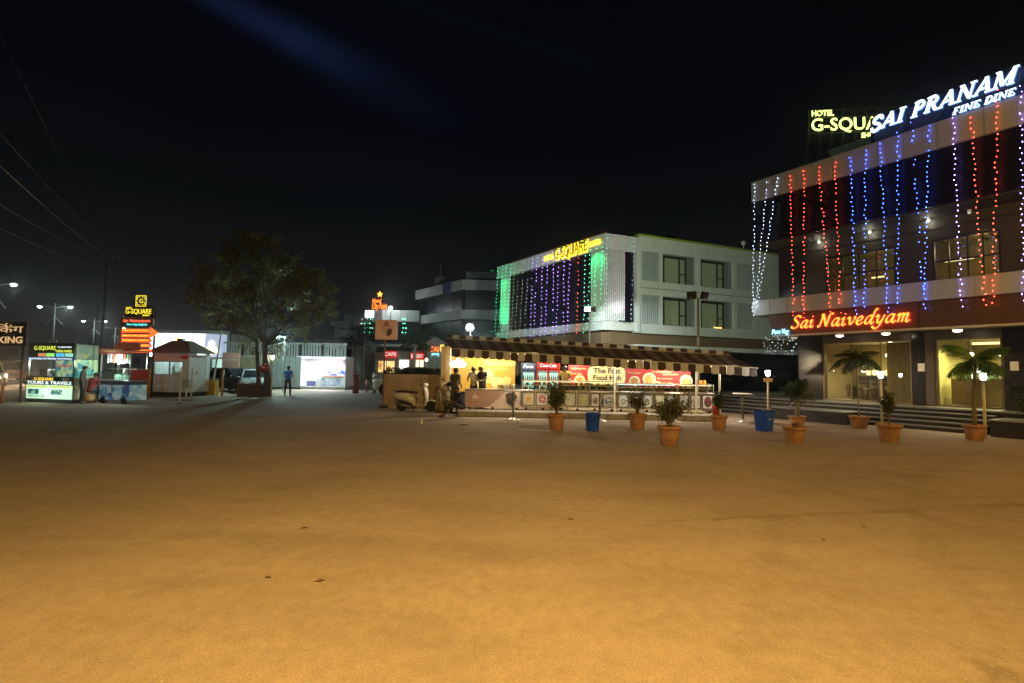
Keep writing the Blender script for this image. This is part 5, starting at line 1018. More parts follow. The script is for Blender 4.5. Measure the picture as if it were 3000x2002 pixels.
# ================================================================== LEFT SIDE: KIOSKS, PYLON, BOOTH
def frame_of(o,rz): 
    return (lambda u,v,y=0: pl(u,v,o,rz,y))
K0=gp(75,1177)[:2]; KR=R_(-15.8); kq=frame_of(K0,KR)
KI=thing('tour_kiosk','glowing G-SQUARE tours and travels kiosk with lit poster panels','kiosk',(*K0,0),KR)
kw=2.72; kd=.95; kh=2.46; kdark=M('kiosk_dark',(.04,.045,.05),.5)
bx('base',kdark,KI,0,0,0,kw,kd,.14); bx('roof',kdark,KI,-.03,-.03,kh,kw+.03,kd+.03,kh+.06); bx('back_wall',kdark,KI,0,kd-.04,.145,kw,kd,kh-.002)
hd=bx('header_sign',M('header_black',(.015,.02,.025),.4),KI,0,-.02,kh-.66,kw,.03,kh-.003)
lime2=EM('kiosk_lime',(.75,.85,.08),1.0); wh2=EM('kiosk_white',(.85,1.,.95),.95); 
lettering('lettering','G-SQUARE',lime2,hd,.35,-.022,kh-.24,.17,1.28,.01); lettering('lettering','TOURS & TRAVELS',lime2,hd,1.62,-.022,kh-.34,.1,.95,.01); lettering('lettering','ALL INDIA PERMIT',wh2,hd,1.75,-.022,kh-.15,.06,.8,.008)
for i,(c,x) in enumerate((((.55,.25,.1),.62),((.35,.85,.2),1.12),((.1,.5,.9),1.68),((.3,.75,.55),2.2))): MB().bbox(x,-.035,kh-.52,x+.46,-.022,kh-.38,.01).build('brand_panel',EM('brand_%d'%i,c,.8,c),hd)
bx('blue_strip',M('blue_strip_print',(.02,.04,.16),.4,var=0,emit=(.05,.1,.4),es=.5),hd,.02,-.03,kh-.65,kw-.02,-.021,kh-.55); lettering('lettering','Train Booking  Bus Booking  Hotel Booking',wh2,hd,.08,-.034,kh-.635,.07,kw-.2,.006)
[bx('post',steel,KI,x,0,.14,x+.05,.05,kh-.66) for x in (0,1.62,kw-.05)]
bx('counter',kdark,KI,.05,.02,1.06,kw-.05,kd-.05,1.1)
po=M('tour_poster',(.5,.6,.35),.4,var=0); 
bx('poster',BLOTCH('poster_teal',((.35,.65,.45),(.6,.75,.3),(.06,.35,.45),(.12,.55,.5),(.7,.8,.5)),5,.5),KI,1.68,.0,1.1,kw-.06,.03,kh-.68)
lettering('lettering','NASIK DARSHAN',M('red_print',(.6,.05,.03),.5,var=0,emit=(.7,.06,.03),es=.4),KI,1.75,-.012,1.5,.1,.85,.006)
lw=bx('lower_sign',M('header_black'),KI,0,-.02,.74,kw,.03,1.09)
lettering('lettering','G-SQUARE',EM('kiosk_amber',(.95,.6,.05),1.4),lw,.45,-.022,.93,.12,1.15,.01); lettering('lettering','TOURS & TRAVELS',wh2,lw,.05,-.022,.765,.14,kw-.12,.012,bold=.02); bx('small_print',M('cream_paper'),lw,2.1,-.026,.95,2.5,-.021,1.04)
for i,(a,b) in enumerate(((.03,1.33),(1.39,kw-.03))):
    p=bx('light_panel',EM('kiosk_panel',(.55,.9,.62),.85,(.6,.8,.6)),KI,a,-.015,.16,b,.02,.73); bx('yellow_strip',EM('kiosk_yellow',(.7,.8,.15),.8),p,a+.04,-.021,.62,b-.04,-.0155,.71)
    bx('picture',BLOTCH('panel_pic',((.02,.12,.14),(.05,.3,.3),(.45,.8,.7),(.02,.2,.16)),11,.5),p,a+.1,-.022,.34,a+.75,-.016,.56)
    lettering('lettering','SHIRDI LOCAL TOUR' if i==0 else 'ELLORA  AJANTA',M('dark_green_print',(.02,.1,.07),.5,var=0),p,a+.1,-.02,.22 if i==0 else .42,.08,1.0 if i==0 else .4,.006)
sp_=bx('side_panel',BLOTCH('poster_green',((.3,.42,.28),(.22,.36,.26),(.42,.5,.2),(.15,.28,.2)),3,.16,2.),KI,kw-.03,.06,1.85,kw,kd,kh-.01); bx('side_poster',BLOTCH('poster_teal2',((.35,.65,.45),(.5,.75,.4),(.04,.3,.32),(.1,.5,.45)),4,.5,3.),KI,kw-.03,.06,1.06,kw,kd,1.83); bx('side_lower',BLOTCH('poster_cream',((.5,.5,.3),(.6,.62,.45),(.3,.32,.18)),5,.15,4.),KI,kw-.03,.06,.16,kw,kd,1.04)
light('kiosk_tube','POINT',(.8,.4,1.65),16,(.85,1.,.9),KI,.1); light('kiosk_spill','POINT',(1.4,-.5,.45),9,(.7,1.,.75),KI,.3)
m=MB(); m.box(.25,.3,1.1,.7,.5,1.4); m.ball((.9,.4,1.3),.12); m.box(1.1,.35,1.1,1.5,.55,1.25); m.build('desk_clutter',M('clutter',(.4,.42,.4),.6,var=.6,scale=12),KI)
# food cart
C0=gp(288,1182)[:2]; CR=R_(-16.9); CT=thing('food_cart','wheeled juice cart with red header boards, hanging packets and blue printed sides','food cart',(*C0,0),CR)
cw,cd,ch=1.70,.75,2.2
blup=BLOTCH('cart_glow_print',((.05,.10,.18),(.10,.22,.28),(.25,.32,.30),(.03,.06,.14),(.14,.30,.32)),4,.55,1.)  # cart prints emit by themselves, brightness added to their colour
bx('body',M('cart_blue',(.05,.08,.15),.5),CT,.02,.03,.14,cw-.02,cd,.95); bx('front_print',blup,CT,.0,0,.16,cw-.0,.028,.80); bx('side_print',BLOTCH('cart_side_glow',((.2,.35,.38),(.35,.45,.42),(.12,.25,.3)),4,.45,5.),CT,cw-.018,.04,.16,cw+.012,cd,.80)
for i,s in enumerate(('श्री साई पान मंिदर',)): lettering('lettering',s,M('pale_print',(.55,.55,.55),.5,var=0,emit=(.6,.6,.6),es=.1),CT,.12,-.012,.66,.14,1.3,.006)
MB().bbox(-.03,-.03,.951,cw+.03,cd+.03,1.0,.01).build('worktop',steel,CT)
for x in (0,cw-.04):
    for y in (0,cd-.04): bx('post',steel,CT,x,y,1.0,x+.04,y+.04,ch)
bx('roof',M('cart_roof',(.2,.18,.15),.6),CT,-.05,-.05,ch,cw+.05,cd+.05,ch+.04)
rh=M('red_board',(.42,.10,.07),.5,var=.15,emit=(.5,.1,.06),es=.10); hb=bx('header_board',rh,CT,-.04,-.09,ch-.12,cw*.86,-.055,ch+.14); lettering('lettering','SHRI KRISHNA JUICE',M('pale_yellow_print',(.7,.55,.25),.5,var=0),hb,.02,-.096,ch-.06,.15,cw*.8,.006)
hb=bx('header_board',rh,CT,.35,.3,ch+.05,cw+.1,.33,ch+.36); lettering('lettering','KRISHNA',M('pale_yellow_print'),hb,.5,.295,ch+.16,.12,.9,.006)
bx('front_pane',clear,CT,.04,.01,1.0,cw-.06,.018,1.42); bx('shelf',steel,CT,.04,.3,1.45,cw-.05,cd-.05,1.47)
for i in range(9):
    x=.2+.16*i; MB().box(x,.12,ch-.45-random.uniform(0,.1),x+.09,.14,ch-.12).build('hanging_packet',M('packet_%d'%(i%4),((.6,.62,.65),(.5,.55,.6),(.5,.1,.08),(.2,.35,.15))[i%4],.3),CT)
for i in range(7): MB().lathe([(.05,0),(.055,.14),(.03,.2),(.03,.24)],9,(.5+.13*i,.3,1.0)).build('jar',M('jar_glass_%d'%(i%3),((.35,.6,.5),(.5,.6,.5),(.25,.5,.45))[i%3],.15),CT)
MB().lathe([(.09,0),(.10,.28),(.06,.42),(.02,.5)],12,(.95,.35,1.0)).build('juicer',steel,CT)
bx('red_box',M('red_cooler',(.42,.02,.02),.4),CT,cw-.02,.05,1.003,cw+.02,cd,1.42); 
bl=MB().ball((1.0,.3,1.82),.055).build('lamp',EM('cart_bulb',(.85,1.,.95),30),CT); light('cart_lamp','POINT',(.9,-.12,1.72),55,(.85,1.,.9),CT,.05)
for x in (.25,cw-.25):
    w=MB().lathe([(.06,-.03),(.15,-.03),(.15,.03),(.06,.03)],16,(x,.0,.15),'y').build('wheel',rubber,CT)
# stool / drum with seated man is added with the people
# pylon sign
PY=25.5; a=dp(405,1000,PY); PN=thing('pylon_sign','tall pylon sign stacking a gold emblem, hotel name, grey oval board and orange arrow bars','sign',(a[0],a[1],0),R_(-4))
pq=frame_of((a[0],a[1]),R_(-4))
def prect(u0,v0,u1,v1): 
    x0,z1=pq(u0,v0); x1,z0=pq(u1,v1); return x0,z0,x1,z1
x,zt=pq(353,915); MB().cyl((x,.1,0),(x,.1,zt),.07,n=10).build('post',M('pale_post',(.5,.48,.44),.5),PN,True); x2,_=pq(447,960); MB().cyl((x2,.14,0),(x2,.14,pq(447,905)[1]),.05,n=10).build('post',M('dark_post',(.06,.06,.06),.5),PN,True)
yel=EM('gold_neon',(1.,.78,.05),1.25); x0,z0,x1,z1=prect(401,870,429,898)
eb=bx('emblem_board',M('emblem_black',(.02,.018,.01),.5),PN,x0,-.02,z0,x1,.02,z1); s=(x1-x0)
m=MB()
for q in ((0,0),(1,0),(1,1),(0,1)): pass
for (a1,b1),(a2,b2) in (((0,0),(1,0)),((1,0),(1,1)),((1,1),(0,1)),((0,1),(0,0)),((.12,.12),(.4,.12)),((.6,.12),(.88,.12)),((.12,.88),(.4,.88)),((.6,.88),(.88,.88)),((.12,.12),(.12,.4)),((.12,.6),(.12,.88)),((.88,.12),(.88,.4)),((.88,.6),(.88,.88))): m.tube([(x0+a1*s,-.04,z0+b1*s),(x0+a2*s,-.04,z0+b2*s)],.012,6)
m.build('neon_border',yel,eb); lettering('lettering','G',yel,eb,x0+s*.33,-.035,z0+s*.3,s*.4,s*.36,.01)
x0,z0,x1,z1=prect(368,897,450,930); nb=MB().bbox(x0,-.02,z0,x1,.05,z1,.015).build('name_board',M('name_brown',(.06,.025,.018),.4),PN)
lettering('lettering','HOTEL',yel,nb,x0+.05,-.03,z1-.14,.09,.32,.01); lettering('lettering','G-SQUARE',yel,nb,x0+.04,-.03,z0+.17,.24,(x1-x0)*.9,.01); lettering('lettering','SHIRDI',yel,nb,x0+(x1-x0)*.62,-.03,z0+.05,.085,.36,.01)
x0,z0,x1,z1=prect(358,930,450,959); w,h=x1-x0,z1-z0; ov=[(x0+w/2+w/2*math.copysign(abs(math.cos(t))**.35,math.cos(t)),z0+h/2+h/2*math.copysign(abs(math.sin(t))**.35,math.sin(t))) for t in [2*math.pi*k/32 for k in range(32)]]
nb=MB().prism(ov,-.06,.05,'y').build('oval_board',M('oval_grey',(.22,.22,.21),.5),PN); lettering('lettering','Sai Naivedyam',EM('red_neon',(1.,.12,.05),1.6),nb,x0+.1,-.066,z0+h*.5,.15,w*.86,.01,.25); lettering('lettering','Pure Veg Gujarati',EM('cyan_neon2',(.1,.9,.85),1.8),nb,x0+w*.2,-.066,z0+h*.17,.09,w*.62,.01)
og=M('orange_bar',(.6,.10,.02),.5,var=.06,emit=(1.,.09,.012),es=.9)
for v0,v1,s in ((963,976,'PURE & JAIN VEG THALI'),(979,989,'BANQUET HALL & ROOMS'),(992,1004,'PUNJABI & CHINESE'),(1007,1018,'SWEETS & FARSAN'),(1023,1034,'SOUTH INDIAN')):
    x0,z0,x1,z1=prect(357,v0,443,v1); nb=MB().bbox(x0,-.02,z0,x1,.05,z1,.01).build('menu_bar',og,PN); lettering('lettering',s,EM('yellow_neon',(1.,.5,.05),2.0),nb,x0+.06,-.026,z0+(z1-z0)*.25,(z1-z0)*.5,(x1-x0)*.88,.006)
x0,z0,x1,z1=prect(441,960,462,991); MB().prism([(x0,z0),(x1,(z0+z1)/2),(x0,z1)],-.03,.04,'y').build('arrow_head',M('orange_arrow',(.6,.12,.02),.5,var=0,emit=(1.,.13,.015),es=1.4),PN)
# parking sign
a=gp(72,1181); PK=thing('parking_sign','dark board reading PARKING in cream letters at the left edge','sign',(a[0],a[1],0),R_(-12)); q=frame_of((a[0],a[1]),R_(-12)); x1,z1=q(80,944); x0,z0=q(-62,1014); z0=q(78,1015)[1]
bd=MB().bbox(x0,-.03,z0,x1,.06,z1,.02).build('board',M('board_maroon',(.05,.02,.014),.4),PK); h=z1-z0; crm=M('cream_letters',(.75,.55,.3),.5,var=0,emit=(1.,.62,.28),es=.55)
lettering('lettering','PARKING',crm,bd,x0+.1,-.035,z0+h*.12,h*.28,x1-x0-.25,.01,bold=.02)
o=lettering('lettering','पािकंग',crm,bd,x0+.1,-.035,z0+h*.56,h*.36,x1-x0-.25,.01); MB().tube([(x0+(x1-x0)*.60,-.04,z0+h*.82),(x0+(x1-x0)*.57,-.04,z0+h*.93),(x0+(x1-x0)*.61,-.04,z0+h*.95)],.018,6).build('lettering_mark',crm,bd); bx('yellow_strip',M('yellow_strip',(.4,.25,.02),.5),bd,x0+.1,-.036,z0+h*.47,x1-.6,-.0305,z0+h*.51)
for x in (x1-.12,x0+.2): MB().cyl((x,.0,0),(x,.0,z0),.045,n=10).build('post',M('board_post',(.06,.035,.025),.5),PK,True)
a=gp(5,1182); t=thing('bollard','short orange bollard post at the left edge under the parking sign','bollard',a); MB().cyl((0,0,0),(0,0,.75),.06,n=12).build('post',M('orange_post',(.4,.12,.03),.5),t,True); MB().lathe([(.065,.75),(.04,.79),(.001,.8)],12).build('cap',M('orange_post'),t)
# guard booth
G0=gp(440,1160); GR=R_(-5); c=gp(550,1163); G0=(c[0]-2.12*math.cos(GR),c[1]-2.12*math.sin(GR)); GB=thing('guard_booth','white guard booth with dark hipped roof and a sliding window, by the barrier','guard booth',(*G0,0),GR)
bw,bd_=2.12,1.6; gw=M('booth_white',(.62,.70,.72),.5,var=.08,stain=.25)
bx('plinth',M('dark_plinth',(.04,.04,.035),.8),GB,.06,.06,0,bw-.06,bd_-.06,.22)
zt=2.35; zs,ze=1.12,1.86
for z0,z1 in ((.22,.55),(.56,.86),(.87,zs)): bx('wall_panel',gw,GB,0,0,z0,bw,.05,z1)
bx('wall_panel',gw,GB,0,0,ze,bw,.05,zt); bx('wall_panel',gw,GB,0,0,zs+.002,.12,.05,ze-.002); bx('wall_panel',gw,GB,bw-.35,0,zs+.002,bw,.05,ze-.002)
bx('back_wall',gw,GB,0,bd_-.05,.22,bw,bd_,zt); bx('side_wall',gw,GB,0,.052,.22,.05,bd_-.052,zt); bx('side_wall',gw,GB,bw-.05,.052,.22,bw,.55,zt); bx('side_wall',gw,GB,bw-.05,1.3,.22,bw,bd_-.052,zt)
dr=bx('door',M('door_pale',(.5,.55,.53),.4,var=.08),GB,bw-.04,.56,.24,bw-.01,1.29,2.2); bx('handle',steel,dr,bw-.009,.62,1.2,bw+.03,.66,1.3)
wn=MB(); wn.box(.12,.0,ze-.05,bw-.35,.06,ze-.003); wn.box(.12,0,zs+.003,bw-.35,.06,zs+.04); wn.box(.12,0,zs+.04,.16,.06,ze-.05); wn.box(bw-.39,0,zs+.04,bw-.35,.06,ze-.05); wn.box(.98,.0,zs+.04,1.02,.06,ze-.05); wn=wn.build('window',M('alu_frame',(.3,.3,.3),.35,metal=.6),GB); bx('pane',clear,wn,.16,.03,zs+.04,.98,.036,ze-.05); bx('pane',clear,wn,1.02,.03,zs+.04,bw-.39,.036,ze-.05)
m=MB(); e=.18; z0=zt; z1=zt+.62
m.add([(-e,-e,z0),(bw+e,-e,z0),(bw+e,bd_+e,z0),(-e,bd_+e,z0),(.6,.6,z1),(bw-.6,.6,z1),(bw-.6,bd_-.6,z1),(.6,bd_-.6,z1),(-e,-e,z0-.06),(bw+e,-e,z0-.06),(bw+e,bd_+e,z0-.06),(-e,bd_+e,z0-.06)],[(0,1,5,4),(1,2,6,5),(2,3,7,6),(3,0,4,7),(4,5,6,7),(8,11,10,9),(0,8,9,1),(1,9,10,2),(2,10,11,3),(3,11,8,0)]); rf=m.build('roof',M('roof_tar',(.15,.135,.12),.75,var=.25,stain=.3),GB); bx('vent_cap',black,rf,.85,.65,z1,1.15,.9,z1+.12)
bx('red_decal',M('red_letter_print',(.6,.05,.04),.5,var=.3,scale=20),GB,1.62,-.006,1.98,2.02,-.002,2.14); bx('red_decal',M('red_letter_print'),GB,1.2,-.006,2.03,1.58,-.002,2.06)
light('booth_flood','SPOT',(.2,-2.6,3.2),70,(.85,1.,.95),GB,.2,spot=100,aim=(1.1,0,1.2)) if False else None; light('booth_lamp','POINT',(1.1,.9,2.1),40,(.85,1.,.95),GB,.1)
m=MB(); m.box(.3,1.3,1.2,.7,1.5,1.7); m.box(.9,1.3,1.3,1.4,1.5,1.75); m.box(1.1,.3,1.12,1.6,.6,1.3); m.build('desk_items',M('booth_clutter',(.55,.6,.58),.5,var=.7,scale=8),GB)
# barrier boxes, boom, posts
yb=M('barrier_yellow',(.62,.34,.02),.45,var=.1)
a=gp(622,1158); BA=thing('boom_barrier','orange boom barrier with its pale arm raised upright','barrier',(a[0],a[1],0),R_(-8)); MB().bbox(-.25,-.18,0,.25,.18,.85,.02).build('housing',yb,BA); bx('top_cap',M('cap_dark',(.08,.08,.07),.5),BA,-.27,-.2,.85,.27,.2,.92)
b=dp(661,968,a[1]); MB().tube([(.2,-.22,.72),(b[0]-a[0]-.02,-.22,b[2])],[.05,.035],6).build('boom_arm',M('boom_white',(.62,.6,.55),.45,var=.1),BA)
a=gp(434,1158); t=thing('boom_barrier','yellow barrier housing left of the guard booth','barrier',(a[0],a[1],0),R_(-8)); MB().bbox(-.17,-.17,0,.17,.17,1.45,.02).build('housing',yb,t); bx('top_cap',M('cap_dark'),t,-.19,-.19,1.45,.19,.19,1.5)
a=gp(650,1161); t=thing('bollard','tall slim orange post beside the raised boom arm','bollard',a); MB().cyl((0,0,0),(0,0,1.42),.06,n=10).build('post',yb,t,True); MB().lathe([(.065,1.42),(.03,1.46),(.001,1.465)],10).build('cap',yb,t)
a=gp(525,1183); t=thing('bollard','thin pale marker pole in front of the guard booth','marker pole',a); MB().tube([(0,0,0),(.04,0,1.55)],.035,8).build('post',cream,t); MB().lathe([(.08,0),(.06,.05)],10).build('base',black,t)
a=gp(559,1164); t=thing('control_box','grey control box on a short post by the guard booth','control box',a); MB().cyl((.02,0,0),(.02,0,1.5),.035,n=8).build('post',cream,t); MB().bbox(-.42,-.12,.5,-.06,.06,.92,.02).build('box',M('box_grey',(.4,.38,.33),.5),t); MB().cyl((-.25,0,0),(-.25,0,.5),.04,n=8).build('leg',cream,t)
a=gp(425,1172); b=gp(552,1176); t=thing('speed_bump','long low pale concrete strip on the ground before the guard booth','kerb',a,math.atan2(b[1]-a[1],b[0]-a[0])); MB().prism([(0,0),(.35,0),(.27,.08),(.08,.08)],0,math.hypot(b[0]-a[0],b[1]-a[1]),'x').build('strip',concrete,t)
# red LED board above the boom
a=dp(674,946,40); t=thing('led_sign','small red LED word sign on a mast above the raised boom','sign',a); MB().box(-.55,0,-.2,.55,.1,.22).build('panel',black,t); lettering('lettering','DELTA',EM('red_led',(1.,.10,.02),7),t,0,-.01,-.12,.26,.95,.01,center=True); MB().cyl((0,.14,-a[2]),(0,.14,.15),.05).build('mast',M('dark_post'),t)
# shop with glowing fascia behind the booth
a=dp(440,1000,41); SH=thing('shop_building','single-storey shop with a dazzling white and yellow fascia lightbox behind the guard booth','building',(a[0],a[1],0),R_(-3)); q=frame_of((a[0],a[1]),R_(-3)); x0,zt=q(440,978); x1,_=q(655,992); _,zb=q(560,1046)
bx('wall',M('shop_wall',(.4,.38,.35),.7,stain=.2),SH,x0,.5,0,x1,6,zt+.1); bx('roof_edge',bgm,SH,x0-.2,-.1,zt+.05,x1+.1,.6,zt+.3)
xm=q(598,1000)[0]; fp=bx('fascia_lightbox',EM('fascia_glow',(.92,.95,1.),2.6,(.8,.8,.8)),SH,x0,.05,zb,xm,.45,zt); fp2=bx('fascia_lightbox',EM('fascia_blue_glow',(.5,.62,.85),.55,(.5,.55,.6)),SH,xm+.02,.05,zb,x1,.45,zt)
fy=EM('fascia_yellow',(1.,.78,.1),2.2)
for i,(fx,fz,r) in enumerate(((.12,.25,.22),(.30,.45,.28),(.5,.75,.2),(.2,.62,.12))): MB().lathe([(r,0),(r*.7,-.03),(.001,-.035)],14,(x0+(xm-x0)*fx,.045,zb+(zt-zb)*fz),'y').build('graphic',fy,fp)
mm=[(xm+.05,zb+.35),(xm+.55,zb+.2),(xm+1.15,zb+.35),(xm+1.05,zb+.7),(xm+.75,zb+.85),(xm+.85,zb+1.15),(xm+.6,zb+1.35),(xm+.35,zb+1.15),(xm+.45,zb+.85),(xm+.2,zb+.75)]; MB().prism(mm,-.02,.045,'y').build('graphic',EM('fascia_figure',(1.,.85,.35),3.2),fp2)
x2,z2=q(612,1052); x3,z3=q(646,1078); w=bx('shop_window',EM('shop_window_glow',(.45,.75,.65),.9),SH,x2,.44,z3,x3,.49,z2); bx('frame',black,w,x2-.05,.42,z3-.06,x3+.05,.435,z3)
for u in (470,530,580): x2,_=q(u,1080); bx('shutter',M('shutter_grey',(.25,.25,.24),.5),SH,x2,.44,0,x2+1.2,.49,2.2)
light('fascia_spill','AREA',(x0+2,-.6,zb+.6),50,(.85,.92,1.),SH,1.5,aim=(x0+2,-8,0))
# ================================================================== STREET LAMPS, UTILITY POLE, WIRES
def twin_lamp(u,v,Y,label,both=True,du=45,on=1.):
    a=dp(u,v,Y); t=thing('street_lamp',label,'street lamp',(a[0],a[1],0)); h=a[2]; k=Y/1500; L=du*k
    MB().tube([(0,0,0),(0,0,h*.6),(0,0,h+.4)],[.11,.09,.05],9).build('pole',pole_grey,t,True)
    for s in (-1,1):
        MB().tube([(0,0,h-.15),(s*L*.5,0,h+.02),(s*L,0,h+.05)],[.04,.035,.03],6).build('arm',pole_grey,t)
        MB().tube([(0,0,h-1.1),(s*L*.55,0,h-2.0)],.035,5).build('strut',pole_grey,t)
        hd=MB().bbox(s*L-.28,-.12,h,s*L+.28,.12,h+.12,.03).build('lamp_head',pole_grey,t)
        if both or s>0: MB().ball((s*L,-.04,h-.06),.15,8,5,(1.6,1,.6)).build('lens',EM('street_lens',(.78,1.,.97),30),hd)
    MB().bbox(-.45,-.08,h*.42,.45,.08,h*.42+.9,.02).build('advert_box',M('advert_grey',(.3,.3,.3),.6),t)
    light('street_light','POINT',(L,-.2,h-.4),160*on,(.8,1.,.95),t,.2); 
    return t
twin_lamp(162,899,57,'twin-arm street lamp with two cool lights above the tour kiosk'); twin_lamp(277,941,76,'farther twin-arm street lamp between the kiosk and the pylon sign',du=32); twin_lamp(338,962,92,'farthest street lamp with one light beside the pylon sign',False,25); twin_lamp(-5,833,42,'street lamp cut by the left edge with one light showing',True,47,.25)
a=dp(296,1010,34); h=dp(316,748,34)[2]; UP=thing('utility_pole','dark leaning utility pole with crossarm behind the juice cart','utility pole',(a[0],a[1],0)); ux=dp(317,748,34)[0]-a[0]
dk=M('pole_dark',(.05,.045,.04),.8,var=.2); MB().tube([(-.05,0,0),(ux,0,h)],[.10,.07],9).build('pole',dk,UP,True); MB().box(ux-.2,-.05,h-.35,ux+.75,.05,h-.25).build('crossarm',dk,UP)
for x in (-.1,.3,.7): MB().lathe([(.03,0),(.05,.06),(.03,.14)],8,(ux+x,0,h-.25)).build('insulator',M('porcelain',(.3,.2,.15),.3),UP)
wm=M('wire',(.045,.043,.04),.5,var=0)
for i,(u1,v1,dz,off) in enumerate(((0,455,0,.0),(0,570,-.35,.3),(0,360,.0,.7),(30,130,.35,.1),(0,640,-.9,.2))):
    p0=Vector((a[0]+ux+off,34,h-.15+dz)); p1=Vector(dp(u1,v1,16.)); p2=p0+(p1-p0)*1.5; pts=[p0.lerp(p2,k/20)-Vector((0,0,1))*.9*4*(k/20)*(1-k/20)*(.4) for k in range(21)]
    tag(MB().tube(pts,.006 if i else .011,4,False).build('overhead_wire',wm),'overhead wire running up left from the utility pole, %s of five'%ORD[i],'wire','overhead wires')
# ================================================================== FENCE, WALLS, WHITE STALL
a=dp(782,1045,37.5); b=dp(884,1045,37.5); w0=gp(782,1140); FW=thing('shed_wall','plain grey metal sheet wall behind the man in blue','wall',(a[0],37.5,0),R_(-1)); wz=a[2]; ww_=b[0]-a[0]; gm=M('sheet_grey',(.22,.24,.23),.55,var=.1,stain=.25)
n=6
for i in range(n): MB().bbox(ww_*i/n+.008,0,.15,ww_*(i+1)/n-.008,.05,wz,.01).build('sheet',gm,FW)
bx('plinth',M('dark_plinth'),FW,0,.01,0,ww_,.06,.145)
a=dp(835,1004,39.6); b=dp(1016,1012,39.6); FN=thing('slat_fence','pale slatted fence above the white stall and grey wall','fence',(a[0],39.6,0)); L_=b[0]-a[0]; zb=dp(900,1046,39.6)[2]; zt=a[2]; n=22; sm=None
for i in range(n):
    if i in (5,13): continue
    o=MB().box(0,0,zb,.14,.04,zt-.14).build('slat',M('slat_pale',(.5,.52,.53),.5,stain=.2),FN) if sm is None else link('slat',sm,FN); sm=o.data; o.location=(L_*i/n+.03,0,0)
bx('top_rail',bgm,FN,-.3,-.03,zt-.13,L_+.05,.08,zt); bx('bottom_rail',bgm,FN,-.3,-.02,zb-.12,L_+.05,.07,zb-.002); bx('base_wall',gm,FN,-.3,.0,0,L_,.05,zb-.13)
a=dp(650,1000,39); b=dp(740,1005,39); f2=copy_tree(FN); f2.location=(a[0],39.8,0); f2['label']='pale slatted fence partly hidden behind the big tree trunk'
for (u0,u1,v0,v1,Y,c,l) in ((652,700,1033,1082,34,(.42,.22,.18),'faded pink notice board left of the big tree'),):
    a=dp(u0,v0,Y); b=dp(u1,v1,Y); t=thing('notice_board',l,'notice board',(a[0],Y,0)); MB().box(0,0,b[2],b[0]-a[0],.05,a[2]).build('board',M('pink_board',c,.6,var=.15,scale=3),t); [MB().cyl((x,.03,0),(x,.03,b[2]),.03).build('post',steel,t) for x in (.1,b[0]-a[0]-.1)]; lettering('lettering','NO PARKING',M('cream_paper'),t,.15,-.004,(a[2]+b[2])/2,.13,.8,.006)
a=dp(700,1045,36); t=thing('brick_pillar_wall','dim brown wall behind the big tree','wall',(a[0],36,0)); b=dp(775,1045,36); bx('wall',M('tan_wall',(.2,.16,.1),.8,stain=.4),t,0,0,0,b[0]-a[0],.2,a[2]); bx('coping',concrete,t,-.03,-.03,a[2],b[0]-a[0]+.03,.23,a[2]+.07)
# white lit stall
a=gp(876,1140); b=gp(1014,1143); WRZ=math.atan2(b[1]-a[1],b[0]-a[0]); a=(a[0],37.6); 
WS=thing('poster_stall','brilliantly lit white poster stall with a counter, beyond the man in blue','kiosk',(a[0],a[1],0),R_(-1)); q=frame_of(a[:2],R_(-1)); w=q(1012,1100)[0]; h=q(900,1046)[1]; sw=M('stall_white',(.8,.8,.82),.5,var=.05)
bx('floor',concrete,WS,0,0,0,w,1.8,.22); bx('back_wall',sw,WS,0,1.75,.22,w,1.8,h); bx('side_wall',sw,WS,0,0,.22,.05,1.74,h); bx('side_wall',sw,WS,w-.05,0,.22,w,1.74,h); bx('roof',sw,WS,-.05,-.1,h,w+.05,1.85,h+.06)
bx('light_strip',EM('stall_tube',(.85,.9,1.),8),WS,.2,.3,h-.1,w-.2,.36,h-.05); light('stall_lamp','AREA',(w/2,.7,h-.15),210,(.86,.9,1.),WS,1.2,aim=(w/2,.75,0))
light('stall_spill','AREA',(w/2,-.1,h-.4),70,(.8,.9,1.),WS,1.0,aim=(w/2,-3,-1))
pb=BLOTCH('stall_collage',((.6,.62,.8),(.12,.18,.55),(.75,.75,.85),(.03,.05,.3),(.3,.36,.7)),4.2,.0,8.); bx('poster',pb,WS,w*.36,1.72,.95,w*.93,1.745,1.45); bx('poster',M('pink_poster',(.75,.5,.58),.5,var=.1),WS,w*.68,1.72,1.5,w*.95,1.745,h-.1); MB().lathe([(.2,0),(.2,-.01),(.001,-.012)],16,(w*.82,1.715,h-.38),'y').build('emblem',M('emblem_grey',(.25,.15,.22),.6,var=.6,scale=9),WS); lettering('lettering','TRAVELS',M('red_print'),WS,w*.72,1.714,1.55,.12,.7,.006); lettering('lettering','SAI TOURS',M('blue_print',(.1,.12,.4),.5,var=0),WS,w*.38,1.74,1.75,.16,.8,.006); lettering('lettering','SHIRDI DARSHAN',M('blue_print'),WS,w*.38,1.74,1.53,.1,.9,.006)
for i in range(9): bx('notice_line',M('pale_blue_print',(.3,.34,.55),.5),WS,w*.12,1.74,h-.25-.12*i,w*.32,1.746,h-.2-.12*i)
m=MB(); m.box(w*.47,.5,.22,w*.97,1.0,.9); m.build('counter',BLOTCH('counter_print',((.5,.55,.6),(.3,.4,.55),(.65,.68,.7)),4,.05,2.),WS); bx('counter_top',M('orange_top',(.5,.2,.08),.5),WS,w*.46,.46,.902,w*.98,1.02,1.0); bx('cabinet',M('grey_cabinet',(.45,.45,.4),.5),WS,w*.32,.6,.22,w*.45,1.0,.85); bx('desk',M('indigo_desk',(.1,.1,.25),.5),WS,w*.12,.7,.22,w*.3,1.1,.6)
a=gp(688,1012) if False else None
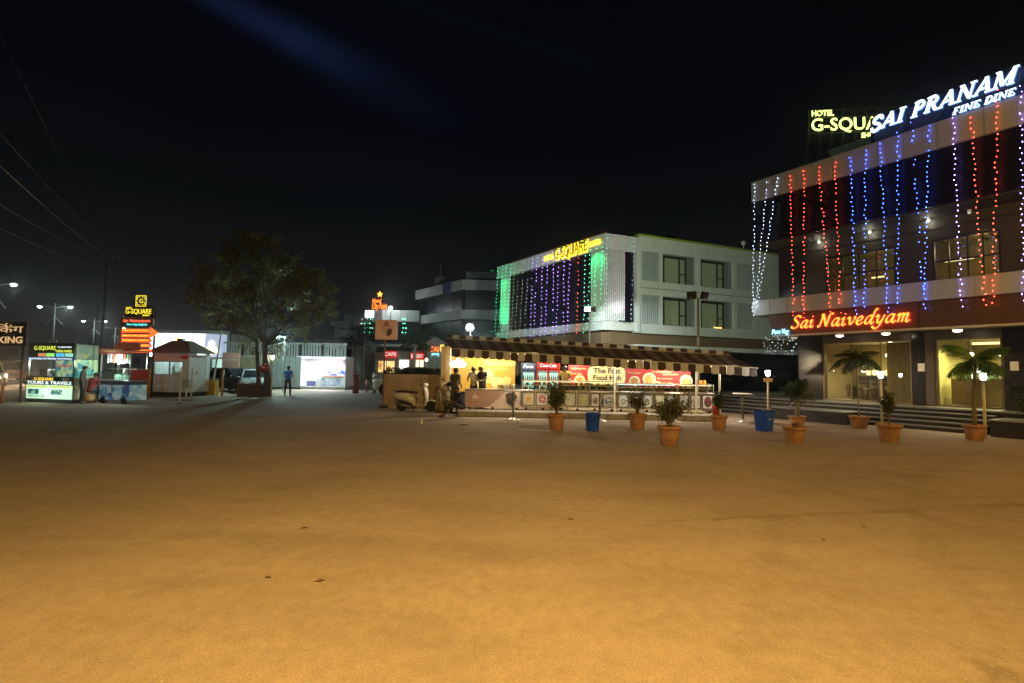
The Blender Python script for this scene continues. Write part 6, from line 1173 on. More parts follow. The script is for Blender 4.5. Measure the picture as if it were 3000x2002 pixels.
# lamp post by the man and the high lamp by the tree
t=bollard_lamp(794,1161,'tall lamp post with a glowing head, left of the man in blue',2.22,90,.04); 
a=dp(808,985,33); t=thing('flood_lamp','bright cyan-white lamp on a bracket beside the big tree','lamp',a); MB().ball((0,0,0),.13,10,6).build('bulb',EM('tree_lamp',(.6,1.,.95),110),t,True); MB().tube([(0,.1,0),(.5,.2,-.02),(.5,.2,-a[2])],.04,6).build('bracket',pole_grey,t); light('tree_light','POINT',(0,-.3,-.1),420,(.62,1.,.92),t,.1)
light('tree_back','POINT',(-.1,.3,-.2),260,(.62,1.,.92),t,.1)
# planter wall, board on pole
a=gp(1122,1196); b=gp(1292,1199); PWR=math.atan2(b[1]-a[1],b[0]-a[0]); PW=thing('planter_wall','tan rendered planter wall behind the parked scooters','planter',(a[0],a[1],0),PWR); L_=math.hypot(b[0]-a[0],b[1]-a[1]); ph=1.42; tn=M('tan_render',(.42,.29,.17),.75,var=.16,scale=2,stain=.25)
n=4
for i in range(n): MB().bbox(L_*i/n+.006,0,.0,L_*(i+1)/n-.006,.06,ph,.008).build('wall_panel',tn,PW)
bx('wall_core',tn,PW,.01,.065,0,L_-.01,1.0,ph-.02); bx('soil',soil,PW,.05,.1,ph-.018,L_-.05,.95,ph+.01); bx('plinth',M('dark_plinth'),PW,-.15,-.04,0,.2,.0,.12)
m=MB()
for i in range(5):
    leafcloud(m,(L_*(i+.5)/5,.4,ph+.12),(.4,.35,.18),220,.10)
tag(m.build('hedge_foliage',LEAF('hedge_leaf',(.03,.055,.022)),PW),kind='stuff')
a=gp(1122,1192); SB=thing('pole_sign','brown square ice cream sign on a thin pole above the planter wall','sign',(a[0],a[1],0),R_(4)); q=frame_of(a[:2],R_(4)); x0,z1=q(1101,937); x1,z0=q(1163,996); MB().cyl((0,0,0),(0,0,z0+.05),.035,n=8).build('post',M('rust_post',(.25,.13,.08),.6),SB)
bd=MB().bbox(x0,-.05,z0,x1,.05,z1,.01).build('board',M('board_tan',(.52,.28,.16),.5,var=.08,emit=(.6,.3,.16),es=.12),SB); w=x1-x0; cx=(x0+x1)/2
MB().prism([(cx-.02,z0+w*.22),(cx+.10,z0+w*.14),(cx+.26,z0+w*.30),(cx+.24,z0+w*.5),(cx+.08,z0+w*.52)],-.056,-.052,'y').build('cone_print',M('chocolate_print'),bd); MB().prism([(cx-.2,z0+w*.5),(cx-.1,z0+w*.34),(cx+.02,z0+w*.2),(cx+.05,z0+w*.5)],-.062,-.058,'y').build('leaf_print',M('cream_print2',(.5,.42,.2),.5,var=.5,scale=12),bd); MB().prism([(cx-.14,z0+w*.64),(cx+.14,z0+w*.64),(cx+.08,z0+w*.78),(cx,z0+w*.9),(cx-.08,z0+w*.78)],-.056,-.052,'y').build('logo_print',M('logo_brown',(.35,.18,.1),.5),bd); lettering('lettering','TOP N TOWN',M('logo_brown'),bd,cx,-.054,z0+w*.56,.06,.5,.006,center=True)
# lit shops far behind
def lit_shop(u0,u1,v0,v1,Y,label,glow,es,sign=None):
    a=dp(u0,v0,Y); b=dp(u1,v1,Y); t=thing('small_shop',label,'shop',(a[0],Y,0)); w=b[0]-a[0]; zt=a[2]; zb=max(b[2],.05)
    bx('wall',M('shop_wall'),t,-.4,.3,0,w+.4,4,zt+1.0); win=bx('lit_window',glow,t,0,.24,zb,w,.29,zt); bx('sill',concrete,t,-.1,.15,0,w+.1,.29,zb-.02)
    m=MB(); [m.box(w*f-.04,.2,zb,w*f+.04,.235,zt) for f in (0,.5,1)]; m.build('frame',wood,win)
    if sign:
        s,c,du,dv=sign; x,z=dp(u0+du,v0-dv,Y-.1)[0]-a[0],dp(u0+du,v0-dv,Y-.1)[2]; p=bx('sign_panel',M('red_sign_panel',(.5,.03,.03),.5,var=0,emit=c,es=.4),t,x,-.1,z-.1,x+1.5,-.02,z+.7); lettering('lettering',s,EM('shop_sign_white',(1,.9,.85),.9),p,x+.1,-.11,z+.12,.4,1.3,.02)
    return t
lit_shop(1106,1155,1058,1092,58,'far shop with warm shelves behind the planter wall',BLOTCH('warm_shelves',((1,.7,.3),(.8,.45,.12),(1,.85,.5),(.5,.25,.06)),2.4,1.4,3.),1,('CAFE',(1.,.05,.03),18,12)); lit_shop(1162,1197,1055,1084,58.5,'far shop with a plain white glowing front behind the palm',EM('white_shop_glow',(1,.95,.8),2.2),1); lit_shop(1216,1240,1052,1098,57,'far shop with a yellow lit doorway right of the palm',EM('warm_shop_glow',(1,.85,.5),1.5),1,('BAKERY',(1.,.05,.06),-14,0))
a=dp(1250,1042,50); HT=thing('signed_hut','far hut with small orange and cyan neon words left of the awning','building',(a[0],50,0)); q=lambda u,v: (dp(u,v,50)[0]-a[0],dp(u,v,50)[2]); x1,z1=q(1300,1005); bx('wall',M('dim_wall'),HT,0,.3,0,x1,3,z1-.1); MB().prism([(-.4,z1-.15),(x1/2,z1+.6),(x1+.4,z1-.15)],-.2,3.2,'y').build('roof',M('hut_roof',(.2,.14,.12),.7),HT)
lettering('lettering','SAI',org,HT,*[(lambda p:p)(q(1262,1031))[0],.2,q(1262,1031)[1]],.5,.75,.05); lettering('lettering','pure veg',EM('cyan_neon'),HT,q(1264,1041)[0],.2,q(1264,1041)[1],.2,.7,.04); bx('yellow_panel',EM('yellow_panel_glow',(1,.7,.12),1.3),HT,q(1289,1030)[0],.15,q(1289,1030)[1],q(1300,1010)[0],.28,q(1289,1010)[1])
t=bollard_lamp(1247,1160,'small globe lamp post seen over the planter wall',2.3,30,.035)
t.location=dp(1247,1160,34)[:2]+(0,)
# ================================================================== BIG TREE
a=gp(778,1161); TR=thing('big_tree','big spreading roadside tree with a forked trunk, standing in the middle left','tree',(a[0],a[1],0))
def tq(u,v,Y): p=dp(u,v,Y); return Vector((p[0]-a[0],p[1]-a[1],p[2]))
tb=M('tree_bark',(.10,.088,.066),.9,var=.35,scale=9,bump=.6); tl=LEAF('tree_leaf',(.15,.15,.045),.5)
Yt=a[1]; trunk=MB()
st=[tq(778,1161,Yt),tq(784,1110,Yt),tq(779,1060,Yt),tq(776,1010,Yt),tq(770,965,Yt)]; trunk.tube(st,[.24,.19,.17,.15,.13],10)
s2=[tq(760,1161,Yt+.2),tq(757,1110,Yt+.2),tq(754,1050,Yt+.3),tq(752,1000,Yt+.4)]; trunk.tube(s2,[.15,.12,.10,.08],9); trunk.build('trunk',tb,TR,True)
CL=[(640,800,62),(600,850,52),(618,905,46),(700,745,58),(765,722,52),(835,785,58),(900,812,52),(945,858,46),(915,925,52),(850,880,58),(765,815,60),(690,855,60),(585,880,36),(715,945,46),(800,930,50),(955,905,38),(885,975,36),(650,945,38),(735,880,52),(820,850,50),(572,845,30),(675,760,40),(735,705,34),(870,850,44),(600,815,40)]
lf=MB(); br=MB(); tip=st[-1]
for i,(u,v,r) in enumerate(CL):
    Y=Yt+random.uniform(-1.5,1.5); c=tq(u,v,Y); R0=r*Yt/1500
    src=random.choice([st[3],st[4],st[4]]) if u>650 else random.choice([s2[3],st[4]]); mid=src.lerp(c,.5)+Vector((random.uniform(-.3,.3),random.uniform(-.3,.3),random.uniform(-.1,.35)))
    br.tube([src,mid,c],[.085,.05,.015],6)
    for k in range(13):
        d=Vector((random.gauss(0,1),random.gauss(0,1),random.gauss(.1,.7))).normalized()*R0*random.uniform(.55,1.05); q=c+d; br.tube([c.lerp(mid,random.uniform(0,.3)),c+d*.5+Vector((0,0,.05)),q],[.018,.010,.004],4,False)
        n=int(120*(R0/1.1)**2)
        for _ in range(n):
            f=random.random()**.6; p=(c+d*(.35+.75*f))+Vector((random.gauss(0,.15),random.gauss(0,.15),random.gauss(0,.12)))*R0; leaf1(lf,p,random.uniform(.10,.21))
for (u,v,r,n) in ((812,1018,24,420),(800,1045,18,160),(722,1010,26,260),(745,1030,18,140)):
    c=tq(u,v,Yt+.2); src=tq(778,985,Yt); br.tube([src,src.lerp(c,.5)+Vector((0,0,.1)),c],[.03,.02,.008],5)
    for _ in range(n): leaf1(lf,c+Vector((random.gauss(0,.5),random.gauss(0,.5),random.gauss(0,.45)))*r*Yt/1500*1.2,random.uniform(.07,.14))
br.build('branches',tb,TR,True); tag(lf.build('crown',tl,TR),kind='stuff')
b=gp(730,1161); t=thing('tree_planter','low brown masonry planter at the foot of the big tree','planter',(b[0],b[1],0),R_(-4)); wpx=78*b[1]/1500
for i in range(4): MB().bbox(-wpx/2+wpx*i/4+.005,0,0,-wpx/2+wpx*(i+1)/4-.005,.18,.62,.01).build('wall_block',M('brown_block',(.13,.08,.05),.8,var=.25),t)
bx('coping',M('brown_block'),t,-wpx/2-.03,-.03,.622,wpx/2+.03,.2,.68)
c=tq(768,1082,Yt-.25); t=thing('red_cloth_bundle','red cloth bundle tied to the big tree trunk','cloth',(a[0]+c.x,a[1]+c.y,c.z)); m=MB()
for i in range(7): m.ball((random.gauss(0,.1),random.gauss(0,.06),random.gauss(0,.12)),random.uniform(.1,.17),9,6)
m.build('cloth',M('red_cloth',(.32,.03,.015),.8,var=.3),t,True); MB().tube([(-.3,.25,.1),(0,-.12,.15),(.3,.25,.1)],.02,5).build('tie',M('orange_cloth',(.4,.15,.03),.8),t)
# a few garden palms beyond
for (u,vb,vt,Y,L,nf,l,mt) in ((1212,1095,1008,46,2.2,13,'leafy palm rising behind the planter wall, under the brown square sign',LEAF('far_palm',(.045,.06,.025))),(1062,1140,985,52,2.6,14,'dark palm with hanging fronds left of the square ice cream sign',LEAF('dim_palm',(.022,.032,.016))),(1035,1140,1010,56,2.2,12,'darkest palm beside the lit poster stall',LEAF('dim_palm'))):
    p=dp(u,vb,Y); tp=dp(u,vt,Y); t=thing('palm_tree',l,'palm tree',(p[0],p[1],0)); palm(t,0,tp[2],nf,L,.75,.16,(.1,0),mt,.55,26,.75)
# ================================================================== VEHICLES
def loft(m,rings):
    n=len(rings[0]); k=len(m.v); vs=[p for r in rings for p in r]; fs=[]
    for i in range(len(rings)-1):
        for j in range(n): fs.append((i*n+j,i*n+(j+1)%n,(i+1)*n+(j+1)%n,(i+1)*n+j))
    fs+=[tuple(range(n-1,-1,-1)),tuple(range((len(rings)-1)*n,len(rings)*n))]; return m.add(vs,fs)
def wheel(t,x,y,r,w=.16):
    wh=empty('wheel',(x,y,r)); wh.parent=t
    MB().lathe([(r*.62,-w/2),(r*.95,-w/2),(r,-w*.35),(r,w*.35),(r*.95,w/2),(r*.62,w/2)],22,(0,0,0),'y').build('tyre',rubber,wh,True); MB().lathe([(.02,-w*.42),(r*.3,-w*.46),(r*.61,-w*.36),(r*.61,w*.36),(r*.3,w*.46),(.02,w*.42)],16,(0,0,0),'y').build('rim',steel,wh,True)
def car(label,loc,rz,paint,L=4.1,Wd=1.7,Hh=1.5,suv=False,lights=0.):
    t=thing('parked_car' if not lights else 'car',label,'car',loc,rz); hw=Wd/2; m=MB(); zb=.22 if not suv else .3; zs=.92 if not suv else 1.05
    def ring(x,zt,w,zlow=zb): return [(x,-w,zlow),(x,-w*1.0,zlow+.25),(x,-w,zt-.12),(x,-w*.9,zt),(x,w*.9,zt),(x,w,zt-.12),(x,w,zlow+.25),(x,w,zlow)]
    hl=L/2
    loft(m,[ring(-hl,zs-.12,hw*.86,zb+.15),ring(-hl+.15,zs-.02,hw*.97),ring(-hl*.5,zs+.02,hw),ring(hl*.3,zs+.02,hw),ring(hl*.62,zs-.04,hw*.98),ring(hl-.2,zs-.16 if not suv else zs-.06,hw*.93),ring(hl,zs-.32 if not suv else zs-.14,hw*.84,zb+.12)]); m.build('body',paint,t,False)
    g=MB(); xr,xf=-hl+.35,hl*.42; top=Hh
    def gr(x,z,w): return [(x,-w,zs),(x,-w*.84,z),(x,w*.84,z),(x,w,zs)]
    gb=[[(xr,-hw*.93,zs),(xr,hw*.93,zs),(xf,hw*.93,zs),(xf,-hw*.93,zs)],[(xr+.35*(not suv),-hw*.72,top-.05),(xr+.35*(not suv),hw*.72,top-.05),(xf-.75,hw*.72,top-.05),(xf-.75,-hw*.72,top-.05)],[(xr+.5*(not suv)+.1,-hw*.64,top),(xr+.5*(not suv)+.1,hw*.64,top),(xf-.9,hw*.64,top),(xf-.9,-hw*.64,top)]]
    loft(g,gb); gh=g.build('cabin',paint,t)
    def inset(p,k=.1,o=.012):
        c=sum((Vector(q) for q in p),Vector())/len(p); n=(Vector(p[1])-Vector(p[0])).cross(Vector(p[2])-Vector(p[0])).normalized(); n=n if n.dot(c-Vector((0,0,1)))>0 else -n
        return [tuple(Vector(q).lerp(c,k)+n*o) for q in p]
    lo,up=gb[0],gb[1]
    for nm,f in (('windscreen',[lo[2],lo[3],up[3],up[2]]),('rear_window',[lo[0],lo[1],up[1],up[0]]),('side_window',[lo[0],lo[3],up[3],up[0]]),('side_window',[lo[1],lo[2],up[2],up[1]])): MB().add(inset(f),[(0,1,2,3)]).build(nm,darkglass,gh)
    r=.32 if not suv else .37
    for x in (-hl*.62,hl*.62):
        for y in (-hw+.06,hw-.06): wheel(t,x,y,r)
    for s in (-1,1):
        MB().ball((hl-.06,s*hw*.66,zs-.30 if not suv else zs-.24),.12,10,6,(.5,1.1,.75)).build('headlight',EM('headlamp_on',(1.,.72,.38),45) if lights else M('headlamp_glass',(.7,.7,.68),.1,var=0),t,True); MB().box(-hl-.01,s*hw*.7-.12,zs-.32,-hl+.06,s*hw*.7+.12,zs-.12).build('tail_light',M('red_lens',(.3,.01,.01),.2),t); MB().ball((xf-.15,s*(hw+.08),zs+.06),.09,8,5,(.6,1,.7)).build('mirror',paint,t)
    bx('bumper',M('bumper_dark',(.03,.03,.03),.6),t,hl-.1,-hw*.8,zb+.02,hl+.06,hw*.8,zb+.22); bx('grille',black,t,hl-.1,-hw*.45,zs-.42,hl+.015,hw*.45,zs-.26); bx('number_plate',M('white_paper'),t,hl+.061,-.25,zb+.06,hl+.066,.25,zb+.17)
    if lights:
        for s in (-1,1): light('headlight_beam','SPOT',(hl+.15,s*hw*.66,zs-.28),lights,(1.,.7,.4),t,.08,spot=100,aim=(hl+6,s*hw*.7,-.6))
    return t
p=dp(30,1100,39.5); car('reddish off-road car with glowing headlights at the left edge',(p[0],p[1],0),R_(-44),M('red_car',(.40,.11,.03),.3,var=.08),4.0,1.75,1.8,True,260)
p=dp(-34,1100,35); car('tan car with bright headlight, cut off by the left edge',(p[0],p[1],0),R_(-48),M('tan_car',(.4,.24,.09),.3,var=.08),4.2,1.75,1.55,False,260)
p=gp(690,1153); car('dark hatchback parked behind the boom barrier',(p[0]-1.5,33.5,0),R_(-20),M('dark_car',(.03,.032,.036),.22,var=.05),3.9,1.65,1.5); car('silver car parked nose-out left of the tree planter',(p[0]+.3,32.4,0),R_(-60),M('silver_car',(.4,.42,.43),.25,metal=.5,var=.05),3.9,1.65,1.45)
p=dp(1118,1150,31); car('white van parked behind the left end of the planter wall',(p[0]+1.6,31.5,0),R_(172),M('white_car',(.55,.62,.62),.3,var=.05),4.2,1.7,1.75,True)
p=dp(1270,1120,29); car('teal car roof seen over the planter wall beside the awning column',(p[0],29,0),R_(175),M('teal_car',(.12,.22,.22),.25,var=.05),4,1.65,1.45)
def scooter(label,loc,rz):
    t=thing('scooter',label,'scooter',loc,rz); pw=M('scooter_white',(.76,.74,.66),.22,var=.06); dk=M('scooter_dark',(.03,.027,.024),.5)
    r=.21
    for x in (-.58,.60): wheel(t,x,0,r,.10)
    def rg(x,z0,z1,w): return [(x,-w*.7,z0),(x,-w,(z0+z1)/2),(x,-w*.6,z1),(x,w*.6,z1),(x,w,(z0+z1)/2),(x,w*.7,z0)]
    m=MB(); loft(m,[rg(-.90,.56,.66,.06),rg(-.78,.46,.70,.13),rg(-.55,.42,.72,.17),rg(-.30,.36,.70,.18),rg(-.12,.28,.62,.15),rg(-.04,.24,.46,.11)]); m.build('rear_body',pw,t,True)
    m=MB(); loft(m,[rg(-.82,.71,.78,.08),rg(-.6,.725,.82,.14),rg(-.3,.715,.80,.14),rg(-.02,.69,.78,.10),rg(.04,.68,.75,.06)]); m.build('seat',M('seat_brown',(.06,.022,.018),.6),t,True)
    MB().bbox(-.12,-.14,.22,.42,.14,.27,.02).build('footboard',pw,t)
    m=MB(); pr=[(.38,.24),(.44,.5),(.40,.8),(.30,1.0)]; rings=[]
    for i,(x,z) in enumerate(pr): w=(.15,.2,.19,.1)[i]; rings.append([(x-.05,-w,z),(x+.02,-w*.6,z+.01),(x+.06,0,z+.02),(x+.02,w*.6,z+.01),(x-.05,w,z),(x-.03,0,z)])
    loft(m,rings); m.build('leg_shield',pw,t,True); m=MB(); loft(m,[[(q[0]-.035,q[1]*.9,q[2]) for q in rr] for rr in rings]); m.build('shield_lining',dk,t,True)
    MB().tube([(.60,0,.21),(.50,0,.55),(.34,0,.98)],.03,8).build('fork',dk,t,True); m=MB(); loft(m,[[(.60+math.cos(aa)*.25,y,.21+math.sin(aa)*.25) for y in (-.06,.06)]+[(.60+math.cos(aa)*.22,y,.21+math.sin(aa)*.22) for y in (.06,-.06)] for aa in [R_(10+20*i) for i in range(9)]]); m.build('front_mudguard',pw,t,True)
    MB().ball((.33,0,1.02),.12,12,7,(.9,1.1,.8)).build('handle_cowl',pw,t,True); MB().ball((.42,0,1.02),.07,10,6,(.5,1,1)).build('headlight',M('headlamp_glass'),t,True); MB().tube([(.22,-.34,1.06),(.30,-.1,1.05),(.30,.1,1.05),(.22,.34,1.06)],.018,8).build('handlebar',dk,t,True)
    for s in (-1,1): MB().tube([(.27,s*.22,1.06),(.25,s*.27,1.24)],.008,5).build('mirror_stem',dk,t); MB().ball((.25,s*.28,1.27),.05,8,5,(.4,1.2,.8)).build('mirror',dk,t,True)
    MB().tube([(-.2,-.15,.2),(-.5,-.17,.24),(-.78,-.17,.3)],[.03,.05,.045],10).build('exhaust',steel,t,True); MB().ball((-.9,0,.6),.05,8,5,(.5,1.4,.8)).build('tail_light',M('red_lens'),t,True); MB().tube([(-.85,-.1,.74),(-.92,-.06,.82),(-.92,.06,.82),(-.85,.1,.74)],.014,6).build('grab_rail',dk,t); MB().tube([(-.1,-.1,.22),(-.05,-.25,.01)],.014,5).build('side_stand',dk,t); m=MB(); m.box(-.5,-.1,.2,-.2,.1,.42); m.build('engine',dk,t)
    return t
p=gp(1218,1206); scooter('white scooter parked side-on against the tan planter wall',(p[0],p[1]+.1,0),R_(-6)); p=gp(1309,1211); scooter('white scooter facing the viewer, with a man leaning over it',(p[0],p[1]+.75,0),R_(-78))
# ================================================================== PEOPLE
skin=M('skin_brown',(.20,.115,.07),.55,var=.08); hairm=M('black_hair',(.012,.010,.010),.5,var=.2)
def skin_mesh(joints,edges,radii,sub=1):
    names=list(joints); idx={n:i for i,n in enumerate(names)}; me=bpy.data.meshes.new('s'); me.from_pydata([joints[n] for n in names],[(idx[a],idx[b]) for a,b in edges],[]); o=bpy.data.objects.new('s',me); col.objects.link(o)
    md=o.modifiers.new('k','SKIN'); md.use_smooth_shade=True
    if not me.skin_vertices: return None
    for n in names: me.skin_vertices[0].data[idx[n]].radius=(radii[n],radii[n])
    me.skin_vertices[0].data[0].use_root=True; s=o.modifiers.new('b','SUBSURF'); s.levels=sub; s.render_levels=sub
    dg=bpy.context.evaluated_depsgraph_get(); r=bpy.data.meshes.new_from_object(o.evaluated_get(dg)); bpy.data.objects.remove(o); return r
BASE=dict(pelvis=(0,0,.93),waist=(0,0,1.06),chest=(0,0,1.29),neck=(0,0,1.45),headb=(0,-.015,1.53),headt=(0,-.02,1.62),shL=(.17,0,1.39),elL=(.24,.03,1.12),wrL=(.25,-.05,.88),haL=(.25,-.07,.80),shR=(-.17,0,1.39),elR=(-.24,.03,1.12),wrR=(-.25,-.05,.88),haR=(-.25,-.07,.80),hiL=(.09,0,.88),knL=(.10,-.01,.49),anL=(.11,.03,.08),toL=(.12,-.14,.035),hiR=(-.09,0,.88),knR=(-.10,-.01,.49),anR=(-.11,.03,.08),toR=(-.12,-.14,.035))
RAD=dict(pelvis=.125,waist=.11,chest=.13,neck=.052,headb=.086,headt=.10,shL=.06,elL=.042,wrL=.027,haL=.034,shR=.06,elR=.042,wrR=.027,haR=.034,hiL=.08,knL=.052,anL=.036,toL=.032,hiR=.08,knR=.052,anR=.036,toR=.032)
ED=[('pelvis','waist'),('waist','chest'),('chest','neck'),('neck','headb'),('headb','headt'),('chest','shL'),('shL','elL'),('elL','wrL'),('wrL','haL'),('chest','shR'),('shR','elR'),('elR','wrR'),('wrR','haR'),('pelvis','hiL'),('hiL','knL'),('knL','anL'),('anL','toL'),('pelvis','hiR'),('hiR','knR'),('knR','anR'),('anR','toR')]
def person(label,loc,rz,shirt,trousers,pose=None,h=1.7,sleeve='short',shoes=None,group=None,skirt=None,legs=True):
    t=thing('person',label,'person',loc,rz); J=dict(BASE); J.update({a:b for a,b in (pose or {}).items() if a!='look'}); k=h/1.7; J={n:tuple(c*k for c in p) for n,p in J.items()}; Rr={n:r*k for n,r in RAD.items()}
    me=skin_mesh(J,ED,Rr); mb=MB(); mb.add([v.co for v in me.vertices],[tuple(p.vertices) for p in me.polygons])
    hd=Vector(J['headt'])-Vector(J['headb']); hc=Vector(J['headb']).lerp(Vector(J['headt']),.5)
    fwd=Vector((pose or {}).get('look',(0,-1,0))).normalized(); side=Vector((fwd.y,-fwd.x,0)).normalized() if abs(fwd.z)<.95 else Vector((1,0,0)); upv=side.cross(fwd); upv=upv if upv.z>0 else -upv
    mb.ball(hc+fwd*.098*k-upv*.01*k,.018*k,6,4); [mb.ball(hc+side*s*.09*k,.025*k,6,4,(.6,1,1.2)) for s in (-1,1)]
    for S in 'LR':                                           # four fingers and a thumb
        ha=Vector(J['ha'+S]); d=(ha-Vector(J['wr'+S])).normalized(); w=d.cross(fwd); w=w.normalized() if w.length>.2 else Vector((1,0,0)); n=d.cross(w).normalized()
        for i in range(4): b0=ha+w*(i-1.5)*.017*k; l=(.075,.085,.08,.062)[i]*k; mb.tube([b0,b0+d*l*.55+n*.006,b0+d*l*.95+n*.025*k],[.009*k,.0085*k,.006*k],6)
        mb.tube([ha-d*.02*k+w*.03*k,ha+w*.055*k+d*.02*k,ha+w*.055*k+d*.05*k],[.011*k,.010*k,.007*k],6)
    mb.build('body',skin,t,True)
    m=MB(); [m.ball(hc+fwd*.088*k+side*s*.033*k+upv*.018*k,.010*k,6,4) for s in (-1,1)]; m.build('eyes',M('eye_dark',(.015,.012,.01),.2),t)
    m=MB(); m.lathe([(max(1e-4,math.sin(R_(q))*.104*k),math.cos(R_(q))*.112*k) for q in (0,18,36,54,72,90,104)],14)
    m.v=[tuple((x_*(1+.05*math.sin(9*x_/k+40*z_)),y_,z_)) for x_,y_,z_ in m.v]
    up2=(upv*.86-fwd*.5).normalized(); f2=side.cross(up2).normalized(); m.xf(Matrix((( side.x,f2.x,up2.x,0),(side.y,f2.y,up2.y,0),(side.z,f2.z,up2.z,0),(0,0,0,1)))); c0=hc+upv*.012*k-fwd*.004*k; m.v=[tuple(Vector(q)+c0) for q in m.v]; m.build('hair',hairm,t,True)
    # clothes follow the limbs
    def cloth(nm,js,es,rr,mat): mm=skin_mesh({j:J[j] for j in js},es,{j:rr[j]*k for j in js}); mm.materials.clear(); mm.materials.append(mat); [setattr(pp,'use_smooth',True) for pp in mm.polygons]; return link(nm,mm,t)
    for S in 'LR':
        f=.62 if sleeve=='short' else 1.; J['sl'+S]=tuple(Vector(J['sh'+S]).lerp(Vector(J['el'+S]),f)); J['cu'+S]=tuple(Vector(J['el'+S]).lerp(Vector(J['wr'+S]),.9)); J['bt'+S]=tuple(Vector(J['kn'+S]).lerp(Vector(J['an'+S]),.95))
    J['hem']=tuple(Vector(J['pelvis'])+(Vector(J['pelvis'])-Vector(J['waist'])).normalized()*.10*k); J['nk']=tuple(Vector(J['chest']).lerp(Vector(J['neck']),.72))
    js=['hem','pelvis','waist','chest','nk','shL','slL','shR','slR']; es=[('hem','pelvis'),('pelvis','waist'),('waist','chest'),('chest','nk'),('chest','shL'),('shL','slL'),('chest','shR'),('shR','slR')]
    if sleeve=='long': js+=['cuL','cuR']; es+=[('slL','cuL'),('slR','cuR')]
    cloth('shirt',js,es,dict(hem=.158,pelvis=.158,waist=.138,chest=.152,nk=.085,shL=.078,slL=.066,shR=.078,slR=.066,cuL=.045,cuR=.045),shirt)
    if legs and not skirt: cloth('trousers',['waist','pelvis','hiL','knL','btL','hiR','knR','btR'],[('waist','pelvis'),('pelvis','hiL'),('hiL','knL'),('knL','btL'),('pelvis','hiR'),('hiR','knR'),('knR','btR')],dict(waist=.122,pelvis=.140,hiL=.096,knL=.072,btL=.058,hiR=.096,knR=.072,btR=.058),trousers)
    if skirt:
        m=MB(); n=20; prof=[(.15,1.02),(.18,.85),(.2,.5),(.25,.1),(.26,.04)]; m.lathe([(r*k,z*k) for r,z in prof],n); m.v=[(x*(1+.08*math.sin(7*math.atan2(y,x))*(1-z/1.1)),y*.8*(1+.08*math.sin(7*math.atan2(y,x))*(1-z/1.1)),z) for x,y,z in m.v]; m.build('sari_skirt',skirt,t,True)
        m=MB(); pts=[(-.16*k,-.1*k,1.02*k),(.0,-.17*k,1.2*k),(.14*k,-.1*k,1.42*k),(.17*k,.1*k,1.3*k),(.16*k,.17*k,.9*k),(.15*k,.18*k,.6*k)]; m.tube(pts,[.09*k,.08*k,.06*k,.08*k,.09*k,.1*k],8,True,.4); m.build('sari_drape',skirt,t,True)
    for S in 'LR':
        A=Vector(J['an'+S]); T_=Vector(J['to'+S]); m=MB(); m.tube([A-(T_-A)*.25-Vector((0,0,.035*k)),A.lerp(T_,.4)-Vector((0,0,.02*k)),T_+(T_-A)*.15],[.036*k,.044*k,.034*k],8,True,.8); m.build('shoe',shoes or M('black_shoe',(.02,.018,.016),.5),t,True)
    return t
dkt=M('dark_trousers',(.016,.017,.022),.8,var=.2)
p=gp(842,1161); person('man in a bright blue shirt seen from behind, standing left of the lit stall',(*p[:2],0),R_(184),M('blue_shirt',(.01,.17,.66),.75,var=.15),dkt,dict(elL=(.27,.02,1.13),wrL=(.16,-.2,1.02),haL=(.09,-.24,1.04),elR=(-.27,.02,1.13),wrR=(-.16,-.2,1.02),haR=(-.09,-.24,1.04),anL=(.15,.03,.08),toL=(.18,-.13,.035),anR=(-.15,.03,.08),toR=(-.18,-.13,.035),knL=(.13,-.01,.49),knR=(-.13,-.01,.49)),1.70)
p=gp(1041,1153); person('woman in a dark red sari standing near the lit stall',(*p[:2],0),R_(60),M('red_blouse',(.16,.02,.03),.8),None,None,1.46,skirt=M('red_sari',(.17,.025,.035),.75,var=.35,scale=12))
p=gp(1075,1152); person('small child in pink beside the man in a white shirt',(*p[:2],0),R_(-20),M('pink_dress',(.4,.2,.22),.8),M('dark_pink_trousers',(.12,.03,.05),.8),None,1.02)
p=gp(1096,1153); person('man in a white shirt and dark trousers beside the white van',(*p[:2],0),R_(-50),M('white_shirt',(.55,.58,.56),.8,var=.08),dkt,dict(elL=(.3,-.05,1.18),wrL=(.30,-.25,1.1),haL=(.30,-.32,1.08)),1.50)
p=SP(XL-.30,1.0,0); person('man in a grey-green shirt standing at the ice cream counter',(p[0],p[1],0),R_(150),M('olive_shirt',(.085,.085,.06),.8,var=.15),M('grey_trousers',(.09,.085,.07),.8,var=.15),dict(elL=(.22,-.02,1.15),wrL=(.12,-.22,1.15),haL=(.09,-.3,1.2),elR=(-.27,.1,1.16),wrR=(-.2,-.1,1.02),haR=(-.16,-.16,1.0),headb=(0,-.04,1.53),headt=(0,-.06,1.61)),1.74)
p=gp(1284,1210); person('man in a white shirt bending over the front-facing scooter',(p[0],p[1],0),R_(62),M('offwhite_shirt',(.52,.47,.36),.8,var=.12),M('khaki_trousers',(.2,.17,.11),.8,var=.15),dict(pelvis=(0,.08,.86),waist=(0,.0,.95),chest=(.0,-.2,1.06),neck=(.02,-.34,1.08),headb=(.03,-.42,1.07),headt=(.03,-.49,1.09),look=(0,-.6,-.8),hiL=(.09,.06,.82),hiR=(-.09,.06,.82),shL=(.17,-.26,1.08),elL=(.24,-.36,.82),wrL=(.2,-.5,.66),haL=(.19,-.55,.6),shR=(-.17,-.24,1.06),elR=(-.24,-.34,.82),wrR=(-.2,-.5,.68),haR=(-.2,-.55,.62)),1.70)
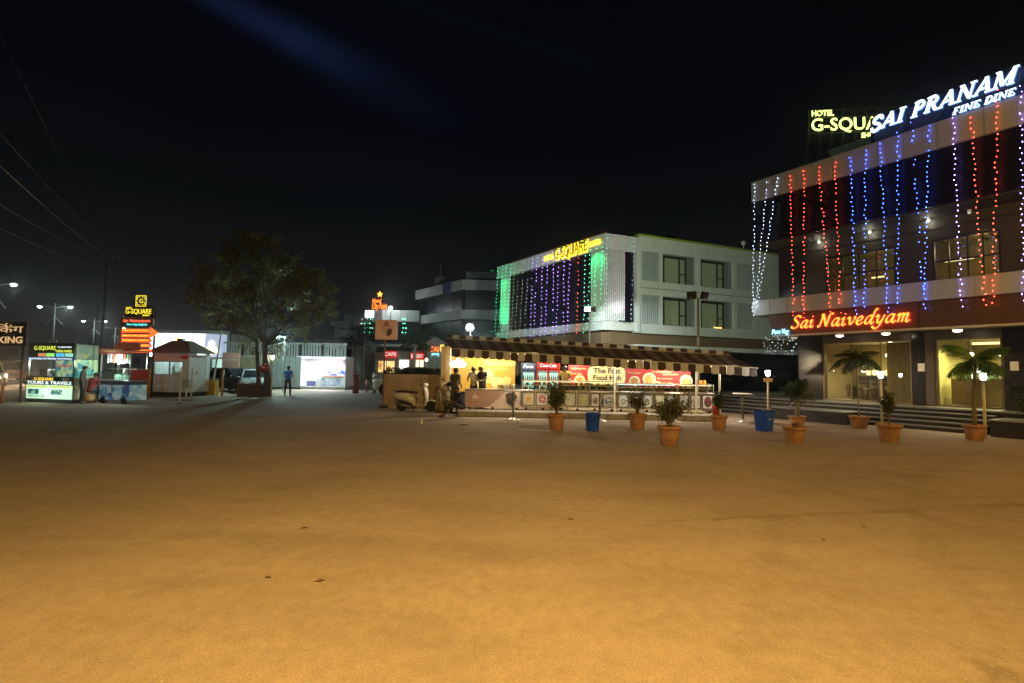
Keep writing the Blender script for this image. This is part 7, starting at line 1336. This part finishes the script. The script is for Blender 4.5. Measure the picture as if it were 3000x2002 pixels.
seat=dict(pelvis=(0,0,.14),waist=(0,-.04,.28),chest=(0,-.12,.50),neck=(0,-.17,.65),headb=(0,-.21,.72),headt=(0,-.23,.80),hiL=(.09,-.04,.13),hiR=(-.09,-.04,.13),shL=(.17,-.13,.60),shR=(-.17,-.13,.60),elL=(.22,-.22,.38),wrL=(.16,-.42,.34),haL=(.14,-.48,.34),elR=(-.22,-.22,.38),wrR=(-.16,-.42,.34),haR=(-.14,-.48,.34))
lo=dict(seat); lo.update(knL=(.12,-.42,.30),anL=(.12,-.72,-.10),toL=(.12,-.88,-.14),knR=(-.12,-.40,.26),anR=(-.14,-.60,-.10),toR=(-.14,-.76,-.14))
p=SP(XL+.12,.10,0); person('man in a dark blue shirt sitting on the platform kerb',(p[0],p[1],.19),R_(-60),M('navy_shirt',(.014,.018,.035),.8,var=.2),M('charcoal_trousers',(.035,.032,.03),.85,var=.2),lo,1.72,'long')
for u,v,y,l,c,rz,hh in ((1387,1180,2.0,'young vendor in a pale shirt behind the ice cream counter',(.55,.5,.38),-10,1.62),(1412,1180,1.8,'young vendor in a dark shirt looking down behind the ice cream counter',(.02,.02,.022),-40,1.64),(1655,1180,2.1,'vendor in a mustard patterned shirt beside the cola fridge',(.35,.24,.05),-20,1.72)):
    x,_=sq(u,v,y); hd=(.0,-.08,1.5); person(l,SP(x,y,.197),R_(rz),M('vendor_'+l.split()[4],c,.8,var=.25,scale=14),dkt,dict(neck=(0,-.03,1.44),headb=(0,-.08,1.50),headt=(0,-.12,1.57),look=(0,-.85,-.5),elL=(.25,-.05,1.14),wrL=(.18,-.28,1.08),haL=(.16,-.35,1.07),elR=(-.25,-.05,1.14),wrR=(-.18,-.28,1.08),haR=(-.16,-.35,1.07)),hh)
st_=dict(seat); st_.update(knL=(.14,-.44,.16),anL=(.14,-.46,-.28),toL=(.15,-.6,-.33),knR=(-.14,-.44,.16),anR=(-.14,-.46,-.28),toR=(-.15,-.6,-.33))
p=gp(262,1182); t=thing('stool_drum','orange and tan drum used as a stool between kiosk and juice cart','stool',p); MB().lathe([(.16,0),(.17,.02),(.17,.15),(.18,.16),(.17,.17),(.18,.36),(.16,.38),(.001,.38)],18).build('body',M('drum_orange',(.5,.28,.1),.5,var=.2),t,True); MB().lathe([(.185,.02),(.185,.10)],18).build('band',M('drum_dark',(.08,.04,.03),.6),t)
person('man in a dark red shirt sitting on the drum with his back turned',(p[0],p[1],.40),R_(165),M('dark_red_shirt',(.22,.018,.018),.8,var=.15),M('blue_jeans',(.05,.07,.10),.85,var=.2),st_,1.72)
p=gp(226,1184); person('man in dark clothes standing against the tour kiosk side',(p[0]+.1,p[1]+.1,0),R_(120),M('grey_dark_shirt',(.06,.06,.05),.8,var=.2),dkt,dict(headb=(0,-.05,1.5),headt=(0,-.08,1.58)),1.62,'long')
# ================================================================== AIR
m=MB().box(-90,-12,-1.,70,118,17.5); hz=m.mesh('haze',[]); hm=bpy.data.materials.new('night_haze'); hm.use_nodes=True; N=hm.node_tree.nodes; N.clear(); o_=N.new('ShaderNodeOutputMaterial'); pv_=N.new('ShaderNodeVolumePrincipled'); pv_.inputs['Density'].default_value=HAZE; pv_.inputs['Color'].default_value=(.9,.93,.95,1); pv_.inputs['Anisotropy'].default_value=.93; hm.node_tree.links.new(pv_.outputs[0],o_.inputs['Volume'])
if HAZE>0: hz.materials.append(hm); tag(link('haze',hz),kind='stuff')
